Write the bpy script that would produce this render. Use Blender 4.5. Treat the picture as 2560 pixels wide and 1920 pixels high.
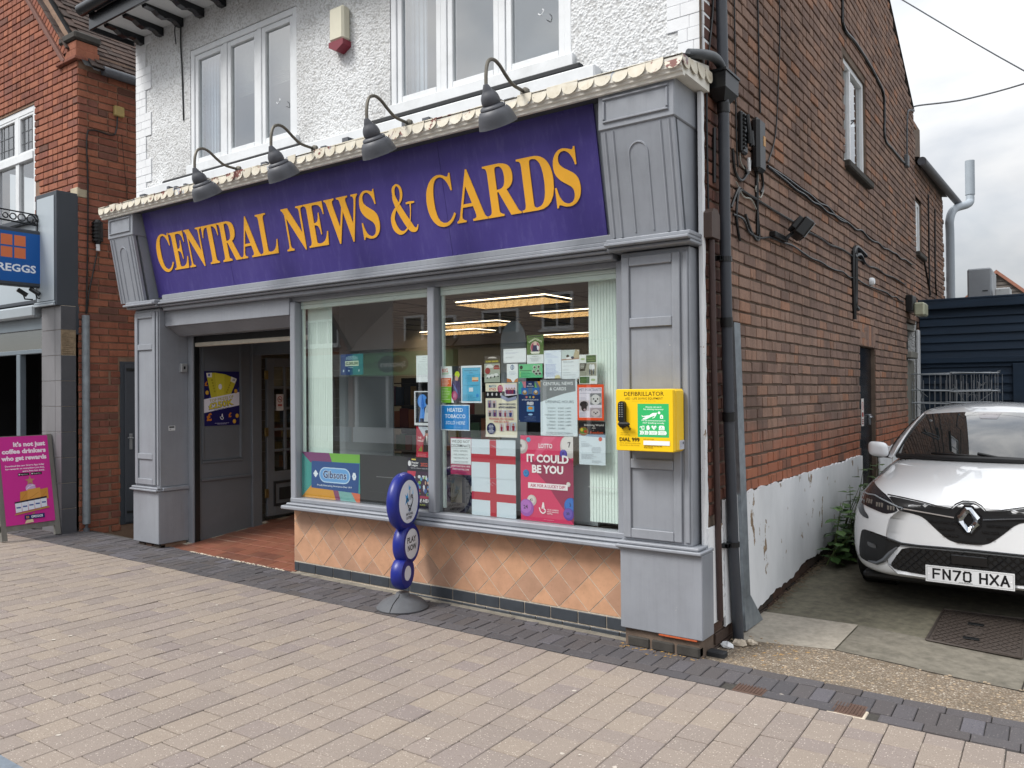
import bpy, math, random
from math import sin, cos, pi, radians as rad, sqrt, atan2
from mathutils import Vector, Matrix
from mathutils.geometry import delaunay_2d_cdt
from mathutils.bvhtree import BVHTree
random.seed(7)
S = bpy.context.scene
COL = S.collection
for o in list(bpy.data.objects): bpy.data.objects.remove(o)

# ---------------------------------------------------------------- camera
CAM = Vector((5.7555, -4.6979, 1.5949)); YAW, PITCH, ROLL, FPX = 0.61558, 0.00874, -0.00827, 1997.62
_f = Vector((-sin(YAW)*cos(PITCH), cos(YAW)*cos(PITCH), sin(PITCH)))
_r0 = Vector((cos(YAW), sin(YAW), 0)); _u0 = _r0.cross(_f)
_r = _r0*cos(ROLL) + _u0*sin(ROLL); _u = _u0*cos(ROLL) - _r0*sin(ROLL)
cam = bpy.data.cameras.new('camera'); camo = bpy.data.objects.new('camera', cam); COL.objects.link(camo)
cam.sensor_width = 36.0; cam.lens = 36.0*FPX/2560; cam.clip_start = 0.05; cam.clip_end = 3000
camo.matrix_world = Matrix(((_r.x, _u.x, -_f.x, CAM.x), (_r.y, _u.y, -_f.y, CAM.y), (_r.z, _u.z, -_f.z, CAM.z), (0, 0, 0, 1)))
S.camera = camo
def in_frame(p):
    d = Vector(p) - CAM; z = d.dot(_f)
    if z < 0.2: return 0
    x, y = d.dot(_r)/z*FPX, d.dot(_u)/z*FPX
    return (1.0/z) if (abs(x) < 1290 and abs(y) < 970) else 0

# ---------------------------------------------------------------- world and sun
SUN_DIR = Vector((-0.36, -0.55, 0.75)).normalized()
W = bpy.data.worlds.new('World'); S.world = W; W.use_nodes = True
nt = W.node_tree; N = nt.nodes; L = nt.links; N.clear()
out = N.new('ShaderNodeOutputWorld'); bg = N.new('ShaderNodeBackground'); bg.inputs['Strength'].default_value = 0.1
sky = N.new('ShaderNodeTexSky'); sky.sky_type = 'NISHITA'; sky.sun_disc = False
sky.sun_elevation = math.asin(SUN_DIR.z); sky.sun_rotation = atan2(SUN_DIR.x, SUN_DIR.y)
tc = N.new('ShaderNodeTexCoord'); mp = N.new('ShaderNodeMapping'); mp.inputs['Scale'].default_value = (1.0, 1.0, 1.9)
mp.inputs['Location'].default_value = (0.3, 0.1, 0.0)
n1 = N.new('ShaderNodeTexNoise'); n1.inputs['Scale'].default_value = 2.2; n1.inputs['Detail'].default_value = 7; n1.inputs['Roughness'].default_value = 0.55
n2 = N.new('ShaderNodeTexNoise'); n2.inputs['Scale'].default_value = 3.6; n2.inputs['Detail'].default_value = 8; n2.inputs['Roughness'].default_value = 0.5; n2.inputs['Distortion'].default_value = 0.4
r1 = N.new('ShaderNodeValToRGB'); r1.color_ramp.elements[0].position = 0.30; r1.color_ramp.elements[0].color = (0.55, 0.55, 0.55, 1); r1.color_ramp.elements[1].position = 0.55
r2 = N.new('ShaderNodeValToRGB'); r2.color_ramp.elements[0].position = 0.36; r2.color_ramp.elements[0].color = (6.0, 6.3, 6.7, 1)
r2.color_ramp.elements[1].position = 0.60; r2.color_ramp.elements[1].color = (9.4, 9.4, 9.4, 1)
mx = N.new('ShaderNodeMixRGB')
L.new(tc.outputs['Generated'], mp.inputs['Vector']); L.new(mp.outputs[0], n1.inputs['Vector']); L.new(mp.outputs[0], n2.inputs['Vector'])
L.new(n1.outputs['Fac'], r1.inputs[0]); L.new(n2.outputs['Fac'], r2.inputs[0])
L.new(r1.outputs[0], mx.inputs[0]); L.new(sky.outputs[0], mx.inputs[1]); L.new(r2.outputs[0], mx.inputs[2])
sx = N.new('ShaderNodeSeparateXYZ'); L.new(tc.outputs['Generated'], sx.inputs[0])
cl = N.new('ShaderNodeMath'); cl.operation = 'MULTIPLY_ADD'; cl.use_clamp = True; cl.inputs[1].default_value = 1.05; cl.inputs[2].default_value = .26; L.new(sx.outputs[2], cl.inputs[0])   # overcast sky: brighter towards the zenith
ov = N.new('ShaderNodeMixRGB'); ov.blend_type = 'MULTIPLY'; ov.inputs[0].default_value = 1; L.new(mx.outputs[0], ov.inputs[1]); L.new(cl.outputs[0], ov.inputs[2])
L.new(ov.outputs[0], bg.inputs[0]); L.new(bg.outputs[0], out.inputs[0])
sun = bpy.data.lights.new('sun', 'SUN'); sun.energy = 1.5; sun.angle = rad(20); sun.color = (1.0, 0.97, 0.93)
so = bpy.data.objects.new('sun', sun); COL.objects.link(so); so.rotation_euler = (-SUN_DIR).to_track_quat('-Z', 'Y').to_euler()
S.view_settings.view_transform = 'Standard'; S.view_settings.look = 'None'; S.view_settings.gamma = 1
S.view_settings.use_curve_mapping = False; S.view_settings.exposure = 1.15
S.cycles.max_bounces = 8; S.cycles.transparent_max_bounces = 12; S.cycles.use_denoising = True

# ---------------------------------------------------------------- materials
def lin(c):
    if isinstance(c, str):
        v = [int(c[i:i+2], 16)/255 for i in (0, 2, 4)]
        return tuple((x/12.92 if x <= .04045 else ((x+.055)/1.055)**2.4) for x in v)
    return c
MC = {}
def newmat(name):
    m = bpy.data.materials.new(name); m.use_nodes = True
    t = m.node_tree; b = t.nodes['Principled BSDF']
    return m, t, b
def ramp(t, fac, stops):
    r = t.nodes.new('ShaderNodeValToRGB'); e = r.color_ramp.elements
    while len(e) < len(stops): e.new(0.5)
    for k, (p, c) in enumerate(stops):
        e[k].position = p; e[k].color = (*lin(c), 1) if not isinstance(c, float) else (c, c, c, 1)
    t.links.new(fac, r.inputs[0]); return r.outputs[0]
def noise(t, scale, detail=4, rough=.55, vec=None, stretch=None):
    n = t.nodes.new('ShaderNodeTexNoise'); n.inputs['Scale'].default_value = scale; n.inputs['Detail'].default_value = detail; n.inputs['Roughness'].default_value = rough
    if vec is None: vec = pos(t)
    if stretch:
        m = t.nodes.new('ShaderNodeMapping'); m.inputs['Scale'].default_value = stretch; t.links.new(vec, m.inputs[0]); vec = m.outputs[0]
    t.links.new(vec, n.inputs['Vector']); return n.outputs['Fac']
def pos(t):
    g = t.nodes.get('POS') or t.nodes.new('ShaderNodeNewGeometry'); g.name = 'POS'; return g.outputs['Position']
def island(t):
    pos(t); g = t.nodes['POS']; oi = t.nodes.new('ShaderNodeObjectInfo'); a = t.nodes.new('ShaderNodeMath'); a.operation = 'ADD'
    t.links.new(g.outputs['Random Per Island'], a.inputs[0]); t.links.new(oi.outputs['Random'], a.inputs[1])
    f = t.nodes.new('ShaderNodeMath'); f.operation = 'FRACT'; t.links.new(a.outputs[0], f.inputs[0]); return f.outputs[0]
def mix(t, fac, a, b, mode='MIX'):
    m = t.nodes.new('ShaderNodeMixRGB'); m.blend_type = mode
    for k, v in ((0, fac), (1, a), (2, b)):
        if isinstance(v, (int, float)): m.inputs[k].default_value = v if k == 0 else (v, v, v, 1)
        elif isinstance(v, (str, tuple)): m.inputs[k].default_value = (*lin(v), 1)
        else: t.links.new(v, m.inputs[k])
    return m.outputs[0]
def bump(t, b, h, strength=.3, dist=.01):
    n = t.nodes.new('ShaderNodeBump'); n.inputs['Strength'].default_value = strength; n.inputs['Distance'].default_value = dist
    t.links.new(h, n.inputs['Height']); t.links.new(n.outputs[0], b.inputs['Normal'])
def mat(name, col, rough=.6, var=.12, scale=6, bmp=0, bscale=120, metal=0, spec=.5, dirt=0, dirtcol='2a2622', coat=0, stretch=None, chips=0, streak=0):
    if name in MC: return MC[name]
    m, t, b = newmat(name); c = lin(col)
    b.inputs['Roughness'].default_value = rough; b.inputs['Metallic'].default_value = metal; b.inputs['Specular IOR Level'].default_value = spec
    if coat: b.inputs['Coat Weight'].default_value = coat; b.inputs['Coat Roughness'].default_value = .03
    lo = tuple(x*(1-var) for x in c); hi = tuple(min(1, x*(1+var)) for x in c)
    o = ramp(t, noise(t, scale, 5, .6, stretch=stretch), [(.3, lo), (.7, hi)]) if var else None
    if dirt:
        f = ramp(t, noise(t, scale*.37, 8, .68, stretch=stretch), [(.5, 0.0), (.78, float(dirt))])
        o = mix(t, f, o if o else c, dirtcol)
    if streak:
        o = mix(t, ramp(t, noise(t, 26, 7, .7, stretch=(1, 1, .06)), [(.47, 0.0), (.72, float(streak))]), o, dirtcol)
        o = mix(t, ramp(t, noise(t, 4.5, 8, .7), [(.5, 0.0), (.8, float(streak))]), o, tuple(min(1, x*1.25) for x in c))
    if chips:
        o = mix(t, ramp(t, noise(t, 9, 9, .75), [(.685, 0.0), (.70, float(chips))]), o, 'c9c6bf')
    if o: t.links.new(o, b.inputs['Base Color'])
    else: b.inputs['Base Color'].default_value = (*c, 1)
    if bmp: bump(t, b, noise(t, bscale, 3, .6), bmp, .004)
    MC[name] = m; return m
def pm(hexc):   # flat print colour
    return mat('print_'+hexc, hexc, .45, 0, spec=.3)

def brick_mat(name, stops, zband=None, soot=.4, grime='231d1a', ygrime=0):
    m, t, b = newmat(name); b.inputs['Roughness'].default_value = .88; b.inputs['Specular IOR Level'].default_value = .25
    i = island(t); c = ramp(t, i, stops); t.nodes[-1].color_ramp.interpolation = 'LINEAR'
    st = noise(t, 14, 6, .65, stretch=(1, 1, .22)); c = mix(t, ramp(t, st, [(.45, 0.0), (.75, .42)]), c, grime)
    c = mix(t, ramp(t, noise(t, 55, 4, .6), [(.35, .0), (.75, .35)]), c, tuple(x*.5 for x in lin(stops[0][1])))
    c = mix(t, ramp(t, noise(t, .9, 6, .6), [(.48, 0.0), (.75, soot)]), c, grime)
    if zband:
        s = t.nodes.new('ShaderNodeSeparateXYZ'); t.links.new(pos(t), s.inputs[0])
        w = t.nodes.new('ShaderNodeMath'); w.operation = 'MULTIPLY_ADD'; w.inputs[1].default_value = .5; t.links.new(noise(t, 2.2, 4), w.inputs[0]); t.links.new(s.outputs[2], w.inputs[2])
        dv = t.nodes.new('ShaderNodeMath'); dv.operation = 'DIVIDE'; dv.inputs[1].default_value = 4; t.links.new(w.outputs[0], dv.inputs[0])
        f = ramp(t, dv.outputs[0], [(zband[0]/4, 1.0), (zband[1]/4, 0.0)])
        br = ramp(t, i, zband[2])
        br = mix(t, ramp(t, noise(t, 11, 6, .7, stretch=(1, 2.2, .3)), [(.56, 0.0), (.64, .75)]), br, '33231b')
        c = mix(t, f, c, br)
    if ygrime:
        s = t.nodes.new('ShaderNodeSeparateXYZ'); t.links.new(pos(t), s.inputs[0])
        c = mix(t, ramp(t, s.outputs[1], [(.42, .8), (.5, 0.0)]), c, ramp(t, i, [(0, '4a302d'), (.6, '5c3a33'), (1, '6b4538')]))
    t.links.new(c, b.inputs['Base Color']); bump(t, b, noise(t, 90, 6, .7), .45, .004); MC[name] = m; return m

M_grey = mat('grey_gloss_paint', '8c9097', .36, .07, 3, .10, 40, spec=.5, dirt=.35, dirtcol='5b5c5e', chips=.5, streak=.16)
M_greyd = mat('grey_recess_paint', '858b92', .38, .05, 3, .06, 40, dirt=.2, dirtcol='505357')
M_white = mat('white_gloss_paint', 'dfe2e4', .4, .04, 6, .1, 60, dirt=.3, dirtcol='8d8d88')
M_quoin = mat('white_masonry_paint', 'e2e4e6', .75, .05, 9, .25, 90)
M_black = mat('black_plastic', '16181a', .38, .1, 10)
M_blackp = mat('black_gloss_paint', '15181d', .25, .1, 10)
M_rub = mat('dark_rubber', '26282b', .75, .1, 20, .2, 90)
M_pipe = mat('dark_grey_pipe', '3b3f46', .45, .1, 5, dirt=.4, dirtcol='5a5a58')
M_galv = mat('galvanised_steel', '8f979d', .45, .18, 14, metal=.55, dirt=.35, dirtcol='5b6166')
M_lead = mat('weathered_lead', '55585e', .55, .18, 12, .1, 50)
M_mort = mat('dirty_mortar', '6b5c50', .95, .25, 10, .6, 150, dirt=.5, dirtcol='2e2621')
M_mortL = mat('buff_mortar', '8d7462', .95, .2, 10, .6, 150, dirt=.5, dirtcol='4b352a')
M_brickS = brick_mat('brown_brick', [(0, '7a645a'), (.25, '887065'), (.55, '92786a'), (.8, '9a7e6f'), (.95, 'a07c68'), (1, 'a6775c')],
    (1.28, 1.62, [(0, '94604b'), (.4, 'a06850'), (.75, '98624c'), (.9, '805a4b'), (1, '6b5248')]), .3, ygrime=1)
M_brickL = brick_mat('orange_red_brick', [(0, '865446'), (.3, 'a0654f'), (.6, 'aa6e56'), (.85, '966052'), (1, '6f5248')], None, .3, '2c1d18')
M_brickD = brick_mat('dark_base_brick', [(0, '37322f'), (.5, '4b423c'), (.85, '5a4338'), (1, '3b3532')], None, .6)
M_black_t = mat('blue_black_tile', '3b4046', .45, .15, 12, .1, 60)
M_grout = mat('pale_grout', 'c4b8a6', .9, .2, 30, .3, 150, dirt=.5, dirtcol='7a6b5b')

def terracotta(name, stops):
    m, t, b = newmat(name); b.inputs['Roughness'].default_value = .36
    c = ramp(t, island(t), stops); c = mix(t, ramp(t, noise(t, 9, 5, .6), [(.42, 0.0), (.75, .4)]), c, '8a6a52')
    c = mix(t, ramp(t, noise(t, 60, 3), [(.6, 0.0), (.8, .4)]), c, '7a5138'); t.links.new(c, b.inputs['Base Color']); bump(t, b, noise(t, 40, 4), .1, .003); return m
M_terra = terracotta('terracotta_tile', [(0, 'c4977a'), (.35, 'cb9d7c'), (.7, 'bc9075'), (1, 'ad8a74')])
M_quarry = terracotta('red_quarry_tile', [(0, '7f5040'), (.4, '895747'), (.7, '784c3e'), (1, '6d473c')])

def paver_mat(name, stops, speck, speckcol, speckamt, sp2='6a5d52'):
    m, t, b = newmat(name); b.inputs['Roughness'].default_value = .85; b.inputs['Specular IOR Level'].default_value = .3
    c = ramp(t, island(t), stops)
    c = mix(t, ramp(t, noise(t, 1.1, 5, .6), [(.35, 0.0), (.75, .35)]), c, tuple(x*.72 for x in lin(stops[1][1])))
    c = mix(t, ramp(t, noise(t, 210, 2, .5), [(.54, 0.0), (.66, .55)]), c, sp2)
    v = t.nodes.new('ShaderNodeTexVoronoi'); v.inputs['Scale'].default_value = speck; t.links.new(pos(t), v.inputs['Vector'])
    dd = ramp(t, v.outputs['Distance'], [(.16, float(speckamt)), (.27, 0.0)])
    sep = t.nodes.new('ShaderNodeSeparateColor'); t.links.new(v.outputs['Color'], sep.inputs[0])
    dd = mix(t, 1.0, dd, ramp(t, sep.outputs[0], [(.5, 0.0), (.62, 1.0)]), 'MULTIPLY')
    c = mix(t, dd, c, speckcol); t.links.new(c, b.inputs['Base Color']); bump(t, b, noise(t, 160, 4, .65), .35, .003); return m
M_pave = paver_mat('buff_concrete_block', [(0, '877d77'), (.3, '90857c'), (.6, '95897d'), (.85, '8e837c'), (1, '847a77')], 80, 'ddd2c4', .6)
M_paved = paver_mat('charcoal_block', [(0, '4e4c4f'), (.4, '5a5759'), (.7, '534e4d'), (1, '626066')], 60, '8f8a86', .35, '353436')
M_sand = mat('joint_sand', '4a4239', .95, .3, 40, .5, 200)
M_joint2 = mat('dark_joint', '3f3c38', .95, .3, 40, .5, 200)

def render_mat(name, base, grime, gs, bs, strength):
    m, t, b = newmat(name); b.inputs['Roughness'].default_value = .9
    v = t.nodes.new('ShaderNodeTexVoronoi'); v.feature = 'SMOOTH_F1'; v.inputs['Scale'].default_value = bs; t.links.new(pos(t), v.inputs['Vector'])
    nz = noise(t, bs*.5, 5, .7); a = t.nodes.new('ShaderNodeMath'); a.operation = 'MULTIPLY_ADD'; a.inputs[1].default_value = -.7; t.links.new(v.outputs['Distance'], a.inputs[0]); t.links.new(nz, a.inputs[2])
    s = t.nodes.new('ShaderNodeSeparateXYZ'); t.links.new(pos(t), s.inputs[0])
    zf = ramp(t, noise(t, gs, 6, .6), [(.42, 0.0), (.7, .5)])
    c = mix(t, zf, base, grime)
    pit = ramp(t, a.outputs[0], [(.02, .42), (.2, 0.0)]); c = mix(t, pit, c, grime)
    t.links.new(c, b.inputs['Base Color']); bump(t, b, a.outputs[0], strength, .02); return m
M_render = render_mat('white_pebbledash', 'e4e6e7', '8d8a84', 1.1, 58, .8)

def flaky(name):
    m, t, b = newmat(name); b.inputs['Roughness'].default_value = .7
    n = noise(t, 7, 7, .62, stretch=(1, 1, .6)); f = ramp(t, n, [(.625, 0.0), (.64, 1.0)])
    under = ramp(t, noise(t, 25, 4), [(.3, '6b5a48'), (.7, 'a08a70')])
    w = ramp(t, noise(t, 1.6, 6, .6, stretch=(1, 1, .5)), [(.35, 'e6e8ea'), (.8, 'c3c6c8')])
    t.links.new(mix(t, f, w, under), b.inputs['Base Color']); bump(t, b, n, .3, .01); return m
M_flaky = flaky('flaking_white_paint')

def glass_mat(name, tint=(.82, .9, .87), ior=1.52, extra=0.0):
    m = bpy.data.materials.new(name); m.use_nodes = True; t = m.node_tree; t.nodes.clear()
    o = t.nodes.new('ShaderNodeOutputMaterial'); mxs = t.nodes.new('ShaderNodeMixShader'); tr = t.nodes.new('ShaderNodeBsdfTransparent'); gl = t.nodes.new('ShaderNodeBsdfGlossy')
    gl.inputs['Roughness'].default_value = 0.0; tr.inputs[0].default_value = (*tint, 1); lw = t.nodes.new('ShaderNodeLayerWeight'); lw.inputs['Blend'].default_value = .5; pw = t.nodes.new('ShaderNodeMath'); pw.operation = 'POWER'; pw.inputs[1].default_value = 4.6; t.links.new(lw.outputs['Facing'], pw.inputs[0])
    ad = t.nodes.new('ShaderNodeMath'); ad.operation = 'MULTIPLY_ADD'; ad.inputs[1].default_value = .86; ad.inputs[2].default_value = .07+extra; t.links.new(pw.outputs[0], ad.inputs[0])
    t.links.new(ad.outputs[0], mxs.inputs[0]); t.links.new(tr.outputs[0], mxs.inputs[1]); t.links.new(gl.outputs[0], mxs.inputs[2]); t.links.new(mxs.outputs[0], o.inputs[0]); return m
M_glass = glass_mat('shop_window_glass', (.94, .97, .96), 1.55, .115)
M_glassu = glass_mat('house_window_glass', (.82, .88, .90), 1.55, .34)
def clear_mat():
    m = bpy.data.materials.new('clear_glass_body'); m.use_nodes = True; t = m.node_tree; t.nodes.clear(); o = t.nodes.new('ShaderNodeOutputMaterial'); tr = t.nodes.new('ShaderNodeBsdfTransparent'); t.links.new(tr.outputs[0], o.inputs[0]); return m
M_clear = clear_mat()
def pane(x0, x1, y0, y1, z0, z1, face):   # a sheet of glass: the outer face (index in MB.box order) reflects, the body is clear
    mb = MB(); mb.box(x0, x1, y0, y1, z0, z1); mb.m = [0 if k == face else 1 for k in range(6)]; return mb
M_dark = mat('dark_interior', '1b1c1e', .8, .2, 3)
M_iron = mat('rusty_cast_iron', '5c473d', .7, .25, 40, .4, 150, metal=.2)

# ---------------------------------------------------------------- mesh helpers
class MB:
    def __init__(s): s.v = []; s.f = []; s.m = []
    def add(s, vs, fs, mi=0):
        o = len(s.v); s.v += [tuple(v) for v in vs]; s.f += [tuple(i+o for i in f) for f in fs]; s.m += [mi]*len(fs)
    def box(s, x0, x1, y0, y1, z0, z1, mi=0, b=0.0, mt=None):
        if b > 0:
            b = min(b, abs(x1-x0)*.45, abs(y1-y0)*.45, abs(z1-z0)*.45)
            V = []; 
            for sx in (0, 1):
                for sy in (0, 1):
                    for sz in (0, 1):
                        x, y, z = (x0, x1)[sx], (y0, y1)[sy], (z0, z1)[sz]; dx, dy, dz = (b, -b)[sx], (b, -b)[sy], (b, -b)[sz]
                        V += [(x, y+dy, z+dz), (x+dx, y, z+dz), (x+dx, y+dy, z)]
            F = BOXF
        else:
            V = [(x, y, z) for x in (x0, x1) for y in (y0, y1) for z in (z0, z1)]
            F = [(0, 1, 3, 2), (4, 6, 7, 5), (0, 4, 5, 1), (2, 3, 7, 6), (0, 2, 6, 4), (1, 5, 7, 3)]
        if mt is not None: V = [tuple(mt @ Vector(v)) for v in V]
        s.add(V, F, mi)
    def prism(s, poly, O, u, v, n, d, mi=0, back=True):
        # polygon (x,y) in the frame O,u,v, thickened by d along n
        O, u, v, n = Vector(O), Vector(u), Vector(v), Vector(n); k = len(poly)
        A = [O+u*p[0]+v*p[1]+n*d for p in poly]; B = [O+u*p[0]+v*p[1] for p in poly]
        s.add(A+B, [tuple(range(k))] + ([tuple(range(2*k-1, k-1, -1))] if back else []) + [(i, k+i, k+(i+1) % k, (i+1) % k) for i in range(k)], mi)
    def tube(s, pts, r, n=8, mi=0, cap=True):
        pts = [Vector(p) for p in pts]; k = len(pts); rr = r if isinstance(r, (list, tuple)) else [r]*k; V = []; nv = None
        for i, p in enumerate(pts):
            t = (pts[min(i+1, k-1)]-pts[max(i-1, 0)]).normalized()
            if nv is None: nv = t.orthogonal().normalized()
            else: nv = (nv - t*nv.dot(t)); nv = nv.normalized() if nv.length > 1e-6 else t.orthogonal().normalized()
            bb = t.cross(nv)
            V += [p + (nv*cos(2*pi*j/n) + bb*sin(2*pi*j/n))*rr[i] for j in range(n)]
        F = [(i*n+j, i*n+(j+1) % n, (i+1)*n+(j+1) % n, (i+1)*n+j) for i in range(k-1) for j in range(n)]
        if cap: F += [tuple(range(n-1, -1, -1)), tuple(range((k-1)*n, k*n))]
        s.add(V, F, mi)
    def lathe(s, prof, O, ax=(0, 0, 1), n=24, mi=0):
        q = Vector((0, 0, 1)).rotation_difference(Vector(ax)); O = Vector(O); k = len(prof)
        V = [O + q @ Vector((r*cos(2*pi*j/n), r*sin(2*pi*j/n), z)) for r, z in prof for j in range(n)]
        s.add(V, [(i*n+j, i*n+(j+1) % n, (i+1)*n+(j+1) % n, (i+1)*n+j) for i in range(k-1) for j in range(n)], mi)
    def ball(s, c, r, n=10, mi=0, sc=(1, 1, 1)):
        c = Vector(c); V = []; F = []
        for i in range(n+1):
            a = pi*i/n
            for j in range(n*2): b = pi*j/n; V.append((c.x+r*sc[0]*sin(a)*cos(b), c.y+r*sc[1]*sin(a)*sin(b), c.z+r*sc[2]*cos(a)))
        for i in range(n):
            for j in range(n*2): F.append((i*2*n+j, (i+1)*2*n+j, (i+1)*2*n+(j+1) % (2*n), i*2*n+(j+1) % (2*n)))
        s.add(V, F, mi)
def _boxf():
    idx = lambda sx, sy, sz, a: ((sx*2+sy)*2+sz)*3+a
    F = []
    for sx in (0, 1): F.append([idx(sx, a, b, 0) for a, b in ((0, 0), (1, 0), (1, 1), (0, 1))][::(1 if sx else -1)])
    for sy in (0, 1): F.append([idx(a, sy, b, 1) for a, b in ((0, 0), (0, 1), (1, 1), (1, 0))][::(1 if sy else -1)])
    for sz in (0, 1): F.append([idx(a, b, sz, 2) for a, b in ((0, 0), (1, 0), (1, 1), (0, 1))][::(1 if sz else -1)])
    for a in (0, 1):
        for b in (0, 1):
            F.append([idx(a, b, 0, 0), idx(a, b, 1, 0), idx(a, b, 1, 1), idx(a, b, 0, 1)][::(1 if a == b else -1)])
            F.append([idx(a, 0, b, 0), idx(a, 0, b, 2), idx(a, 1, b, 2), idx(a, 1, b, 0)][::(1 if a == b else -1)])
            F.append([idx(0, a, b, 1), idx(1, a, b, 1), idx(1, a, b, 2), idx(0, a, b, 2)][::(1 if a == b else -1)])
            for c in (0, 1): F.append([idx(a, b, c, 0), idx(a, b, c, 1), idx(a, b, c, 2)][::(1 if (a+b+c) % 2 else -1)])
    return [tuple(f) for f in F]
BOXF = _boxf()

LOC = {}
def mesh_of(name, mb, mats, off=(0, 0, 0), smooth=False):
    me = bpy.data.meshes.new(name); o = Vector(off)
    me.from_pydata([tuple(Vector(v)-o) for v in mb.v], [], mb.f)
    if not isinstance(mats, (list, tuple)): mats = [mats]
    for m in mats: me.materials.append(m)
    if len(mats) > 1: me.polygons.foreach_set('material_index', mb.m)
    if smooth:
        me.polygons.foreach_set('use_smooth', [True]*len(me.polygons)); me.set_sharp_from_angle(angle=rad(38))
    me.update(); return me
def part(name, mb, mats, parent=None, smooth=False, label=None, kind=None, me=None, loc=None):
    off = LOC[parent.name] if parent else Vector((0, 0, 0))
    if me is None: me = mesh_of(name, mb, mats, off, smooth)
    o = bpy.data.objects.new(name, me); COL.objects.link(o); LOC[o.name] = off
    if loc is not None: o.location = Vector(loc) - off
    if parent: o.parent = parent
    if label: o['label'] = label
    if kind: o['kind'] = kind
    return o
def thing(name, label, cat, loc=(0, 0, 0), group=None):
    o = bpy.data.objects.new(name, None); COL.objects.link(o); o.location = loc; o.empty_display_size = .1; LOC[o.name] = Vector(loc)
    o['label'] = label; o['category'] = cat
    if group: o['group'] = group
    return o
def solo(name, mb, mats, label, cat, group=None, smooth=False):
    o = part(name, mb, mats, None, smooth); o['label'] = label; o['category'] = cat
    if group: o['group'] = group
    return o
def struct(name, mb, mats, smooth=False):
    o = part(name, mb, mats, None, smooth); o['kind'] = 'structure'; return o
def pieces(name, shared, items, parent, stuffname, stuffbox, mats, limit=300):
    """items: (centre, rotation matrix, key into shared meshes); the largest in view become parts, the rest one joined part"""
    sc = [(in_frame(c), -i) for i, (c, r, k) in enumerate(items)]
    best = set(-i for s_, i in sorted(sc, reverse=True)[:limit] if s_ > 0)
    mb = MB(); off = LOC[parent.name]
    for i, (c, r, k) in enumerate(items):
        if i in best:
            o = bpy.data.objects.new(name, shared[k]); COL.objects.link(o); LOC[o.name] = off; o.parent = parent
            o.matrix_local = Matrix.Translation(Vector(c)-off) @ r.to_4x4()
        else:
            vs, fs = stuffbox[k]; mb.add([r @ Vector(v) + Vector(c) for v in vs], fs)
    if mb.f: part(stuffname, mb, mats, parent, kind='stuff')
def boxvf(sx, sy, sz, b, jit=0):
    mb = MB(); mb.box(-sx/2, sx/2, -sy/2, sy/2, -sz/2, sz/2, 0, b)
    if jit: mb.v = [tuple(c+random.uniform(-jit, jit) for c in v) for v in mb.v]
    return mb.v, mb.f
def shared_mesh(name, vf, mats, smooth=False):
    mb = MB(); mb.add(*vf); return mesh_of(name, mb, mats, smooth=smooth)

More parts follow.
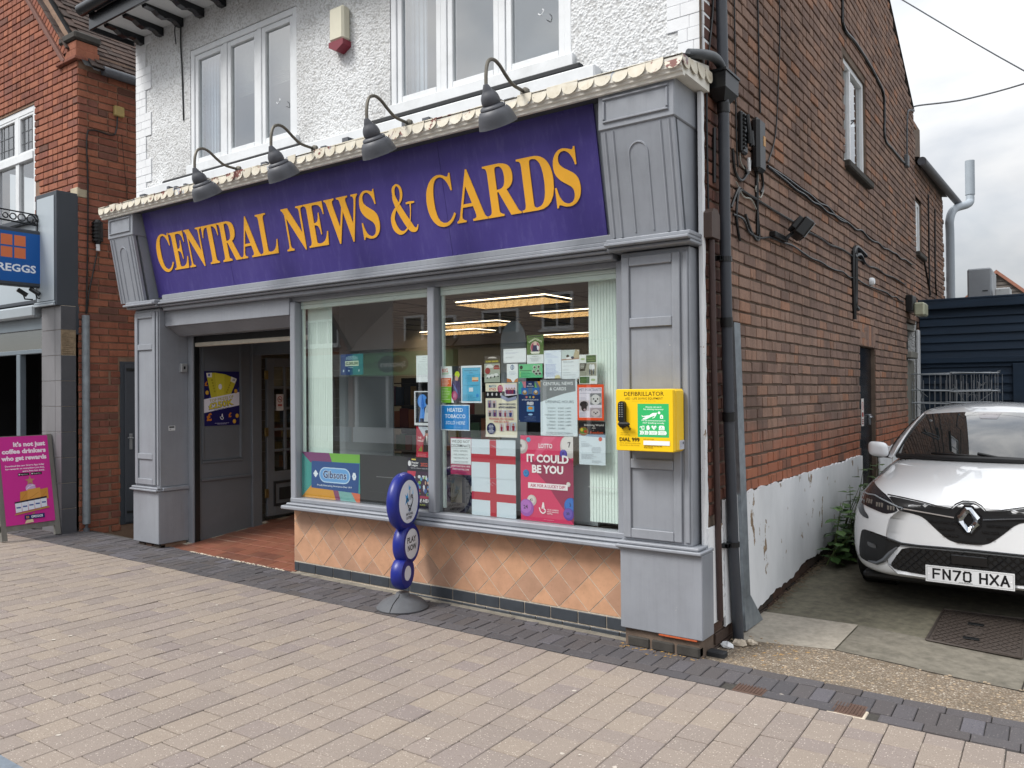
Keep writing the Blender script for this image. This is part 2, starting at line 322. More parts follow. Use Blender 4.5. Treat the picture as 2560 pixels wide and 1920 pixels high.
# ---------------------------------------------------------------- lettering and flat print
_TC = {}
def glyphs(s, bold=0.0, res=2):
    k = (s, bold)
    if k in _TC: return _TC[k]
    c = bpy.data.curves.new('text', 'FONT'); c.body = s; c.size = 1; c.resolution_u = res; c.offset = bold; c.fill_mode = 'FRONT'
    o = bpy.data.objects.new('text', c); COL.objects.link(o); bpy.context.view_layer.update()
    me = bpy.data.meshes.new_from_object(o.evaluated_get(bpy.context.evaluated_depsgraph_get()))
    V = [(v.co.x, v.co.y) for v in me.vertices]; F = [tuple(p.vertices) for p in me.polygons]
    bpy.data.objects.remove(o); bpy.data.curves.remove(c); bpy.data.meshes.remove(me)
    _TC[k] = (V, F); return V, F
class Print:
    """flat print in metres on a sheet of w x h; each colour layer lies 0.25 mm above the one before"""
    def __init__(s, w, h, bg): s.w, s.h = w, h; s.mats = [pm(bg)]; s.it = []; s.lay = 0; s.idx = {bg: 0}
    def mi(s, c):
        if c not in s.idx: s.idx[c] = len(s.mats); s.mats.append(pm(c))
        return s.idx[c]
    def poly(s, P, c): s.lay += 1; s.it.append((P, [tuple(range(len(P)))], s.mi(c), s.lay)); return s
    def rect(s, x0, y0, x1, y1, c): return s.poly([(x0, y0), (x1, y0), (x1, y1), (x0, y1)], c)
    def ell(s, x, y, rx, ry, c, n=20, a0=0, a1=2*pi): return s.poly([(x+rx*cos(a0+(a1-a0)*i/n), y+ry*sin(a0+(a1-a0)*i/n)) for i in range(n+(a1-a0 < 6.2))], c)
    def line(s, pts, w, c):
        for a, b in zip(pts[:-1], pts[1:]):
            dx, dy = b[0]-a[0], b[1]-a[1]; l = sqrt(dx*dx+dy*dy) or 1; nx, ny = -dy/l*w/2, dx/l*w/2
            s.poly([(a[0]+nx, a[1]+ny), (a[0]-nx, a[1]-ny), (b[0]-nx, b[1]-ny), (b[0]+nx, b[1]+ny)], c)
        return s
    def text(s, t, x, y, h, c, al='c', w=None, bold=.0, rot=0, shear=0):
        V, F = glyphs(t, bold); 
        if not V: return s
        x0 = min(v[0] for v in V); x1 = max(v[0] for v in V); k = h/.70; kx = (w/(x1-x0)) if w else k
        ox = {'l': x0, 'c': (x0+x1)/2, 'r': x1}[al]; P = []
        for a, b in V:
            px, py = (a-ox)*kx + b*k*shear, b*k
            P.append((x+px*cos(rot)-py*sin(rot), y+px*sin(rot)+py*cos(rot)))
        s.lay += 1; s.it.append((P, F, s.mi(c), s.lay)); return s
    def para(s, x, y, w, n, c, lh=.006, th=.0016, al='l'):   # tiny copy too small to read
        for i in range(n):
            ww = w*random.uniform(.6, 1); xx = x if al == 'l' else x+(w-ww)/2; px = xx
            while px < xx+ww:
                q = random.uniform(.008, .02)*w/.1; s.rect(px, y-i*lh-th, min(px+q, xx+ww), y-i*lh, c); s.lay -= 1; px += q+.0022*w/.1
            s.lay += 0
        s.lay += 1; return s
    def build(s, name, label, cat, O, u=(1, 0, 0), v=(0, 0, 1), thick=.0012, parent=None, group=None, eps=.00025, frame=None):
        O, u, v = Vector(O), Vector(u).normalized(), Vector(v).normalized(); n = u.cross(v); mb = MB()
        mb.prism([(0, 0), (s.w, 0), (s.w, s.h), (0, s.h)], O-n*thick, u, v, n, thick, 0)
        for P, F, m, l in s.it:
            P = [(min(max(a, 0), s.w), min(max(b, 0), s.h)) for a, b in P]
            mb.add([O+u*a+v*b+n*(l*eps) for a, b in P], F, m)
        if parent: return part(name, mb, s.mats, parent, label=label)
        return solo(name, mb, s.mats, label, cat, group)
def lerp(a, b, t): return a+(b-a)*t
def smooth_path(P, k=6):
    P = [Vector(p) for p in P]; o = []
    for i in range(len(P)-1):
        a, b, c, d = P[max(i-1, 0)], P[i], P[i+1], P[min(i+2, len(P)-1)]
        for j in range(k):
            t = j/k; o.append(.5*((2*b)+(c-a)*t+(2*a-5*b+4*c-d)*t*t+(3*b-a-3*c+d)*t**3))
    o.append(P[-1]); return o
SERIF = {
    'C': [[(257,-11),(235,-10),(193,-3),(155,10),(137,20),(105,43),(91,56),(66,87),(56,104),(39,142),(29,184),(26,228),(27,251),(39,314),(56,351),(67,368),(92,399),(106,412),(139,435),(176,452),(195,458),(237,465),(275,465),(292,463),(328,454),(377,436),(388,435),(402,439),(413,449),(419,465),(437,465),(437,308),(420,308),(403,347),(381,380),(356,407),(328,427),(298,439),(282,442),(265,443),(228,437),(198,419),(174,389),(157,347),(147,293),(144,226),(147,164),(159,114),(177,74),(203,46),(237,29),(278,24),(305,26),(345,38),(371,52),(407,81),(428,106),(447,89),(423,58),(395,33),(365,14),(332,0),(296,-8)]],
    'E': [[(14,0),(14,17),(35,18),(51,22),(58,26),(66,34),(72,48),(75,67),(74,394),(69,413),(62,425),(51,433),(36,437),(16,439),(16,455),(399,455),(399,320),(383,320),(380,339),(369,373),(361,386),(351,397),(327,414),(312,420),(295,424),(255,430),(204,429),(194,426),(187,420),(183,400),(183,246),(208,246),(221,248),(232,252),(243,256),(252,262),(266,278),(277,300),(288,345),(304,345),(304,118),(287,118),(280,164),(269,189),(254,206),(241,213),(225,218),(207,221),(183,222),(183,59),(185,47),(189,38),(192,35),(206,29),(246,28),(289,32),(324,43),(345,53),(371,75),(393,105),(411,143),(430,143),(402,0)]],
    'N': [[(403,-11),(107,350),(108,57),(112,42),(123,27),(136,21),(167,17),(167,0),(18,0),(18,17),(45,20),(54,23),(65,30),(73,46),(76,71),(76,388),(49,421),(34,434),(18,439),(18,455),(156,455),(391,169),(391,385),(388,410),(382,421),(373,430),(359,435),(331,439),(331,455),(480,455),(480,439),(443,432),(433,425),(427,414),(423,398),(422,-11)]],
    'T': [[(92,0),(92,17),(114,19),(130,23),(137,27),(150,42),(154,59),(156,81),(156,433),(116,430),(102,426),(88,420),(65,403),(47,380),(41,367),(31,336),(29,318),(11,318),(11,455),(410,455),(410,317),(394,317),(387,352),(375,382),(357,404),(333,420),(304,430),(263,433),(263,81),(265,58),(269,41),(276,30),(288,23),(305,19),(328,17),(328,0)]],
    'R': [[(15,0),(15,17),(52,24),(66,36),(72,50),(75,81),(75,379),(73,398),(66,419),(57,428),(44,434),(16,439),(16,455),(249,455),(305,448),(329,442),(349,435),(367,426),(383,415),(395,403),(405,388),(412,372),(416,354),(417,334),(414,308),(406,285),(392,265),(372,248),(346,234),(315,224),(439,40),(449,28),(459,21),(468,18),(480,17),(480,0),(338,0),(201,212),(182,212),(183,59),(190,36),(199,28),(212,22),(242,17),(242,0)],[(182,234),(220,234),(249,240),(271,251),(280,258),(287,267),(298,290),(303,319),(304,336),(301,365),(295,389),(284,407),(268,421),(249,429),(224,431),(202,429),(193,425),(187,419),(182,394)]],
    'A': [[(-9,0),(-9,18),(4,19),(24,30),(41,55),(206,466),(224,465),(389,75),(403,47),(411,34),(420,25),(430,20),(443,18),(443,0),(229,0),(229,18),(259,21),(270,25),(277,30),(282,37),(283,49),(279,66),(253,132),(103,132),(77,67),(75,57),(76,39),(80,32),(96,21),(128,18),(128,0)],[(113,161),(242,161),(177,319)]],
    'L': [[(15,0),(15,17),(52,24),(66,36),(72,50),(75,81),(75,379),(73,399),(66,420),(57,429),(36,436),(16,439),(16,455),(250,455),(250,439),(213,435),(199,430),(190,420),(185,407),(182,387),(182,68),(184,51),(188,40),(196,33),(208,29),(249,28),(291,33),(325,44),(335,49),(354,63),(377,89),(391,112),(409,154),(427,154),(402,0)]],
    'W': [[(171,-11),(30,400),(21,419),(12,430),(-2,437),(-15,439),(-15,455),(181,455),(181,439),(162,437),(147,430),(141,420),(141,400),(145,380),(223,153),(301,353),(284,406),(278,418),(271,427),(263,432),(245,437),(229,439),(229,455),(439,455),(439,439),(413,436),(404,432),(398,427),(394,420),(394,401),(474,166),(541,369),(547,391),(549,406),(546,421),(541,428),(534,433),(524,436),(503,439),(503,455),(624,455),(624,439),(607,433),(602,429),(594,421),(584,404),(446,-11),(428,-11),(316,309),(190,-11)]],
    'S': [[(43,-11),(43,158),(62,158),(75,113),(91,77),(111,50),(136,30),(164,19),(180,16),(209,15),(241,24),(257,36),(269,51),(276,69),(279,89),(273,117),(265,129),(255,140),(241,151),(144,200),(127,210),(99,231),(77,253),(62,276),(56,289),(50,317),(50,345),(57,381),(67,403),(80,421),(96,437),(115,449),(136,459),(172,466),(199,466),(221,463),(255,456),(293,445),(305,445),(310,447),(317,454),(320,466),(339,466),(339,319),(322,319),(315,343),(300,375),(280,402),(265,417),(248,429),(222,441),(194,445),(173,443),(155,437),(140,426),(128,413),(120,389),(121,364),(127,349),(137,336),(159,319),(178,308),(279,260),(309,240),(331,219),(342,204),(353,180),(359,143),(359,119),(357,106),(350,80),(345,69),(332,47),(304,21),(268,2),(240,-6),(209,-10),(158,-8),(136,-3),(92,11),(78,12),(71,9),(66,3),(61,-11)]],
    'D': [[(20,0),(20,17),(47,21),(59,26),(63,30),(69,39),(74,64),(74,387),(71,407),(65,421),(56,430),(43,435),(15,439),(15,455),(222,455),(260,454),(296,449),(328,441),(357,429),(383,414),(405,396),(424,375),(440,351),(452,325),(461,295),(466,263),(468,228),(461,158),(441,101),(408,57),(362,25),(302,6),(228,0)],[(222,24),(262,30),(279,37),(295,47),(308,59),(319,75),(329,93),(337,115),(343,139),(350,196),(351,229),(347,291),(336,342),(319,382),(294,410),(262,428),(223,433),(202,431),(197,429),(187,420),(182,394),(182,63),(185,42),(193,31),(208,25)]],
}
# ---------------------------------------------------------------- ground
XR = 3.884
def gz(x, y):
    z = -0.009*min(max(x, -9), 9)
    if y > 0:
        k = min(max((x-3.4)/.4, 0), 1)                      # only the drive beside the shop climbs
        z += k*(.027*min(y, 1)+.057*min(max(y-1, 0), 4.6))
    return z
def sheet(x0, x1, y0, y1, dz, nx, ny, mb=None, mi=0):
    mb = mb or MB(); V = [(lerp(x0, x1, i/nx), lerp(y0, y1, j/ny)) for j in range(ny+1) for i in range(nx+1)]
    mb.add([(x, y, gz(x, y)+dz) for x, y in V], [(j*(nx+1)+i, j*(nx+1)+i+1, (j+1)*(nx+1)+i+1, (j+1)*(nx+1)+i) for j in range(ny) for i in range(nx)], mi); return mb
def polysheet(poly, dz, mb=None, mi=0):
    mb = mb or MB(); mb.add([(x, y, gz(x, y)+dz) for x, y in poly], [tuple(range(len(poly)))], mi); return mb
g = MB(); g.add([(-900, -900, -.42), (900, -900, -.42), (900, 900, -.42), (-900, 900, -.42)], [(0, 1, 2, 3)])
struct('ground', g, mat('far_ground', '57544e', .95, .2, .5))
rd = MB(); rd.box(-60, 60, -11.5, -3.75, -.30, -.115)
struct('road', rd, mat('asphalt', '4a4a4b', .9, .2, 30, .4, 200, dirt=.3))
# pavement: bedding sheet, blocks on it
pv = sheet(-9.5, 9.5, -3.45, 0.02, -.014, 40, 8); pv.add([(-9.5, -3.45, -.3), (9.5, -3.45, -.3), (9.5, -3.45, .05), (-9.5, -3.45, .05)], [(0, 1, 2, 3)])
pavement = struct('pavement', pv, M_sand)
TH = rad(1.1); ct, sn = cos(TH), sin(TH); PA = (4.5, -.455)
def prot(u, v): return (PA[0]+u*ct-v*sn, PA[1]+u*sn+v*ct)
def on_ground(x, y, dz): return Vector((x, y, gz(x, y)+dz))
RZ = Matrix.Rotation(TH, 3, 'Z')
def wob(a): return Matrix.Rotation(random.gauss(0, a), 3, 'X') @ Matrix.Rotation(random.gauss(0, a), 3, 'Y')
lens = [.135, .165, .24]; PB = {}; PS = {}
for l in lens:
    for q in range(3): PB[(l, q)] = boxvf(.1596, l-.0042, .05, .003, .0010); PS[(l, q)] = shared_mesh('paving_block', PB[(l, q)], M_pave)
items = []
for i in range(-86, 30):
    u = i*.1625; v = -.005; first = True
    while v > -2.62:
        l = random.choice(lens)
        if first: l = random.choice(lens)
        first = False
        x, y = prot(u+.08, v-l/2); items.append((on_ground(x, y, -.025+random.gauss(0, .0009)), RZ @ wob(.003), (l, random.randrange(3)))); v -= l
    # short closer under the charcoal edge
pieces('paving_block', PS, items, pavement, 'paving_blocks', PB, M_pave)
gum = MB()
for k in range(70):
    x, y = random.uniform(-3, 6), random.uniform(-3.0, -.15); r = random.uniform(.006, .014); a0 = random.uniform(0, 6)
    gum.add([(x+r*random.uniform(.6, 1.3)*cos(a0+j*.785), y+r*random.uniform(.6, 1.3)*sin(a0+j*.785), gz(x, y)+.0022) for j in range(8)], [tuple(range(8))])
part('gum_spots', gum, mat('old_gum', 'b9b1a6', .8, .15, 40), pavement, kind='stuff')
fill = sheet(-9.4, 9.4, -.75, -.30, -.010, 40, 2); part('bedding_strip', fill, M_pave, pavement)
kb = MB(); 
x = -9.0
kv = boxvf(.9, .34, .12, .006); ks = shared_mesh('kerb_stone', kv, mat('blue_grey_kerb', '6d7680', .8, .15, 20, .3, 150))
kerb = struct('kerb', sheet(-9.5, 9.5, -3.74, -3.42, -.13, 30, 1), M_joint2)
for k in range(20):
    xx = -9.0+k*.906
    part('kerb_stone', None, None, kerb, me=ks, loc=(xx, -3.26, gz(xx, -3.4)-.058))
# charcoal band: two stretcher rows and two header rows along the shop
band = struct('charcoal_paving_band', sheet(-9.4, 9.4, -.56, .04, -.006, 40, 2), M_joint2)
DB = {'s': boxvf(.195, .091, .05, .003, .0008), 'h': boxvf(.0955, .186, .05, .003, .0008)}; DS = {k: shared_mesh('paving_brick', v, M_paved) for k, v in DB.items()}
items = []
def skip_drain(x, y): return (abs(x-4.285) < .10 and abs(y+.40) < .09) or (abs(x-4.785) < .11 and abs(y+.37) < .10)
for row, (v0, kind) in enumerate((( .048, 's'), (.19, 'h'), (.335, 's'), (.478, 'h'))):
    step = .199 if kind == 's' else .0995
    for i in range(int(18/step)):
        x, y = prot(-13.4+i*step+(.07 if row == 2 else 0), v0)
        if skip_drain(x, y) or (row == 3 and x > 3.86): continue
        if row == 3 and x < -1.9 and y > -.02: pass
        items.append((on_ground(x, y, -.021+random.gauss(0, .0012)), RZ @ wob(.006), kind))
pieces('paving_brick', DS, items, band, 'paving_bricks', DB, M_paved)
# drive beside the shop
drive = struct('driveway', sheet(3.3, 12, -.02, 14, -.012, 20, 40), mat('mossy_concrete', '625e50', .92, .3, 16, .6, 110, dirt=.75, dirtcol='38362b'))
part('pale_concrete_patch', polysheet([(3.87, 1.06), (4.52, 1.10), (4.50, .53), (3.99, .40), (3.9, .44)], -.006), mat('pale_concrete', '989185', .9, .18, 22, .4, 110, dirt=.5, dirtcol='6d675b'), drive)
part('grey_concrete_slab', polysheet([(4.53, 1.10), (5.50, .98), (9, .95), (9, .30), (5.48, .40), (4.51, .52)], -.007), mat('grey_concrete', '716c61', .9, .25, 18, .5, 110, dirt=.7, dirtcol='454238'), drive)
cr = MB()
for pts in ([(4.49, .52), (4.9, .47), (5.49, .40), (9, .30)], [(5.49, .40), (5.52, .98)]):
    cr.tube([(p.x, p.y, gz(p.x, p.y)-.006) for p in smooth_path([(x, y, 0) for x, y in pts], 5)], .0045, 5)
part('slab_joint', cr, mat('joint_dirt', '2c2721', .95, .2, 20), drive)
def aggregate():
    m, t, b = newmat('exposed_aggregate'); b.inputs['Roughness'].default_value = .9
    v = t.nodes.new('ShaderNodeTexVoronoi'); v.inputs['Scale'].default_value = 85; t.links.new(pos(t), v.inputs[0])
    sp = t.nodes.new('ShaderNodeSeparateColor'); t.links.new(v.outputs['Color'], sp.inputs[0])
    c = ramp(t, sp.outputs[0], [(0, '625a50'), (.3, '817769'), (.6, '978b7b'), (.85, '8c7e6c'), (1, 'c4bbad')])
    c = mix(t, ramp(t, v.outputs['Distance'], [(.35, 0.0), (.6, .8)]), c, '6b5c4b'); c = mix(t, ramp(t, noise(t, 3.5, 6), [(.5, 0.0), (.75, .6)]), c, '5d5140')
    t.links.new(c, b.inputs['Base Color']); bump(t, b, v.outputs['Distance'], .8, .01); return m
M_agg = aggregate()
gr = MB(); P = [(3.80, .02)]
top = [(3.98, .40), (4.25, .46), (4.5, .52), (4.9, .46), (5.48, .39), (9, .29)]
bot = [prot(u, .385) for u in (4.6, 1.2, .6, 0, -.3, -.6)]
polysheet([(3.86, .12)]+top+bot, -.005, gr); part('exposed_aggregate_strip', gr, M_agg, drive)
pb = MB()
for k in range(420):
    a = random.uniform(3.9, 6.2); b_ = random.uniform(-.06, .5)
    if b_ > .5-.05*(a-4): continue
    r = random.uniform(.003, .010); pb.ball((a, b_, gz(a, b_)-.004), r, 3, 0, (1.3, 1, .6))
part('loose_pebbles', pb, [mat('pebble', 'a08f79', .8, .35, 60)], drive, kind='stuff')

# ---------------------------------------------------------------- the shop building
shop = thing('shop_building', 'grey fronted newsagent with white pebbledash upper floor and brown brick side wall', 'shop', (0, 0, 0))
UY = .05; XL = -2.585
up = MB(); 
def wall_holes(mb, u0, u1, z0, z1, holes, fn, mi=0):
    us = sorted({u0, u1, *[h[0] for h in holes], *[h[1] for h in holes]}); zs = sorted({z0, z1, *[h[2] for h in holes], *[h[3] for h in holes]})
    for a, b in zip(us[:-1], us[1:]):
        for c, d in zip(zs[:-1], zs[1:]):
            if any(h[0] <= a and b <= h[1] and h[2] <= c and d <= h[3] for h in holes): continue
            mb.add([fn(a, c), fn(b, c), fn(b, d), fn(a, d)], [(0, 1, 2, 3)], mi)
W1 = (-1.59, .052, 3.84, 5.09); W2 = (1.205, 2.925, 3.85, 5.10)
wall_holes(up, XL, XR-.002, 3.3, 5.62, [W1, W2], lambda a, c: (a, UY, c))
for w in (W1, W2):   # reveals
    a, b, c, d = w
    for q in ([(a, c), (a, d)], [(b, c), (b, d)], [(a, d), (b, d)], [(a, c), (b, c)]):
        up.add([(q[0][0], UY, q[0][1]), (q[1][0], UY, q[1][1]), (q[1][0], UY+.22, q[1][1]), (q[0][0], UY+.22, q[0][1])], [(0, 1, 2, 3)])
up.add([(XL, UY, 0), (XL, 11, 0), (XL, 11, 5.6), (XL, UY, 5.6)], [(0, 1, 2, 3)]); up.add([(XL, 7.98, 0), (XR, 7.98, 0), (XR, 7.98, 5.5), (XL, 7.98, 5.5)], [(0, 1, 2, 3)])
upper = part('upper_wall', up, M_render, shop)
qb = {}
for side in (0, 1):
    for k in range(34):
        z = 3.62+k*.083; big = (k//3) % 2
        if z > 5.42: break
        lft = random.uniform(.009, .0115)
        if side == 0: wd = (.29 if big else .19); x0, x1 = XL-.004, XL+wd
        else: wd = (.245 if big else .17); x0, x1 = XR-wd, XR+.001
        # each course is a pair of painted bricks
        cut = x0+(x1-x0)*(.62 if k % 2 else .38)
        for xa, xb in ((x0, cut), (cut, x1)):
            q = MB(); q.box(xa+.0006, xb-.0006, UY-lft, UY+.1, z+.0008, z+.0822, 0, .0025); part('quoin_brick', q, M_quoin, upper)
# upper windows
def up_window(w, ms, label):
    a, b, c, d = w; fr = MB(); f = .062; y0, y1 = UY+.005, UY+.08
    fr.box(a+.004, a+f, y0, y1, c, d-.004, 0, .004); fr.box(b-f, b-.004, y0, y1, c, d-.004, 0, .004); fr.box(a+f+.001, b-f-.001, y0, y1, d-f, d-.004, 0, .004)
    for m in ms: fr.box(m-.03, m+.03, y0+.004, y1, c+.072, d-f-.001, 0, .004)
    wn = part('upper_window', fr, M_white, shop, label=label)
    s = MB(); s.box(a-.03, b+.03, UY-.035, UY+.075, c-.03, c+.07, 0, .006); part('window_sill', s, M_white, wn)
    xs = [a+f]+[v for m in ms for v in (m-.031, m+.031)]+[b-f]
    for k in range(0, len(xs), 2):
        x0, x1 = xs[k]+.002, xs[k+1]-.002; z0, z1 = c+.074, d-f-.003
        q = MB(); s_ = .05
        q.box(x0, x0+s_, y0+.012, y1-.005, z0, z1, 0, .004); q.box(x1-s_, x1, y0+.012, y1-.005, z0, z1, 0, .004)
        q.box(x0+s_+.001, x1-s_-.001, y0+.012, y1-.005, z0, z0+s_*1.25, 0, .004); q.box(x0+s_+.001, x1-s_-.001, y0+.012, y1-.005, z1-s_, z1, 0, .004)
        part('casement', q, M_white, wn)
        p = pane(x0+s_, x1-s_, y0+.035, y0+.039, z0+s_, z1-s_, 2); part('pane', p, [M_glassu, M_clear], wn)
    h = MB(); h.tube(smooth_path([(xs[-1]-.2, y0-.02, c+.42), (xs[-1]-.17, y0-.03, c+.40), (xs[-1]-.155, y0-.02, c+.43), (xs[-1]-.17, y0-.01, c+.45)], 4), .004, 5); part('window_stay', h, M_white, wn)
    k = MB(); k.box(a-.3, b+.3, UY+.5, UY+.52, c-.4, d+.3); part('room_wall', k, mat('pale_room', 'b3b8ba', .9, .06, 2), wn)
    cu = MB()
    for j in range(8): cu.box(a+.07+j*.026, a+.09+j*.026, UY+.13+(j % 2)*.01, UY+.145+(j % 2)*.01, c+.02, d)
    part('curtain', cu, mat('white_net_curtain', 'c9d2dc', .9, .05, 20), wn)
    return wn
wA = up_window(W1, (-1.023, -.495), 'left upper casement window with a half raised blind')
wB = up_window(W2, (1.765, 2.323), 'right upper casement window')
bl = MB(); bl.box(-1.53, 0, UY+.15, UY+.152, 4.62, 5.05)
for k in range(7): bl.box(-1.0, 0, UY+.145-.002*k, UY+.149-.002*k, 4.52+k*.018, 4.531+k*.018)
part('roller_blind', bl, mat('cream_blind', 'b5b1a8', .9, .08, 30), wA)
for (a, b, z, zz) in ((-2.03, .13, 3.775, 3.775), (1.02, 3.02, 3.79, 3.80)):
    m = MB(); m.box(a, b, UY-.05, UY+.01, z, z+.045, 0, .012); part('bitumen_flashing', m, M_rub, shop)
lg = MB(); lg.box(-2.3, 3.16, UY-.10, UY-.001, 3.625, 3.772, 0, .01); part('lead_apron_board', lg, M_white, shop)
# eaves
ev = MB(); ev.box(-2.62, XR+.05, -.42, UY-.001, 5.452, 5.475); eaves = part('eaves_soffit', ev, mat('white_soffit', 'c6c8c8', .6, .06, 4, dirt=.3, dirtcol='8a8780'), shop)
fs = MB(); fs.box(-2.62, XR+.05, -.445, -.421, 5.40, 5.56, 0, .004); fs.box(-2.64, -2.621, -.44, UY, 5.40, 5.62, 0, .003); part('fascia_board', fs, M_blackp, eaves)
for k in range(18):
    x = -2.45+k*.36
    prof = [(.0, 0), (.0, -.085), (.05, -.085), (.09, -.055), (.14, -.05), (.2, -.075), (.26, -.06), (.31, -.03), (.40, -.025), (.41, 0)]
    m = MB(); m.prism([(-p, q) for p, q in prof], (x-.04, UY-.004, 5.452), (0, 1, 0), (0, 0, 1), (1, 0, 0), .075); part('eaves_bracket', m, M_blackp, eaves)
gt = MB(); gt.tube([(-2.68, -.50, 5.60), (XR+.08, -.50, 5.60)], .062, 12); part('gutter', gt, M_blackp, shop, True)
rf = MB(); rf.add([(-2.66, -.5, 5.585), (XR+.015, -.5, 5.585), (XR+.015, 3.9, 7.6), (-2.66, 3.9, 7.6), (XR+.015, 8.0, 5.56), (-2.66, 8.1, 5.45)], [(0, 1, 2, 3), (3, 2, 4, 5)])
part('roof', rf, mat('slate_roof', '4b4846', .8, .15, 8), shop)
rw = MB(); rw.add([(XR+.06, 7.985, 4.90), (XR+.06, 11.1, 4.92), (XL, 11.1, 6.0), (XL, 7.985, 6.0)], [(0, 1, 2, 3)]); part('rear_roof', rw, mat('slate_roof', '4b4846'), shop)

# side wall of bricks
def roofz(y): return 7.6+(5.585-7.6)*(abs(y-3.9)/4.05)
SW = [(3.772, 4.769, 3.86, 4.957, 'w'), (4.328, 5.13, -1, 2.046, 'd'), (7.23, 8.14, -1, 2.50, 'd'), (8.08, 8.60, 3.56, 4.33, 'w')]
sw = MB(); holes = [(a, b, max(c, -.2), d) for a, b, c, d, k in SW]
wall_holes(sw, .0, 7.98, -.2, 5.45, holes, lambda a, c: (XR-.010, a, c)); wall_holes(sw, 7.98, 10.96, -.2, 4.93, [(8.08, 8.60, 3.56, 4.33), (7.98, 8.14, -.2, 2.5)], lambda a, c: (XR-.010, a, c))
sw.add([(XR-.010, 0, 5.45), (XR-.010, 7.98, 5.45), (XR-.010, 3.9, 7.5)], [(0, 1, 2)])
for a, b, c, d, k in SW:
    dp = .11
    for q in ([(a, c), (a, d)], [(b, c), (b, d)], [(a, d), (b, d)], [(a, c), (b, c)]): sw.add([(XR-.01, q[0][0], q[0][1]), (XR-.01, q[1][0], q[1][1]), (XR-dp, q[1][0], q[1][1]), (XR-dp, q[0][0], q[0][1])], [(0, 1, 2, 3)])
sw.add([(XL, 10.96, 0), (XR-.01, 10.96, 0), (XR-.01, 10.96, 4.95), (XL, 10.96, 4.95)], [(0, 1, 2, 3)])
side = part('side_wall', sw, M_mort, shop)
BH = .0752*1.1; HB = .067
bt = {}
for nm, l in (('s', .222), ('h', .104), ('q', .058)):
    for q in range(4): bt[(nm, q)] = boxvf(.024, l, HB, .004, .0022)
bsh = {k: shared_mesh('brick', v, M_brickS) for k, v in bt.items()}
items = []; XB = XR-.009
for r in range(-1, 92):
    z = .882+(r-9)*BH*1.0-.0
    zc = z+BH/2
    if zc < -.05 or (zc < .88 and False): continue
    y = .052+(.0 if r % 2 else -.112); 
    if y < .05:
        items.append((Vector((XB, .052+.052, zc)), wob(.006), ('h', r % 4))); y = .052+.112
    alt = random.randrange(3)
    while y < 10.9:
        # garden wall bond with random headers
        k = 's' if random.random() < .70 else 'h'; l = .234 if k == 's' else .115
        if zc < .86: y += l; continue
        bad = False; y2 = y+l
        for a, b, c, d, t in SW:
            if c-.05 < zc < d+(.0 if t == 'w' else .0)+.02 and y2 > a and y < b:
                bad = True
                if y < a-.03: 
                    w = a-y
                    if w > .05: items.append((Vector((XB, y+min(w, .12)/2, zc)), wob(.005), ('h' if w > .1 else 'q', 0)))
                y = b+.002; break
        if bad: continue
        top = roofz(y+l/2) if y < 7.98 else 4.9
        if zc < top-.06: items.append((Vector((XB+random.gauss(0, .0014), y+l/2, zc+random.gauss(0, .0012))), wob(.007), (k, random.randrange(4))))
        y = y2
pieces('brick', bsh, items, side, 'bricks', bt, M_brickS)
# soldier course over the side door, dark base bricks
for k in range(7):
    q = MB(); q.box(XR-.02, XR+.004, 4.335+k*.113, 4.335+k*.113+.102, 2.062, 2.285, 0, .004); part('lintel_brick', q, M_brickS, side)
for k in range(36):
    y = .02+k*.232
    if 4.2 < y < 5.1 or 7.0 < y < 8.2: continue
    for rr in range(3):
        z = gz(4, y)+.005+rr*BH-.06
        if rr == 2 and y > 1.6: continue
        q = MB(); yo = .11 if rr % 2 else 0; q.box(XR-.02, XR+.006, y+yo, y+yo+.222, z, z+HB, 0, .004); part('base_brick', q, M_brickD, side)
# white plinth render with a ragged lower edge
for (ya, yb) in ((.27, 4.31), (5.215, 8.1)):
    pl = MB(); n = int((yb-ya)/.045); T = []; B = []
    for i in range(n+1):
        y = lerp(ya, yb, i/n); T.append((y, .885+random.uniform(-.010, .016))); B.append((y, gz(4, y)+.085+.03*sin(y*5.1)*sin(y*2.3)+random.uniform(-.010, .010)))
    for i in range(n):
        a, b, c, d = B[i], B[i+1], T[i+1], T[i]
        pl.add([(XR+.018, *a), (XR+.018, *b), (XR+.018, *c), (XR+.018, *d), (XR, *c), (XR, *d), (XR, *a), (XR, *b)], [(0, 1, 2, 3), (3, 2, 4, 5), (0, 1, 7, 6)])
    for q in (0, n): pl.add([(XR+.018, *B[q]), (XR+.018, *T[q]), (XR, *T[q]), (XR, *B[q])], [(0, 1, 2, 3)])
    part('plinth_render', pl, M_flaky, side)
pl = MB(); n = 26; P0 = []
for i in range(n+1):
    z = .14+i*(.60/n); P0.append((.27-.02*(i/n)+random.uniform(-.012, .012)*(1), z))
pl.prism([(.0, .14)]+P0+[(.0, .74)], (XR, 0, 0), (0, 1, 0), (0, 0, 1), (1, 0, 0), .014); part('plinth_render', pl, M_flaky, side)
cs = MB(); n = 60; P0 = [(.020+random.uniform(-.008, .008)+.03*(math.exp(-i/7)), .10+i*(3.33/n)) for i in range(n+1)]
cs.prism([(-.02, .1)]+P0+[(-.02, 3.43)], (XR-.02, 0, 0), (0, 1, 0), (0, 0, 1), (1, 0, 0), .026); part('painted_corner', cs, M_flaky, side)
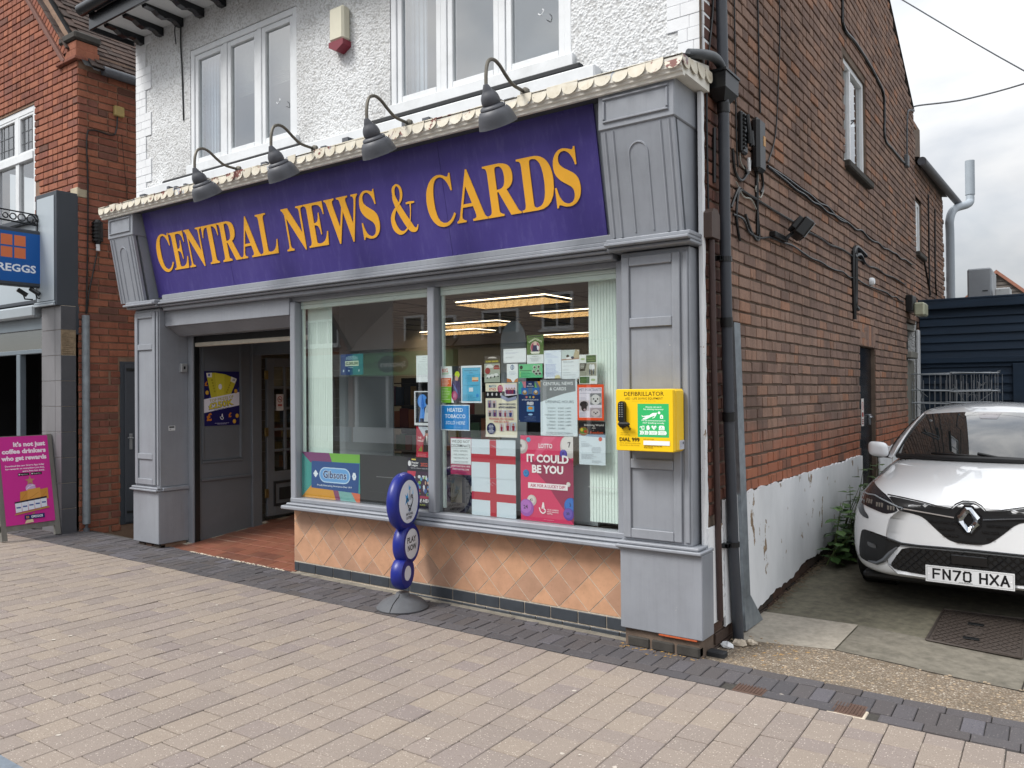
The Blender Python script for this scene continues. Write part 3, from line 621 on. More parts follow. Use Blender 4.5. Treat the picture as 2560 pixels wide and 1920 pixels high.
# side windows, doors
def side_window(a, b, c, d, name, label, mull):
    f = MB(); x0, x1 = XR-.085, XR-.03; w = .055
    f.box(x0, x1, a, a+w, c, d, 0, .004); f.box(x0, x1, b-w, b, c, d, 0, .004); f.box(x0, x1, a+w, b-w, d-w, d, 0, .004); f.box(x0, x1, a+w, b-w, c, c+w, 0, .004)
    for m in mull: f.box(x0, x1, m-.025, m+.025, c+w, d-w, 0, .004)
    wn = part(name, f, M_white, shop, label=label)
    ys = [a+w]+[v for m in mull for v in (m-.025, m+.025)]+[b-w]
    for k in range(0, len(ys), 2):
        p = pane(x0+.02, x0+.024, ys[k], ys[k+1], c+w, d-w, 1); part('pane', p, [M_glassu, M_clear], wn)
    s = MB(); s.box(XR-.1, XR+.06, a-.06, b+.09, c-.075, c-.002, 0, .012); part('stone_sill', s, mat('sooty_stone', '3c3935', .9, .3, 14, .4, 60), wn)
    k = MB(); k.box(XR-.7, XR-.69, a-.4, b+.4, c-.3, d+.3); part('room_wall', k, mat('pale_room', '9ba0a3'), wn); return wn
side_window(3.772, 4.769, 3.877, 4.957, 'side_window', 'white framed casement in the side wall', (4.14,))
side_window(8.08, 8.60, 3.56, 4.33, 'side_window', 'narrow white window in the rear wing', (8.34,))
dm = MB(); dm.box(XR-.09, XR-.05, 4.335, 5.125, .02, 2.04, 0, .004)
sd = part('side_door', dm, M_blackp, shop, label='black painted side door')
h = MB(); h.box(XR-.05, XR-.03, 4.92, 5.0, 1.18, 1.30, 0, .004); h.tube([(XR-.03, 4.96, 1.27), (XR+.0, 4.96, 1.27), (XR+.0, 4.82, 1.30)], .009, 6); part('door_handle', h, mat('chrome', 'b7bbbf', .25, 0, metal=.9), sd)
pr = Print(.12, .30, 'd9d4cf'); pr.ell(.06, .22, .045, .045, 'b34a44').ell(.06, .22, .034, .034, 'd9d4cf').line([(.035, .245), (.085, .195)], .012, 'b34a44').rect(.02, .10, .10, .15, 'a04a44'); [pr.rect(.02, .02+k*.022, .10, .032+k*.022, '8d4a46') for k in range(3)]
pr.build('warning_sign', '', '', (XR-.049, 4.60, 1.18), (0, 1, 0), parent=sd)
d2 = MB(); d2.box(XR-.09, XR-.03, 7.24, 7.34, .2, 2.48, 0, .004); d2.box(XR-.09, XR-.03, 7.36, 8.0, .2, 1.98); d2.box(XR-.06, XR+.05, 7.24, 7.75, 2.0, 2.09, 0, .01); d2.box(XR-.09, XR-.03, 7.34, 8.1, 2.40, 2.48, 0, .004)
rear = part('rear_doorway', d2, mat('grey_old_wood', '77766f', .8, .15, 9), shop); d3 = MB(); d3.box(XR-.02, XR+.03, 7.98, 8.13, .1, 2.42, 0, .006); part('white_post', d3, M_flaky, rear)
d4 = MB(); d4.box(XR-.12, XR-.11, 7.3, 8.1, .1, 2.4); part('dark_pane', d4, M_dark, rear)
# ---------------------------------------------------------------- shop front joinery
FY = 0.0
def panel_moulding(mb, u0, u1, z0, z1, fn, w=.022, d=.014):
    # raised frame round a sunk panel; fn(u, z, out) -> point
    for (a, b, c, e) in ((u0, u1, z1-w, z1), (u0, u1, z0, z0+w), (u0, u0+w, z0+w, z1-w), (u1-w, u1, z0+w, z1-w)):
        V = [fn(a, c, 0), fn(b, c, 0), fn(b, e, 0), fn(a, e, 0), fn(a+.006, c+.006, d), fn(b-.006, c+.006, d), fn(b-.006, e-.006, d), fn(a+.006, e-.006, d)]
        mb.add(V, [(4, 5, 6, 7), (0, 1, 5, 4), (1, 2, 6, 5), (2, 3, 7, 6), (3, 0, 4, 7)])
def pilaster(x0, x1, y, yb, zs, label, zbase):
    m = MB(); m.box(x0, x1, y, yb, .64, 2.47, 0, .006); p = part('pilaster', m, M_grey, shop, label=label)
    fl = MB(); fw = .052; fy = y-.016
    fl.box(x0+.012, x0+.012+fw, fy, y-.001, .66, 2.44, 0, .004); fl.box(x1-.012-fw-.05, x1-.012-.05, fy, y-.001, .66, 2.44, 0, .004)
    zz = [.66, zs[0], zs[1], 2.44]
    for z in (.66, zs[0]-.03, zs[1]-.03, 2.38): fl.box(x0+.012+fw+.001, x1-.063-fw-.001, fy, y-.001, z, z+.06, 0, .004)
    part('panel_frame', fl, M_grey, p)
    e = MB(); e.box(x1-.045, x1-.012, fy+.004, y-.001, .66, 2.44, 0, .008); part('edge_bead', e, M_grey, p)
    b = MB(); b.box(x0-.012, x1+(.068 if x1 > 0 else .008), y-.022, yb, zbase, .597, 0, .005); part('plinth_block', b, M_grey, p)
    l = MB(); e_ = .058 if x1 > 0 else 0
    l.box(x0-.03, x1+.015+e_, y-.055, yb, .598, .618, 0, .005); l.box(x0-.022, x1+.012+e_*.7, y-.038, yb, .619, .640, 0, .006); part('plinth_ledge', l, M_grey, p); return p
pl_ = pilaster(-2.337, -1.884, -.12, .20, (.95, 2.08), 'left pilaster beside the entrance', .062)
pr_ = pilaster(3.372, 3.842, -.11, UY, (1.13, 2.02), 'right pilaster carrying the yellow cabinet', .085)
bb = MB(); bb.box(-2.30, -1.9, -.10, .18, -.02, .061, 0, .004); part('mortar_footing', bb, M_mortL, pl_)
for k in range(3): q = MB(); q.box(-2.29+k*.14, -2.29+k*.14+.11, -.118, -.05, .006, .056, 0, .008); part('footing_brick', q, M_brickD, pl_)
bb = MB(); bb.box(3.38, 3.88, -.105, 0, -.05, .084, 0, .004); part('mortar_footing', bb, M_mort, pr_)
for k in range(3): q = MB(); q.box(3.40+k*.165, 3.40+k*.165+.15, -.116, -.05, -.03, .035, 0, .008); part('footing_brick', q, mat('sooty_stone', '3c3935', .9, .3, 14, .4, 60), pr_)
og = MB(); og.box(3.62, 3.87, -.129, -.10, .073, .0845, 0, .002); part('bare_wood_edge', og, mat('orange_wood', 'b5572f', .8, .2, 30), pr_)
# return of the left pilaster inside the entrance
rt = MB(); rt.box(-1.885, -1.80, .195, .285, .03, 2.28, 0, .004); part('shutter_guide_post', rt, M_grey, shop)
gd = MB(); gd.box(-1.80, -1.785, .215, .27, .03, 2.2); part('shutter_guide', gd, M_black, shop)
rl = MB(); rl.box(-1.885, -1.855, -.10, .19, .60, .635, 0, .004); part('plinth_ledge', rl, M_grey, pl_)
# architrave over window and door: stepped cornice under the sign
tr = MB()
for (y0, z0, z1) in ((-.175, 2.50, 2.522), (-.15, 2.523, 2.55), (-.125, 2.551, 2.60), (-.15, 2.478, 2.499), (-.115, 2.44, 2.477)): tr.box(-1.83, 3.315, y0, .04, z0, z1, 0, .006)
arch = part('architrave', tr, M_grey, shop)
for (a, b) in ((-2.38, -1.831), (3.316, 3.885)):
    q = MB()
    for (y0, z0, z1) in ((-.235, 2.50, 2.522), (-.205, 2.523, 2.55), (-.19, 2.478, 2.499)): q.box(a, b, y0, UY-.01, z0, z1, 0, .006)
    part('capital_ledge', q, M_grey, arch)
hd = MB(); hd.box(-1.884, .06, -.06, .06, 2.285, 2.44, 0, .004); hd.box(.06, 3.372, -.03, .05, 2.40, 2.44, 0, .004); part('window_head', hd, M_grey, shop)
so_ = MB(); so_.prism([(-.02, 2.284), (.06, 2.284), (.24, 2.284), (.24, 2.195), (.10, 2.195)], (-1.884, 0, 0), (0, 1, 0), (0, 0, 1), (1, 0, 0), 1.94); part('shutter_box', so_, M_grey, shop)
sb = MB(); sb.box(-1.785, .05, .225, .25, 2.10, 2.194, 1); sb.box(-1.785, .05, .215, .262, 2.085, 2.128, 0, .006); part('roller_shutter', sb, [mat('cream_shutter_bar', 'b9b2a3', .5, .12, 9), M_dark], shop)
# sign backing, leaning forward at the top
n_ = Vector((0, -.832, -.181)).normalized(); vS = Vector((0, -.181, .832)).normalized(); SO = Vector((0, -.055, 2.604))
def sp(x, v, o=0): return SO + Vector((x, 0, 0)) + vS*v + n_*o
bk = MB(); bk.prism([(-2.0, -.03), (3.30, -.03), (3.30, .86), (-2.0, .86)], sp(0, 0, -.06), (1, 0, 0), vS, n_, .045)
part('fascia_backing', bk, M_greyd, shop)
bk = MB(); bk.box(-2.05, 3.35, -.02, UY-.002, 2.60, 3.37); part('fascia_core', bk, M_greyd, shop)
sf = MB(); sf.box(-2.02, 3.33, -.325, -.02, 3.428, 3.436); part('cornice_soffit', sf, mat('dark_grey_soffit', '3d4144', .7, .1, 5), shop)
def console(x0, x1, label):
    m = MB(); m.box(x0, x1, -.325, UY, 3.208, 3.4365, 0, .006); c = part('console_block', m, M_grey, shop, label=label)
    f = MB(); panel_moulding(f, x0+.035, x1-.035, 3.245, 3.405, lambda u, z, o: (u, -.326-o, z), .02, .012); part('block_moulding', f, M_grey, c)
    s = MB(); xa, xb = x0+.012, x1-.012
    s.prism([(xa, 0), (xb, 0), (xb, .73), (xa, .73)], Vector((0, -.165, 2.552)), (1, 0, 0), Vector((0, -.12, .66)).normalized(), Vector((0, -.66, -.12)).normalized(), .03)
    s.prism([(-.135, 2.552), (UY, 2.552), (UY, 3.208), (-.26, 3.208)], (xa, 0, 0), (0, 1, 0), (0, 0, 1), (1, 0, 0), xb-xa)
    part('console_shaft', s, M_grey, c)
    vv = Vector((0, -.12, .66)).normalized(); nn = Vector((0, -.66, -.12)).normalized(); O = Vector((0, -.165, 2.552))+nn*.03; cx = (xa+xb)/2; r = .062 if xb-xa > .44 else .055; b = MB(); pts = []
    for k in range(13): a = pi-pi*k/12; pts.append((cx+r*cos(a), .50+r*1.1*sin(a)))
    pts = [(cx-r, .03)]+pts+[(cx+r, .03)]
    b.tube([O+Vector((p, 0, 0))+vv*q for p, q in pts], .007, 6)
    for e in (xa+.03, xb-.03, xa+.085, xb-.085): b.tube([O+Vector((e, 0, 0))+vv*.01, O+Vector((e, 0, 0))+vv*.66], .009, 6)
    part('shaft_bead', b, M_grey, c)
console(-2.49, -2.02, 'left console block above the entrance'); console(3.335, 3.845, 'right console block at the corner')
# cornice with scalloped lead
cn = MB()
cpro = [(-.325, 3.4375), (-.326, 3.420), (-.353, 3.420), (-.356, 3.438), (-.369, 3.443), (-.372, 3.460), (-.382, 3.466), (-.386, 3.522), (UY, 3.60), (UY, 3.4375)]
cn.prism([(p, q) for p, q in cpro], (-2.56, 0, 0), (0, 1, 0), (0, 0, 1), (1, 0, 0), 6.475)
corn = part('cornice', cn, mat('cream_cornice_paint', 'e3e0d6', .5, .06, 8, .1, 60, dirt=.25, dirtcol='a39a8c'), shop)
tp = MB(); tp.add([(-2.57, -.392, 3.530), (3.925, -.392, 3.530), (3.925, UY-.001, 3.652), (-2.57, UY-.001, 3.652)], [(0, 1, 2, 3)]); part('lead_capping', tp, M_lead, corn)
def peeling():
    m, t, b = newmat('peeling_cream_paint'); b.inputs['Roughness'].default_value = .6
    n = noise(t, 9, 6, .65); big = noise(t, 1.3, 3, .5)
    a = t.nodes.new('ShaderNodeMath'); a.operation = 'MULTIPLY_ADD'; a.inputs[1].default_value = .6; t.links.new(big, a.inputs[0]); t.links.new(n, a.inputs[2])
    und = ramp(t, noise(t, 6, 3), [(.42, '9aa0a8'), (.5, '7d4438'), (.6, '6f3a30')]); base = ramp(t, noise(t, 16, 5), [(.3, 'd8d3c4'), (.6, 'cdc5b2'), (.8, 'a5967e')])
    t.links.new(mix(t, ramp(t, a.outputs[0], [(.86, 0.0), (.88, 1.0)]), base, und), b.inputs['Base Color']); bump(t, b, n, .3, .01); return m
M_peel = peeling()
def scallop(w, hgt, jit):
    P = [(0, hgt)]
    for k in range(9): a = pi+pi*k/8; P.append((w/2+w/2*.985*cos(a), hgt*.66+hgt*.66*sin(a)+random.uniform(-jit, jit)*.4))
    P += [(w, hgt)]; return P
scl = []
for q in range(5): mb = MB(); mb.prism(scallop(.1152, .082, .004), (0, 0, 0), (1, 0, 0), (0, .12, 1), (0, -1, 0), .004); scl.append(mesh_of('scallop', mb, M_peel))
for k in range(56):
    o = part('scallop', None, None, corn, me=scl[random.randrange(5)], loc=(-2.56+k*.1158, -.390-random.uniform(0, .006), 3.456+random.gauss(0, .0012)))
    o.rotation_euler = (random.gauss(0, .04), random.gauss(0, .012), random.gauss(0, .02))
for k in range(4):
    o = part('scallop', None, None, corn, me=scl[k], loc=(3.927, -.385+k*.1158, 3.458+.008*k)); o.rotation_euler = (random.uniform(-.05, .05), 0, pi/2)
db = MB()
for k in range(26):
    x = random.choice((random.uniform(-2.0, -.6), random.uniform(-2., 3.1))); a = random.uniform(.02, .06); db.box(x, x+a*1.6, -.34+random.uniform(0, .25), -.30+random.uniform(.0, .25)+a, 3.57, 3.60+a*.3)
part('paint_debris', db, M_lead, corn, kind='stuff')
# main window
SZ, TZ = .665, 2.446
def frame_bar(name, x0, x1, z0, z1, y0=-.05, y1=.05): q = MB(); q.box(x0, x1, y0, y1, z0, z1, 0, .007); return part(name, q, M_grey, shop)
frame_bar('window_jamb', .055, .125, .64, 2.40); frame_bar('mullion', 1.672, 1.742, SZ, 2.40, -.055); frame_bar('window_jamb', 3.303, 3.371, .64, 2.44)
s = MB(); s.box(.02, 3.40, -.135, .03, .575, .607, 0, .008); s.box(.05, 3.371, -.10, .04, .608, .628, 0, .008); s.box(.055, 3.371, -.055, .045, .629, .668, 0, .006); part('window_sill', s, M_grey, shop)
for a, b, lb in ((.125, 1.672, 'left shop window pane'), (1.742, 3.303, 'right shop window pane')):
    q = pane(a, b, .004, .010, SZ, 2.40, 2); part('window_pane', q, [M_glass, M_clear], shop, label=lb)
q = pane(.083, .089, .05, 1.1, .62, 2.30, 0); part('window_pane', q, [M_glass, M_clear], shop, label='glass return of the window inside the entrance')
q = MB(); q.box(.06, .12, 1.05, 1.11, .1, 2.3, 0, .004); part('window_jamb', q, M_grey, shop)
# stall riser: diamond terracotta tiles over black tiles
RX0, RX1, RZ0, RZ1 = .045, 3.372, .10, .573
rs = MB(); rs.box(RX0, RX1, .0005, .10, -.05, .575); rs.box(RX0, .10, .0006, 1.1, -.06, .62); riser = part('stall_riser', rs, M_grout, shop)
def clip(P, ax, lim, keep_less):
    o = []
    for i in range(len(P)):
        a, b = P[i], P[(i+1) % len(P)]; ia = (a[ax] <= lim) == keep_less; ib = (b[ax] <= lim) == keep_less
        if ia: o.append(a)
        if ia != ib: t = (lim-a[ax])/(b[ax]-a[ax]); o.append((lerp(a[0], b[0], t), lerp(a[1], b[1], t)))
    return o
D = .1195; gap = .0046
i = -1
for i in range(-1, 31):
    for j in range(-1, 6):
        cx = RX0+.02+i*D; cz = RZ0+.0+j*D*1.0
        if (i+j) % 2: continue
        r = D-gap; P = [(cx-r, cz), (cx, cz-r), (cx+r, cz), (cx, cz+r)]
        for ax, lim, kl in ((0, RX0+.004, False), (0, RX1-.004, True), (1, RZ0+.004, False), (1, RZ1-.002, True)): P = clip(P, ax, lim, kl) if P else P
        if len(P) < 3: continue
        q = MB(); q.prism(P, (0, .002, 0), (1, 0, 0), (0, 0, 1), (0, -1, 0), .0042+random.uniform(-.0006, .0008)); part('diamond_tile', q, M_terra, riser)
x = RX0+.004; k = 0
while x < RX1-.02:
    w = .055 if k == 0 else .214; x2 = min(x+w, RX1-.004)
    q = MB(); q.box(x, x2, -.006, .012, .016, .094, 0, .003); part('black_tile', q, M_black_t, riser)
    if x > 1.15: q = MB(); q.box(x+.1, min(x2+.1, RX1), -.010, .012, -.05, .007, 0, .003); part('black_tile', q, M_black_t, riser)
    x = x2+.006; k += 1
fm = MB(); fm.add([(RX0, -.055, .004), (RX0, -.004, .012), (RX1, -.004, -.020), (RX1, -.055, -.026), (RX0, -.055, -.03), (RX1, -.055, -.06)], [(0, 1, 2, 3), (0, 3, 5, 4)]); part('mortar_fillet', fm, mat('grey_mortar', '7d776c', .95, .25, 12, .5, 120, dirt=.5), riser)
# entrance lobby
fl = MB(); fl.add([(-1.90, -.03, .014), (.06, -.03, .0), (.06, 2.2, .20), (-1.90, 2.2, .20)], [(0, 1, 2, 3)]); lobby = part('entrance_floor', fl, M_grout, shop)
RAMP = atan2(.20-.008, 2.23)
qv = {q: boxvf(.194, .146, .02, .002, .0006) for q in range(2)}; qs = {k: shared_mesh('floor_tile', v, M_quarry) for k, v in qv.items()}; items = []
for r in range(14):
    for c in range(11):
        x = -1.80+c*.198+(.099 if r % 2 else 0); y = .048+r*.15
        if x > .0: continue
        z = lerp(.010, .20, (y+.03)/2.23)+(.004 if y < .3 else 0)
        items.append((Vector((x, y, z-.006)), Matrix.Rotation(RAMP, 3, 'X'), r % 2))
pieces('floor_tile', qs, items, lobby, 'floor_tiles', qv, M_quarry)
rg = MB()
for k in range(40): xx = -1.5+k*.037; rg.ball((xx, -.035+random.uniform(-.008, .008), gz(xx, 0)+.004), random.uniform(.008, .018), 3, 0, (1.4, .8, .5))
part('mortar_edge', rg, M_grout, lobby, kind='stuff')
lw = MB(); M_lob = mat('lobby_grey', '656a70', .42, .06, 3, .06, 40, dirt=.2, dirtcol='3f4245'); lw.box(-1.90, -1.82, .28, .93, .02, 2.45); lwall = part('lobby_wall', lw, M_lob, shop)  # lobby joinery and door use a darker grey than the shop front
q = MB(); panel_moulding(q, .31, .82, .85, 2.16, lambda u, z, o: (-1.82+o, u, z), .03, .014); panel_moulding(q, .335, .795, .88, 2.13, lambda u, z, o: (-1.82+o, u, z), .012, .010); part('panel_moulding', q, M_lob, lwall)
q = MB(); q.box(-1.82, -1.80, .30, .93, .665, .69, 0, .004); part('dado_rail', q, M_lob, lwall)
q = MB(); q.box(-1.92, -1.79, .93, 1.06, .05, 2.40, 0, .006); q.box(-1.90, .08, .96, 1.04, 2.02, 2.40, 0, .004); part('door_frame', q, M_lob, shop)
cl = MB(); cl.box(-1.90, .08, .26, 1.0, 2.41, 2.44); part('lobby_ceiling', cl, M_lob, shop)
# open shop door, folded back along the wall
DX = -1.80; dr = MB(); Y0, Y1, Z0, Z1 = 1.14, 1.98, .185, 2.0
dr.box(DX-.04, DX, Y0, Y0+.10, Z0, Z1, 0, .004); dr.box(DX-.04, DX, Y1-.10, Y1, Z0, Z1, 0, .004); dr.box(DX-.04, DX, Y0+.10, Y1-.10, Z1-.10, Z1, 0, .004); dr.box(DX-.04, DX, Y0+.10, Y1-.10, Z0, .69, 0, .004)
for k in range(1, 5): z = .69+k*.242; dr.box(DX-.035, DX-.004, Y0+.10, Y1-.10, z-.014, z+.014, 0, .003)
for yy in (1.40, 1.62): dr.box(DX-.036, DX-.003, yy-.016, yy+.016, .70, 1.90, 0, .003)
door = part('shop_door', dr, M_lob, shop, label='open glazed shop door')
q = pane(DX-.022, DX-.018, Y0+.1, Y1-.1, .69, 1.90, 1); part('pane', q, [M_glassu, M_clear], door)
q = MB(); panel_moulding(q, 1.22, 1.86, .29, .58, lambda u, z, o: (DX+o, u, z), .03, .014); q.box(DX, DX+.008, 1.30, 1.78, .36, .50); part('letter_plate', q, M_dark, door)
for z in (.40, 1.1, 1.75): q = MB(); q.box(DX-.01, DX+.012, 1.10, 1.15, z, z+.1, 0, .003); part('hinge', q, mat('brass', '8d7b52', .35, .2, 20, metal=.8), door)
for k in range(16): q = MB(); q.box(DX-.16, DX-.13, 1.1, 2.6, .2+k*.12, .2+k*.12+.112); part('slatwall_board', q, mat('beige_slatwall', '6f685c', .7, .1, 5), shop)
# ---------------------------------------------------------------- the big sign over the window
shop_sign = thing('shop_sign', 'long purple fascia board lettered CENTRAL NEWS & CARDS in yellow', 'sign', (0, -.14, 3.0))
def purple():
    m, t, b = newmat('purple_sign_paint'); b.inputs['Roughness'].default_value = .38
    c = ramp(t, noise(t, 1.7, 6, .65, stretch=(1, 1, .35)), [(.3, '3d3377'), (.55, '463c82'), (.75, '544b8e')])
    c = mix(t, ramp(t, noise(t, 22, 6, .7, stretch=(1, 1, .12)), [(.52, 0.0), (.75, .5)]), c, '625c96'); t.links.new(c, b.inputs['Base Color']); return m
M_purple = purple(); M_gold = mat('yellow_sign_letter', 'edae33', .45, .04, 8)
for a, b in ((-1.995, -.716), (-.713, 1.942), (1.945, 3.25)):
    q = MB(); q.prism([(a, 0), (b, 0), (b, .85), (a, .85)], sp(0, 0, -.012), (1, 0, 0), vS, n_, .016); part('sign_panel', q, M_purple, shop_sign)
q = MB(); q.prism([(-1.995, -.012), (3.25, -.012), (3.25, .0), (-1.995, .0)], sp(0, 0, -.01), (1, 0, 0), vS, n_, .02); part('sign_trim', q, M_purple, shop_sign)
CAP = .362; VB = .238
def letter_mesh(ch, x0, x1):
    sps = SERIF[ch]; xs = [p[0] for c in sps for p in c]; a, b = min(xs), max(xs); kx = (x1-x0)/(b-a); ky = CAP/455
    cu = bpy.data.curves.new('letter', 'CURVE'); cu.dimensions = '2D'; cu.fill_mode = 'BOTH'; cu.extrude = .0025
    for c in sps:
        s = cu.splines.new('POLY'); s.points.add(len(c)-1); s.use_cyclic_u = True
        for p, q in zip(s.points, c): p.co = ((q[0]-a)*kx+x0, q[1]*ky+VB, 0, 1)
    o = bpy.data.objects.new('letter', cu); COL.objects.link(o); bpy.context.view_layer.update()
    me = bpy.data.meshes.new_from_object(o.evaluated_get(bpy.context.evaluated_depsgraph_get())); bpy.data.objects.remove(o)
    mb = MB(); mb.add([sp(v.co.x, v.co.y, .008+v.co.z) for v in me.vertices], [tuple(p.vertices) for p in me.polygons]); bpy.data.meshes.remove(me); return mb
def word(txt, x0, x1, gapu=14):
    ws = [max(p[0] for c in SERIF[ch] for p in c)-min(p[0] for c in SERIF[ch] for p in c) for ch in txt]
    k = (x1-x0)/(sum(ws)+gapu*(len(txt)-1)); x = x0
    for ch, w in zip(txt, ws): part('letter', letter_mesh(ch, x, x+w*k), M_gold, shop_sign); x += (w+gapu)*k
word('CENTRAL', -1.862, .01, 10); word('NEWS', .117, 1.258, 6); word('CARDS', 1.768, 3.098, 8)
def ribbon(mb, P, x0, k, ky, lay):   # calligraphic stroke (x, y, width)
    Q = smooth_path([(a, b, w) for a, b, w in P], 7); V = []
    for i, p in enumerate(Q):
        t = (Q[min(i+1, len(Q)-1)]-Q[max(i-1, 0)]); t = Vector((t.x, t.y)).normalized(); nx, ny = -t.y, t.x
        for s in (1, -1): V.append(sp(x0+(p.x+nx*p.z*.5*s)*k, VB+(p.y+ny*p.z*.5*s)*ky, .0085+lay*.0006))
    mb.add(V, [(2*i, 2*i+1, 2*i+3, 2*i+2) for i in range(len(Q)-1)])
am = MB(); k = (1.652-1.378)/440; ky = CAP/455
ribbon(am, [(112, 365, 50), (118, 320, 68), (165, 235, 84), (240, 130, 92), (315, 45, 88), (372, 12, 50), (415, 18, 26), (440, 55, 12)], 1.378, k, ky, 0)
ribbon(am, [(112, 360, 46), (120, 420, 46), (172, 455, 20), (222, 432, 34), (240, 385, 44), (222, 320, 34), (160, 262, 18), (90, 215, 40), (42, 145, 66), (58, 65, 78), (120, 10, 52), (190, 2, 26), (260, 32, 18), (318, 100, 16), (350, 190, 16), (362, 262, 24)], 1.378, k, ky, 1)
ribbon(am, [(292, 268, 16), (360, 270, 22), (432, 268, 16)], 1.378, k, ky, 2)
part('letter', am, M_gold, shop_sign)
scm = MB()
for k in range(26): scm.lathe([(0, .004), (.006, .003), (.007, 0)], sp(-1.95+k*.207, random.choice((.02, .83)), .004), n_, 6)
part('sign_screws', scm, M_purple, shop_sign, kind='stuff')
# ---------------------------------------------------------------- swan neck lamps
for i, (lx, lb) in enumerate(((-.262, 'swan neck lamp nearest the left end of the purple sign'), (.735, 'swan neck lamp above the N of NEWS, second from the left'), (1.765, 'swan neck lamp over the ampersand, third from the left'), (2.80, 'swan neck lamp nearest the right corner of the shop'))):
    t = thing('swan_neck_lamp', lb, 'lamp', (lx, -.35, 3.56), 'grey swan neck lamps over the sign')
    P = smooth_path([(lx, -.345, 3.572), (lx, -.40, 3.570), (lx, -.49, 3.578), (lx, -.565, 3.615), (lx, -.63, 3.655), (lx, -.69, 3.668), (lx, -.745, 3.64), (lx, -.768, 3.57), (lx, -.770, 3.475)], 6)
    q = MB(); q.tube(P, .0115, 8); part('arm', q, mat('weathered_bronze_arm', '6b675e', .5, .2, 20, metal=.4), t, True)
    q = MB(); q.lathe([(0, .02), (.018, .02), (.032, .008), (.034, -.012), (0, -.012)], (lx, -.345, 3.567), (0, -1, .1), 12); part('base_flange', q, mat('weathered_bronze_arm', '6b675e'), t, True)
    ax = Vector((0, .62, -1)).normalized(); O = Vector((lx, -.772, 3.478))
    prof = [(0, -.012), (.014, -.010), (.022, .006), (.031, .026), (.033, .032), (.045, .044), (.056, .066), (.0605, .088), (.060, .106), (.056, .114), (.070, .117), (.081, .126), (.083, .134), (.080, .139), (.093, .146), (.106, .166), (.115, .19), (.1215, .218), (.126, .238), (.128, .243), (.119, .238), (.08, .15), (0, .13)]
    q = MB(); q.lathe(prof, O, ax, 28); part('lamp_shade', q, mat('dark_grey_lamp_metal', '4d4f55', .5, .12, 16, .05, 60), t, True)
    q = MB(); q.ball(O+ax*.16, .045, 8); part('bulb', q, mat('unlit_bulb', '9a9a94', .3, 0), t, True)
# alarm box
t = thing('alarm_box', 'cream burglar alarm box with dark red base on pebbledash between the upper windows', 'alarm box', (.67, .02, 4.68))
q = MB(); q.box(.578, .752, -.045, UY, 4.575, 4.865, 0, .018); part('cover', q, mat('cream_plastic', 'd6d2bd', .4, .03, 10), t)
q = MB(); q.prism([(.578, 4.574), (.752, 4.574), (.752, 4.53), (.665, 4.487), (.578, 4.53)], (0, UY, 0), (1, 0, 0), (0, 0, 1), (0, -1, 0), .095); part('base', q, mat('dark_red_plastic', '7c2434', .4, .05, 10), t)
q = MB(); q.tube(smooth_path([(-1.70, .02, 5.44), (-1.73, .035, 5.2), (-1.715, .04, 4.9), (-1.70, .045, 4.4)], 5), .008, 6); q.tube(smooth_path([(-1.70, .02, 5.44), (-1.76, -.01, 5.36), (-1.79, .02, 5.2)], 4), .006, 5)
solo('wall_cable', q, M_black, 'thin dark cable hanging from the eaves left of the upper window', 'cable')
# ---------------------------------------------------------------- inside the shop
ins = MB()
ins.add([(.1, .1, .16), (3.75, .1, .16), (3.75, 9.7, .2), (.1, 9.7, .2), (.1, 2.2, .2), (-2.5, 2.2, .2), (-2.5, 9.7, .2)], [(0, 1, 2, 3), (4, 3, 6, 5)], 0)
shopfloor = part('shop_floor', ins, mat('brown_floor', '4c423a', .6, .1, 6), shop)
ins = MB(); ins.box(3.70, 3.75, .06, 9.7, .1, 2.6); ins.box(-2.55, 3.75, 9.6, 9.65, .1, 2.6); ins.box(-2.56, -2.5, 1.2, 9.7, .1, 2.6); part('inner_wall', ins, mat('inner_wall_paint', '8e8b82', .8, .08, 3), shop)
ce = MB(); ce.box(-2.55, 3.75, .06, 9.7, 2.54, 2.56); ceil = part('shop_ceiling', ce, mat('ceiling_tile', 'a2a5a5', .85, .04, 10), shop)
cb_ = MB()
for k in range(11): cb_.box(-2.5+k*.6, -2.478+k*.6, .06, 9.7, 2.532, 2.5395)
for k in range(13): cb_.box(-2.5, 3.75, .1+k*.6, .122+k*.6, 2.5305, 2.5315)
part('ceiling_grid', cb_, mat('ceiling_grid', '4d5053', .6), ceil)
M_lit = bpy.data.materials.new('lit_louvre_light'); M_lit.use_nodes = True; bb_ = M_lit.node_tree.nodes['Principled BSDF']; bb_.inputs['Base Color'].default_value = (.8, .7, .55, 1); bb_.inputs['Emission Color'].default_value = (1, .82, .58, 1); bb_.inputs['Emission Strength'].default_value = 2.4
for i, (x, y) in enumerate(((1.13, 1.87), (1.08, 3.3), (-.85, 3.8), (-.85, 6.5), (-1.9, 4.7), (2.6, 5.5))):
    t = thing('ceiling_light', 'lit louvred ceiling light inside the shop, ' + ('largest, nearest the glass', 'second from the glass beside the right blind', 'seen left of the mullion', 'lowest, beside the right blind', 'far left end', 'hidden furthest to the right')[i], 'ceiling light', (x, y, 2.52), 'louvred ceiling lights inside the shop')
    q = MB(); q.box(x-.56, x+.56, y-.27, y+.27, 2.508, 2.528, 0, .004); part('housing', q, M_white, t)
    q = MB(); q.box(x-.54, x+.54, y-.25, y+.25, 2.500, 2.506); part('diffuser', q, M_lit, t)
    q = MB()
    for k in range(13): q.box(x-.54+k*.09, x-.535+k*.09, y-.25, y+.25, 2.473, 2.4995)
    for k in range(5): q.box(x-.54, x+.54, y-.25+k*.124, y-.246+k*.124, 2.474, 2.4985)
    part('louvre', q, mat('louvre', 'b59f7a', .4, 0), t)
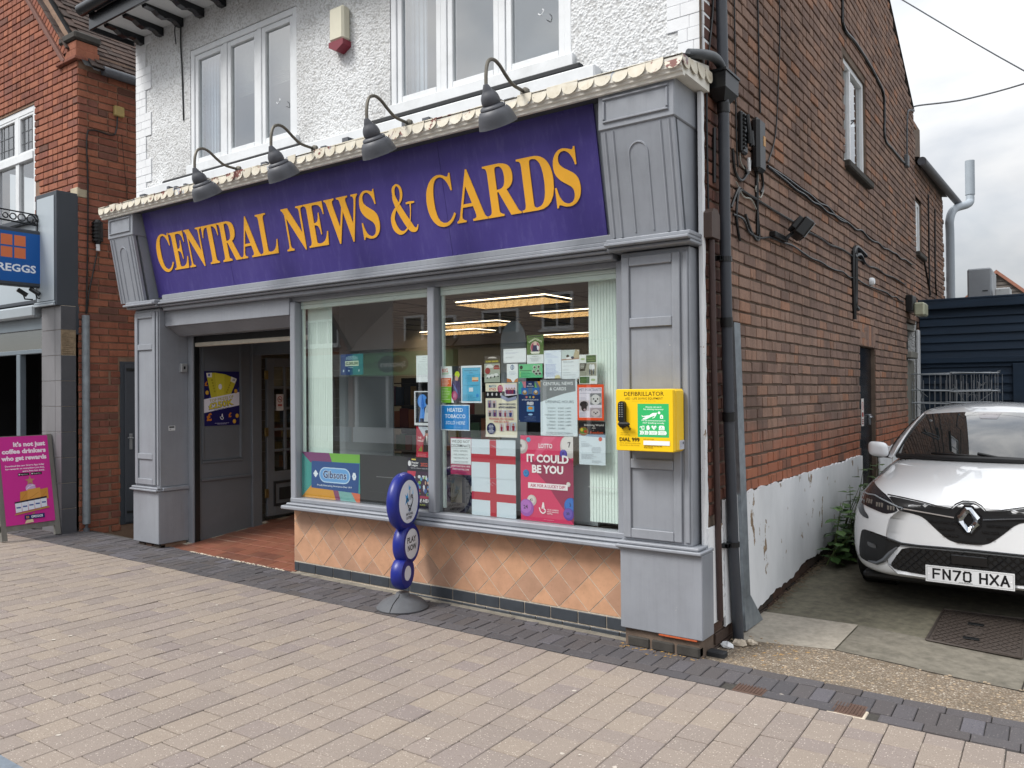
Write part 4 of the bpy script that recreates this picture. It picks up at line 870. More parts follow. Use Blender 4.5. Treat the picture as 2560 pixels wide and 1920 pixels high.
# display back panel and blinds
q = MB(); q.box(-.0, .70, .58, .60, .2, 2.525, 0, .003); solo('display_screen', q, mat('grey_screen', '7d858a', .6, .05, 3), 'tall grey screen panel behind the left shop window', 'screen')
M_mint = mat('pale_mint_pvc', 'e3f1ea', .45, .03, 8)
def blind(x0, x1, n, lb):
    t = thing('vertical_blind', lb, 'blind', (x0, .06, 1.5), 'vertical blinds drawn to the window ends')
    for k in range(n):
        x = lerp(x0, x1, (k+.5)/n); w = (x1-x0)/n; q = MB(); a = .14
        q.prism([(-w*.62, 0), (w*.5, 0), (w*.5, 1.66), (-w*.62, 1.66)], (x, .075, .70), (cos(a), -sin(a), 0), (0, 0, 1), (-sin(a), -cos(a), 0), .002); part('slat', q, M_mint, t)
    q = MB(); q.tube([(x0, .045, .94), (x1, .045, .935)], .002, 4); part('bead_chain', q, M_white, t)
blind(.155, .47, 14, 'pale vertical blind bunched at the left end of the window'); blind(3.03, 3.285, 11, 'pale vertical blind bunched at the right end of the window')
for a, b, lb in ((.13, 1.66, 'pale blind rail along the top of the left window'), (1.75, 3.29, 'pale blind rail along the top of the right window')):
    q = MB(); q.box(a, b, .016, .04, 2.372, 2.40, 0, .003); q.box(a, b, .014, .05, 2.335, 2.370, 0, .004)
    q.box(a, a+.022, .03, .05, .70, 2.357); q.box(b-.012, b, .03, .05, .70, 2.357); solo('blind_rail', q, M_mint, lb, 'rail', 'blind rails')
# stock inside: racks, a standee, boxes
def rack(x, y, w, h, d, lb, rows, seed):
    rr = random.Random(seed); t = thing('magazine_rack', lb, 'rack', (x, y, .18), 'stocked racks inside the shop')
    q = MB(); q.box(x, x+w, y+d, y+d+.03, .18, .18+h); 
    for k in range(rows+1): q.box(x, x+w, y, y+d, .25+k*(h-.15)/rows, .262+k*(h-.15)/rows)
    part('shelves', q, mat('dark_shelf', '3a3531', .7), t); cols = ['7d3b34', '34506e', 'a08b56', '4a6a4c', '8a8a86', '6a4767', 'a5623c', '2d2f33', 'b3a992']
    for k in range(rows):
        mb = MB(); xx = x+.02
        while xx < x+w-.08:
            ww = rr.uniform(.07, .16); mb.box(xx, xx+ww-.012, y+.05+rr.uniform(0, .05), y+.1+rr.uniform(0, .04), .262+k*(h-.15)/rows, .262+(k+rr.uniform(.6, .88))*(h-.15)/rows, rr.randrange(len(cols))); xx += ww
        part('stock', mb, [pm(c) for c in cols], t)
rack(.75, 1.1, 1.0, 1.55, .3, 'stocked rack seen beside the grey screen', 5, 1); rack(1.9, 2.4, 1.7, 1.45, .35, 'wide stocked rack across the middle of the shop', 5, 2)
rack(1.2, 4.6, 2.3, 1.5, .35, 'stocked rack at the back of the shop', 5, 3); rack(-1.7, 2.9, 1.3, 1.6, .35, 'stocked rack seen through the open door', 5, 4)
t = thing('display_standee', 'grey round topped cardboard standee behind the right window', 'standee', (2.05, .45, .2)); q = MB()
P = [(0, 0), (.30, 0), (.30, 1.78)]+[(.15+.15*cos(a*pi/10), 1.78+.17*sin(a*pi/10)) for a in range(1, 10)]+[(0, 1.78)]
q.prism(P, (1.98, .50, .2), (.95, -.2, 0), (0, 0, 1), (.2, -.95, 0), .02); part('card', q, mat('pale_grey_card', '8f9aa0', .6, .06, 5), t)
q = MB(); q.prism([(0, .72), (.05, .69), (.09, .75), (.06, .82)], (2.08, .47, 1.3), (1, 0, 0), (0, 0, 1), (0, -1, 0), .01); part('blue_mark', q, pm('2f66b8'), t)
t = thing('display_cabinet', 'grey sloped display cabinet behind the slimming notice', 'cabinet', (2.95, .4, .2)); q = MB(); q.prism([(2.72, .66), (3.05, .66), (3.05, 1.08), (2.90, 1.08), (2.72, .98)], (0, .42, 0), (1, 0, 0), (0, 0, 1), (0, -1, 0), .28); part('case', q, mat('grey_cabinet', '9aa2a6', .5, .05, 6), t)
q = MB(); q.box(2.70, 3.06, .13, .43, .19, .655, 0, .004); part('base', q, mat('grey_cabinet', '9aa2a6'), t)
ns = Print(.16, .62, '55575a'); ns.text('NOTTINGHAM', .05, .31, .035, '1c1d1f', 'c', .56, .01, pi/2).text('POST', .115, .30, .07, '1c1d1f', 'c', .42, .02, pi/2)
ns.build('newspaper_stand_panel', 'grey newspaper stand lettered NOTTINGHAM POST sideways behind the window', 'newspaper stand', (1.86, .16, .62), (1, -.1, 0))
q = MB(); q.box(1.78, 3.2, .12, .9, .60, .655, 0, .005); q.box(.13, 1.65, .12, .57, .60, .655, 0, .005); solo('window_shelf', q, mat('dark_shelf', '3a3531'), 'dark display shelf running along the bottom of the shop window', 'shelf')
q = MB(); q.box(1.95, 2.25, .12, .14, .82, .87, 0, .003); q.box(1.97, 2.2, .116, .1185, .842, .848); solo('price_strip', q, mat('cream_plastic', 'd6d2bd'), 'cream price strip lying against the newspaper stand', 'strip')
# ---------------------------------------------------------------- notices stuck inside the glass
PY = .022
def pst(P, name, label, cat, x, z, dz=0, **k): return P.build(name, label, cat, (x, PY+dz, z), eps=.00008, **k)
def sheetpr(w, h, bg='e4ebee'): return Print(w, h, bg)
def tack(P, c='c9ced2'):
    for x in (.008, P.w-.008):
        for y in (.008, P.h-.008): P.ell(x, y, .004, .004, c, 8)
    return P
G = '8b929a'
P = sheetpr(.17, .21); P.text('NOTICE', .085, .19, .007, G).para(.05, .178, .07, 1, G, al='c'); P.para(.03, .165, .11, 2, G); P.para(.015, .145, .14, 12, 'a7adb5', .009, .002); pst(tack(P), 'letter_notice', 'white typed letter at the top of the left pane against the mullion', 'notice', 1.492, 1.67)
P = sheetpr(.19, .27, 'dfe4e8'); P.rect(.012, .02, .178, .262, '23282f').ell(.085, .19, .05, .055, '4f8fdc').poly([(.05, .03), (.12, .03), (.10, .15), (.07, .15)], '4f8fdc').poly([(.085, .243), (.11, .15), (.085, .12), (.07, .16)], '2f6fc4').poly([(.10, .03), (.165, .03), (.16, .13), (.135, .165), (.115, .13)], 'c3c9cf').ell(.135, .19, .018, .026, '16181b').poly([(.125, .16), (.15, .165), (.162, .1), (.12, .1)], 'aab2ba').rect(.06, .028, .10, .055, '2a2f45').para(.02, .012, .15, 1, '6d747c')
for k in range(12): P.rect(.018, .06+k*.014, .022, .067+k*.014, 'c3c9cf')
pst(P, 'keyhole_poster', 'dark poster of a blue keyhole with a white robed figure beside the mullion', 'poster', 1.468, 1.33)
P = sheetpr(.175, .24, 'a7243b'); P.poly([(.02, .24), (.14, .24), (.08, .16)], 'b9c3cd').poly([(.12, .24), (.175, .24), (.175, .15), (.13, .19)], 'c79a34').poly([(.07, .04), (.15, .05), (.165, .14), (.13, .17), (.095, .165), (.075, .12)], '2b2624').ell(.108, .19, .016, .021, 'b98b74').ell(.109, .203, .017, .012, '2a1d18').poly([(.10, .17), (.118, .17), (.113, .10)], 'd9d5d0').rect(.094, .188, .122, .192, '1b1818')
P.text('THE', .015, .145, .015, 'f0e6e2', 'l', bold=.02).text('HALLÉ', .015, .122, .015, 'f0e6e2', 'l', bold=.02).para(.015, .112, .045, 7, 'd9a9a5', .008).poly([(.02, .05), (.06, .09), (.06, .045)], '8b8f3d').rect(0, 0, .175, .035, 'bb2c44').para(.015, .026, .12, 3, 'e3c3c2', .008); pst(P, 'concert_poster', 'red concert poster with THE HALLÉ and a person in a dark jacket', 'poster', 1.484, 1.08, .003)
P = sheetpr(.265, .40, '1d1a2c'); P.rect(.045, .382, .09, .393, 'd9c64a').ell(.022, .355, .016, .022, 'e6e6ea').text('Premier', .045, .355, .016, 'f0f0f2', 'l', bold=.02).text('League', .045, .335, .016, 'f0f0f2', 'l', bold=.02).text('2022', .14, .338, .026, 'd0533f', 'l', bold=.02).text('OFFICIAL STICKER COLLECTION', .13, .315, .008, 'd4d4da', 'c', .19)
rr = random.Random(3)
P.rect(.0, .09, .265, .295, '3a1f3c'); P.poly([(0, .295), (.09, .295), (.07, .2), (0, .17)], 'c2354f')
for k in range(46): P.ell(rr.uniform(.07, .25), rr.uniform(.11, .26), rr.uniform(.006, .017), rr.uniform(.008, .022), rr.choice(['c8cdd6', '3d62a8', 'b03a3d', '7fae4a', '2a2a33', 'caa58e', '5aa0c4', 'd8dde2']), 7)
P.rect(0, .085, .265, .105, 'a52c50').text('AVAILABLE HERE', .255, .055, .026, 'f2f2f4', 'r', .30, .02, 0, .15).text('IN PACKETS', .19, .028, .012, 'b7c23a', 'r'); pst(P, 'sticker_poster', 'dark football sticker poster with 2022 in orange, low by the mullion', 'poster', 1.39, .672)
P = sheetpr(.735, .40, '3f9d97'); P.poly([(0, .40), (.37, .40), (.40, .30), (.12, .31)], '7d3f72').poly([(.36, .40), (.735, .40), (.735, .33), (.40, .32)], '76b544').poly([(0, 0), (.46, 0), (.40, .12), (.14, .12)], 'd69a34').poly([(.44, 0), (.40, .1), (.46, .1), (.52, .0)], '8a4a6e').poly([(.50, 0), (.70, .0), (.62, .09), (.47, .09)], '7bb0ab').poly([(.62, .09), (.735, .07), (.735, 0), (.69, 0)], 'd9714f').poly([(0, .40), (.12, .30), (.12, .12), (0, .02)], '3f9d97')
P.poly([(.13, .09), (.715, .075), (.73, .325), (.135, .325)], '1f4f8e')
P.poly([(.31+.075*cos(a*pi/12), .21+.066*sin(a*pi/12)) for a in range(6, 19)]+[(.545+.075*cos(a*pi/12), .21+.066*sin(a*pi/12)) for a in range(-6, 7)], 'c4def2').poly([(.31+.066*cos(a*pi/12), .21+.057*sin(a*pi/12)) for a in range(6, 19)]+[(.545+.066*cos(a*pi/12), .21+.057*sin(a*pi/12)) for a in range(-6, 7)], '6ca7de')
P.text('Gibsons', .428, .185, .062, 'e8f1f8', 'c', .30, .055).text('Gibsons', .428, .185, .062, '153a72', 'c', .29, .025).text('Proudly Entertaining Generations Since 1919', .42, .112, .014, 'e8f1f8', 'c', .43, .01, 0, .2)
P.rect(.17, .195, .205, .235, 'e8f1f8').ell(.165, .215, .009, .009, 'e8f1f8', 8).ell(.21, .215, .009, .009, 'e8f1f8', 8).ell(.187, .238, .009, .009, 'e8f1f8', 8).ell(.187, .192, .009, .009, 'e8f1f8', 8).poly([(.668+.025*cos(a*pi/3), .215+.035*sin(a*pi/3)) for a in range(6)], 'e8f1f8').ell(.668, .215, .007, .007, '8fb3d6', 8)
pst(P, 'jigsaw_brand_poster', 'colourful geometric poster with Gibsons on a blue panel, bottom left of the window', 'poster', .118, .672)
P = sheetpr(.54, .405, '303234'); P.rect(.1, .1, .5, .104, '3a3c3e').rect(.19, .225, .4, .231, '6f7274'); pst(P, 'blackboard_panel', 'plain charcoal panel between the jigsaw poster and the football poster', 'panel', .848, .672, .004)
P = sheetpr(.27, .175, '14376b'); P.rect(.145, .0, .27, .175, '2c6a74').rect(.055, .075, .215, .118, 'b9c9b4').text('£2,000,000', .135, .085, .024, '15241f', 'c', .15, .03).para(.06, .158, .15, 4, '8fb2b8', .008, .004, 'c').para(.09, .064, .1, 1, '8fb2b8', .008, .004).ell(.035, .035, .008, .011, 'a9c2c8', 8).ell(.10, .035, .009, .007, 'a9c2c8', 8).ell(.22, .035, .007, .01, 'a9c2c8', 8); pst(P, 'jackpot_sign', 'dark blue and teal jackpot sign high in the left pane', 'sign', .63, 1.742)
P = sheetpr(.198, .28, 'e3e9ea'); P.poly([(.11, .28), (.198, .28), (.198, .0), (.13, 0), (.10, .08), (.115, .19)], '2b2530').text('BIG', .012, .235, .028, 'c9564a', 'l', bold=.02).text('EVENT', .012, .215, .016, '4f9a48', 'l', bold=.02).rect(.0, .125, .105, .19, 'd86a35').para(.01, .182, .085, 6, 'f2ddd0', .010, .004).rect(0, 0, .105, .124, '79b637').para(.01, .112, .085, 8, 'd9ecc4', .012, .003).ell(.163, .215, .024, .026, 'b9cf2f').ell(.157, .185, .017, .02, 'c99f8b').poly([(.11, .16), (.15, .17), (.19, .16), (.196, .04), (.15, .03)], '34285c').poly([(.12, .15), (.14, .1), (.17, .06), (.16, .10)], '5a6fb0').ell(.135, .055, .03, .035, 'a52d62').para(.118, .07, .035, 4, 'dba7bf', .008, .003, 'c'); pst(tack(P), 'event_poster', 'BIG event poster with a climber in a lime helmet beside the mullion', 'poster', 1.745, 1.508)
P = sheetpr(.195, .28, 'dfe8ee'); P.rect(.01, .012, .185, .265, '5cb2d6'); P.line([(.012, .014), (.183, .014), (.183, .263), (.012, .263), (.012, .014)], .0015, '1d3b54').text('Ravenscliffe Project', .097, .24, .009, '24506c', 'c', .13).text('Events', .097, .222, .009, '24506c').para(.03, .205, .12, 5, '3a7796', .010, .002, 'c').rect(.105, .16, .165, .192, 'e2c9a0').rect(.107, .162, .163, .17, 'b9564a').text('is this your neighbourhood', .097, .13, .006, '24506c', 'c', .15).rect(.075, .085, .115, .115, 'd9e4ea').para(.02, .06, .14, 6, '3a7796', .009, .002).ell(.155, .055, .014, .014, '3f8fcf', 10); pst(P, 'blue_notice', 'sky blue typed notice with white border', 'notice', 1.946, 1.508)
P = sheetpr(.283, .195, 'd7e6f0'); P.rect(.007, .007, .276, .188, '1c86cf').text('HEATED', .142, .142, .029, 'eef6fb', 'c', bold=.012).text('TOBACCO', .142, .094, .029, 'eef6fb', 'c', bold=.012).text('SOLD HERE', .142, .046, .026, 'e3f0f9', 'c', shear=.2).rect(.09, .024, .20, .0255, '9cc8e8'); pst(P, 'tobacco_sign', 'bright blue sign reading HEATED TOBACCO SOLD HERE', 'sign', 1.742, 1.298)
P = sheetpr(.143, .195, '3b3634'); P.rect(.005, .145, .138, .165, '5f5b2a').text('CAR SALES', .071, .149, .010, 'd6cb3f', 'c', .11, .02).poly([(.03, .178), (.05, .187), (.09, .187), (.12, .176)], 'cfcac2').rect(0, .0, .143, .138, '9fa99c').poly([(.012, .115), (.03, .13), (.06, .132), (.085, .118), (.08, .108), (.02, .105)], 'd6d8d5').poly([(.08, .11), (.10, .127), (.13, .125), (.138, .11)], '7e2b2b').rect(.085, .095, .14, .108, 'a23434').ell(.03, .085, .024, .024, '8e2228')
for k in range(3): P.poly([(.015+k*.035, .035+k*.005), (.025+k*.035, .055+k*.005), (.055+k*.033, .055+k*.005), (.07+k*.033, .035+k*.005)], 'dde0de').ell(.026+k*.034, .033+k*.005, .006, .006, '1f1f20', 8).ell(.058+k*.034, .034+k*.005, .006, .006, '1f1f20', 8)
pst(P, 'car_show_poster', 'dark topped poster of white and red cars', 'poster', 2.168, 1.66)
P = sheetpr(.20, .10); P.para(.02, .088, .07, 1, G).para(.02, .073, .15, 2, '9aa0c0', .006).para(.02, .042, .08, 2, '9aa0a8', .006); pst(tack(P), 'landscape_notice', 'small white landscape note left of the green Raising Agents poster', 'notice', 2.343, 1.80)
P = sheetpr(.142, .202, '54703a'); P.rect(0, 0, .142, .063, 'dfe6e8').rect(.015, .187, .127, .195, '3e4a3a').text('RAISING', .047, .160, .012, 'd9e2c4', 'c', .06, .02, .45).text('AGENTS', .098, .160, .012, 'd9e2c4', 'c', .06, .02, -.45).ell(.071, .115, .04, .042, 'd8a9b0').ell(.071, .115, .035, .037, 'a04a5e').ell(.071, .142, .014, .017, 'd9c2b4').poly([(.045, .085), (.055, .13), (.09, .13), (.10, .085)], '2a2c56').poly([(.085, .13), (.105, .12), (.10, .095), (.088, .1)], 'd9dfe2').poly([(.03, .085), (.112, .085), (.105, .07), (.04, .07)], 'e1e4d8').text('FLORIDA WI', .071, .048, .007, '3a4438').para(.02, .04, .1, 4, G, .007, .002, 'c'); pst(P, 'raising_agents_poster', 'green Raising Agents poster with a bearded man, highest in the right window', 'poster', 2.55, 1.788)
P = sheetpr(.098, .133); P.ell(.049, .108, .017, .019, '5f7796').ell(.049, .108, .012, .014, 'c6d2dd').rect(.046, .095, .052, .122, '5f7796').para(.014, .08, .07, 4, 'a9b6c6', .008, .002, 'c').poly([(0, 0), (.05, 0), (.035, .022), (0, .03)], 'b9794a').poly([(.06, 0), (.098, 0), (.098, .03), (.075, .02)], 'c58a58'); pst(P, 'crest_leaflet', 'narrow white leaflet with a blue crest and orange corners', 'leaflet', 2.372, 1.658)
P = sheetpr(.203, .098, '66c18a'); P.ell(.022, .075, .014, .014, '1a2a20').rect(.008, .05, .11, .054, '1f4a30')
for k in range(4): P.ell(.012, .04-k*.010, .003, .003, 'd3e24f', 6).para(.02, .042-k*.010, .085, 1, '2f7a4d', .006, .002)
for (a, b) in ((.135, .075), (.17, .078), (.13, .045), (.165, .05), (.15, .03), (.18, .03)): P.ell(a, b, .015, .014, 'b3bdb2', 10).ell(a+.002, b-.002, .009, .008, '2a322c', 8)
pst(P, 'green_card', 'green leaflet with round photographs in the middle of the notices', 'leaflet', 2.478, 1.688)
P = sheetpr(.142, .197, 'dde8f2'); P.para(.085, .188, .04, 1, 'a9b7d8').para(.012, .175, .06, 2, '7d93c8', .006); P.para(.012, .16, .115, 3, '93a6d2', .007).para(.03, .132, .05, 4, '93a6d2', .007).para(.012, .10, .115, 10, '8a9ed0', .009, .003).ell(.112, .006, .024, .018, 'd5cfa5'); pst(tack(P), 'typed_letter', 'pale blue typed letter with a cream seal at its foot', 'notice', 2.695, 1.68)
P = sheetpr(.142, .20, 'dfe8ec'); P.rect(.0, .14, .142, .20, 'c3d1cf').poly([(.09, .14), (.142, .14), (.142, .20), (.11, .20)], 'b3a98d').poly([(.0, .137), (.142, .145), (.142, .135), (0, .128)], 'a58775').ell(.05, .157, .012, .011, '2a2320', 10).poly([(.03, .145), (.06, .152), (.095, .15), (.09, .138), (.04, .136)], 'e3e4e4').ell(.088, .146, .013, .009, '22304e', 10).text('Pilates by Jack', .012, .113, .010, '7a8794', 'l', .085).para(.012, .09, .1, 1, G).para(.012, .068, .05, 2, 'b2bac0').para(.012, .044, .06, 1, G).para(.012, .028, .12, 1, G).para(.08, .014, .05, 1, 'b2bac0'); pst(tack(P), 'pilates_leaflet', 'white leaflet with a photo of a person lying down at its top', 'leaflet', 2.84, 1.675)
P = sheetpr(.14, .20, 'e1e7e4'); P.rect(.055, .145, .132, .195, '3f5f35').text('Changing Lives', .093, .172, .007, 'b9c98f', 'c', .065).text('Stop Smoking', .093, .157, .007, 'b9c98f', 'c', .055).rect(.005, .055, .135, .142, '9a9c8d').poly([(.005, .142), (.06, .142), (.045, .09), (.005, .088)], '33352f').para(.01, .132, .04, 3, 'd9dcd4', .010, .004).ell(.09, .115, .012, .02, 'cfd5d8', 10).ell(.11, .112, .012, .022, 'dfe3e6', 10).rect(.08, .065, .088, .1, '39455c').rect(.095, .06, .102, .098, '5a4f48').rect(.11, .065, .116, .1, '39455c').rect(.005, .005, .08, .05, '3f5f35').para(.012, .042, .055, 4, '93ad72', .009, .002).ell(.108, .028, .018, .008, 'a9bf94', 10).ell(.03, .17, .018, .007, 'a9bf94', 10); pst(P, 'walking_leaflet', 'green and white leaflet with people walking, overlapping the blind', 'leaflet', 2.98, 1.638)
P = sheetpr(.283, .395, 'e0dcc6'); P.rect(0, .285, .283, .335, '16161a').text('MATCH', .065, .365, .018, '3a6d96', 'c', .065, .03).text('ATTACK', .065, .342, .018, 'b03238', 'c', .065, .03).ell(.135, .355, .025, .027, 'a82f5a').para(.118, .372, .035, 4, 'e0b7c8', .009, .004, 'c').poly([(.165, .385), (.275, .385), (.283, .31), (.18, .30)], 'd9d3e0')
for k in range(7): P.ell(.19+k*.012, .355-(k % 2)*.01, .006, .008, 'b98a78', 8).poly([(.182+k*.012, .345), (.198+k*.012, .345), (.2+k*.012, .315), (.18+k*.012, .315)], rr.choice(['6a2c58', '8b2d49', '2b2f5c']))
P.poly([(.14, .31), (.21, .285), (.28, .30), (.28, .275), (.20, .26), (.14, .285)], '8f97b2')
for k in range(5): P.ell(.022+k*.04, .313, .008, .012, 'c7c7c9', 8)
P.text('AMAZING NEW CARDS', .195, .235, .013, '26345c', 'c', .15, .02).text('#THECHASEISON', .195, .212, .014, '26345c', 'c', .15, .03)
for (a, b, w, h) in ((.02, .215, .035, .055), (.06, .215, .04, .055), (.02, .15, .04, .05), (.065, .15, .04, .05), (.115, .15, .04, .05), (.16, .15, .04, .05), (.205, .15, .045, .05), (.13, .045, .035, .055), (.18, .05, .045, .06), (.23, .05, .045, .06)):
    P.rect(a, b, a+w, b+h, rr.choice(['c3b7c0', 'b7bfcb', '8b8ba0'])).ell(a+w*.5, b+h*.75, w*.2, h*.14, 'a9806c', 8).poly([(a+w*.2, b+h*.6), (a+w*.8, b+h*.6), (a+w*.7, b), (a+w*.3, b)], rr.choice(['8b2638', '2a3a78', '3d3d48', '5a2a5c']))
P.text('RECHARGED AND RELOADED', .145, .128, .013, 'b8323f', 'c', .22, .02).text('FOR 2021/2022!', .145, .107, .013, 'b8323f', 'c', .13, .02).ell(.052, .062, .04, .042, '222a58').para(.028, .088, .05, 6, 'd5d9e6', .010, .004, 'c').rect(0, 0, .283, .018, 'e6e3d6')
pst(P, 'football_card_poster', 'cream football card poster with a black band and player pictures', 'poster', 2.177, 1.258)
P = sheetpr(.203, .29, '17305e'); P.poly([(0, .29), (.203, .29), (.203, .2), (.0, .2)], '5c6f86').poly([(0, .29), (.04, .29), (.03, .2), (0, .2)], '3f9d97').poly([(.03, .29), (.07, .29), (.06, .22)], 'c47a86').poly([(.16, .29), (.203, .29), (.203, .22)], 'c98f34').poly([(.14, .29), (.18, .2), (.14, .2)], '6fae5a').poly([(.18, .22), (.203, .25), (.203, .2)], '8a5a92').rect(.065, .245, .14, .29, '17305e').text('FREE', .102, .268, .009, 'd6dde8', 'c', bold=.02).text('JIGSAW PUZZLE', .102, .252, .007, 'd6dde8', 'c', .06, .02)
for a in (.025, .12): P.rect(a, .195, a+.06, .245, '2d6ab0').ell(a+.03, .21, .022, .015, '9a7c4a', 10).ell(a+.03, .218, .012, .01, 'c9c2b4', 8)
for k, c in enumerate(('c77b72', '7fb08a', 'd0a04c')): P.ell(.07+k*.03, .178, .009, .008, c, 8)
P.text('BUY 2 JIGSAW PUZZLES & GET ONE', .102, .155, .008, 'd6dde8', 'c', .14, .02).text('FREE!', .102, .122, .022, 'eef1f6', 'c', .055, .03).rect(.072, .075, .135, .115, '5aa3d8').ell(.103, .1, .022, .012, 'c98f34', 10).ell(.103, .055, .02, .007, '9cc3ea', 12).para(.05, .04, .1, 4, '6d86b6', .008, .002, 'c'); pst(tack(P, 'dfe4ea'), 'free_jigsaw_poster', 'navy poster offering a FREE! jigsaw puzzle', 'poster', 2.474, 1.372)
P = sheetpr(.30, .392, 'd9e6ec'); P.poly([(0, .392), (.285, .392), (.288, .31), (.20, .295), (.09, .265), (0, .235)], '84898c').text('CENTRAL NEWS', .145, .353, .022, 'e9eef0', 'c', .245, .012).text('& CARDS', .145, .317, .022, 'e9eef0', 'c', .135, .012).text('OPENING HOURS', .155, .228, .019, '56626c', 'c', .235)
for k, (d_, h_) in enumerate((('MONDAY', '8.30AM - 6.00PM'), ('TUESDAY', '8.30AM - 6.00PM'), ('WEDNESDAY', '8.30AM - 6.00PM'), ('THURSDAY', '8.30AM - 6.00PM'), ('FRIDAY', '8.30AM - 6.00PM'), ('SATURDAY', '8.30AM - 5.00PM'), ('SUNDAY', 'CLOSED'))): P.text(d_, .125, .188-k*.0235, .0105, '7b8790', 'r').text(h_, .145, .188-k*.0235, .0105, '7b8790', 'l')
P.text('CLOSED ON BANK HOLIDAYS', .155, .016, .0105, '6b7780', 'c', .215).rect(.04, .009, .27, .0105, '6b7780'); pst(tack(P), 'opening_hours_sign', 'grey and white CENTRAL NEWS & CARDS opening hours sign', 'sign', 2.665, 1.28, -.004)
P = sheetpr(.207, .242, 'e8552a'); P.rect(.015, .018, .192, .222, 'dcd8e4').text('PET PORTRAITS', .104, .198, .018, '4d5a78', 'c', .172, .004).para(.022, .185, .1, 1, '8a90a8', .006, .003).para(.02, .155, .06, 4, '8a90a8', .008, .002).rect(.10, .105, .19, .183, '7d7f84').ell(.145, .14, .036, .035, 'd3d4d4').ell(.13, .145, .006, .006, '22242a', 8).ell(.16, .145, .006, .006, '22242a', 8).ell(.145, .13, .009, .007, '2a2628', 8).ell(.11, .14, .01, .022, 'b7b7b6', 8).ell(.18, .14, .01, .022, 'b7b7b6', 8)
P.rect(.018, .065, .094, .135, 'c3b9bd').ell(.055, .108, .033, .022, '2a2322').ell(.055, .085, .022, .025, '332a28').ell(.06, .072, .01, .008, 'b09aa0', 8).rect(.10, .022, .19, .085, 'a79da3').ell(.145, .05, .035, .026, 'c7bfc0').ell(.132, .055, .005, .005, '2c2a30', 8).ell(.157, .055, .005, .005, '2c2a30', 8).ell(.145, .046, .007, .005, '3a3034', 8).para(.02, .055, .07, 4, '8a90a8', .009, .002)
pst(P, 'pet_portraits_poster', 'orange bordered PET PORTRAITS poster with three dogs', 'poster', 2.963, 1.392, -.003)
P = sheetpr(.203, .292, 'd5e2ea'); P.rect(0, .205, .203, .292, '1d1b1d').poly([(0, .205), (.203, .205), (.203, .185), (0, .195)], '8aa3bd').ell(.035, .225, .04, .03, '8a5a33').ell(.035, .228, .03, .021, '5c7a35').ell(.022, .235, .012, .012, 'c9b93f', 10).ell(.05, .225, .012, .01, 'b7402c', 10).text('Slimming World', .115, .262, .014, 'eae7e4', 'c', .15).text('taste', .115, .245, .010, 'e3dfda').text('the', .112, .233, .006, 'e3dfda').text('freedom', .135, .21, .019, 'c8532f', 'c', .10, .01, 0, .2).ell(.165, .175, .014, .014, 'd3573c').para(.018, .155, .05, 1, G).para(.018, .143, .09, 4, G, .007).para(.09, .12, .09, 6, G, .007, al='r').para(.018, .07, .12, 5, G, .007).para(.1, .03, .08, 3, G, .007); pst(P, 'slimming_notice', 'white notice under a black Slimming World heading with a food plate', 'notice', 2.978, 1.092, -.006)
P = sheetpr(.203, .28, 'a23557'); P.rect(.004, .078, .198, .272, 'dfe9ec').text('WE DO NOT', .101, .24, .021, '2a2f36', 'c', .172, .008).text('DISCRIMINATE', .101, .208, .021, '2a2f36', 'c', .182, .008).rect(.012, .197, .19, .199, '6d757d')
for k, s_ in enumerate(('RACE, GENDER,', 'AGE, DISABILITY,', 'VACCINATED OR', 'UNVACCINATED')): P.text(s_, .101, .173-k*.0275, .0125, '59626b', 'c', .14)
P.rect(.012, .081, .19, .083, '6d757d').text('EVERYONE EQUAL HERE', .101, .058, .011, 'f0dfe6', 'c', .18, .015).text('EVERYONE WELCOME', .101, .034, .011, 'f0dfe6', 'c', .16, .015).para(.04, .02, .12, 2, '7b2240', .007, .002, 'c'); pst(P, 'welcome_sign', 'pink and white sign reading WE DO NOT DISCRIMINATE', 'sign', 1.836, .965)
for k, (z, lb) in enumerate(((.953, 'upper of two paper flags with a red cross on white'), (.672, 'lower of two paper flags with a red cross, above the sill'))):
    P = sheetpr(.405, .285, 'd3e0e8'); P.rect(.172, 0, .232, .285, 'b83b48').rect(0, .115, .172, .175, 'b83b48').rect(.232, .11, .405, .17, 'b83b48'); P.lay -= 2
    for c_ in range(5):
        a = rr.uniform(.02, .3); P.line([(a, rr.uniform(.2, .27)), (a+.06, rr.uniform(.2, .26))], .0015, 'bccbd6')
    P.rect(.0, .279, .405, .281, 'c3d0d9'); pst(P, 'paper_flag', lb, 'flag', 2.038, z, k*.002, group='paper flags with red crosses')
P = sheetpr(.44, .605, 'd6416a'); P.poly([(.08, .44), (.30, .40), (.44, .38), (.44, .0), (.40, .05)], '9c3355').poly([(.12, .36), (.30, .20), (.43, .02), (.44, .0), (.44, .44), (.36, .48), (.06, .44)], '9c3355').poly([(.20, .60), (.30, .60), (.12, .42), (.10, .45)], 'df5c80')
def lball(x, y, r, c, hi, t='', tc='2a1f2a', ts=None):
    P.ell(x, y, r, r, c).ell(x-r*.12, y+r*.15, r*.78, r*.76, hi, 18)
    if t: P.text(t, x-r*.1, y-r*.1, (ts or r*.42), tc, 'c', bold=.02, rot=.1)
lball(.012, .525, .052, 'b9b2b0', 'd6d2d0', '8'); lball(.07, .575, .018, '3f9fc0', '55b4d2', '15'); lball(.42, .54, .085, 'c3c0bd', 'dad8d5', '7'); lball(.362, .485, .03, '4a3f9e', '6259b2', '50')
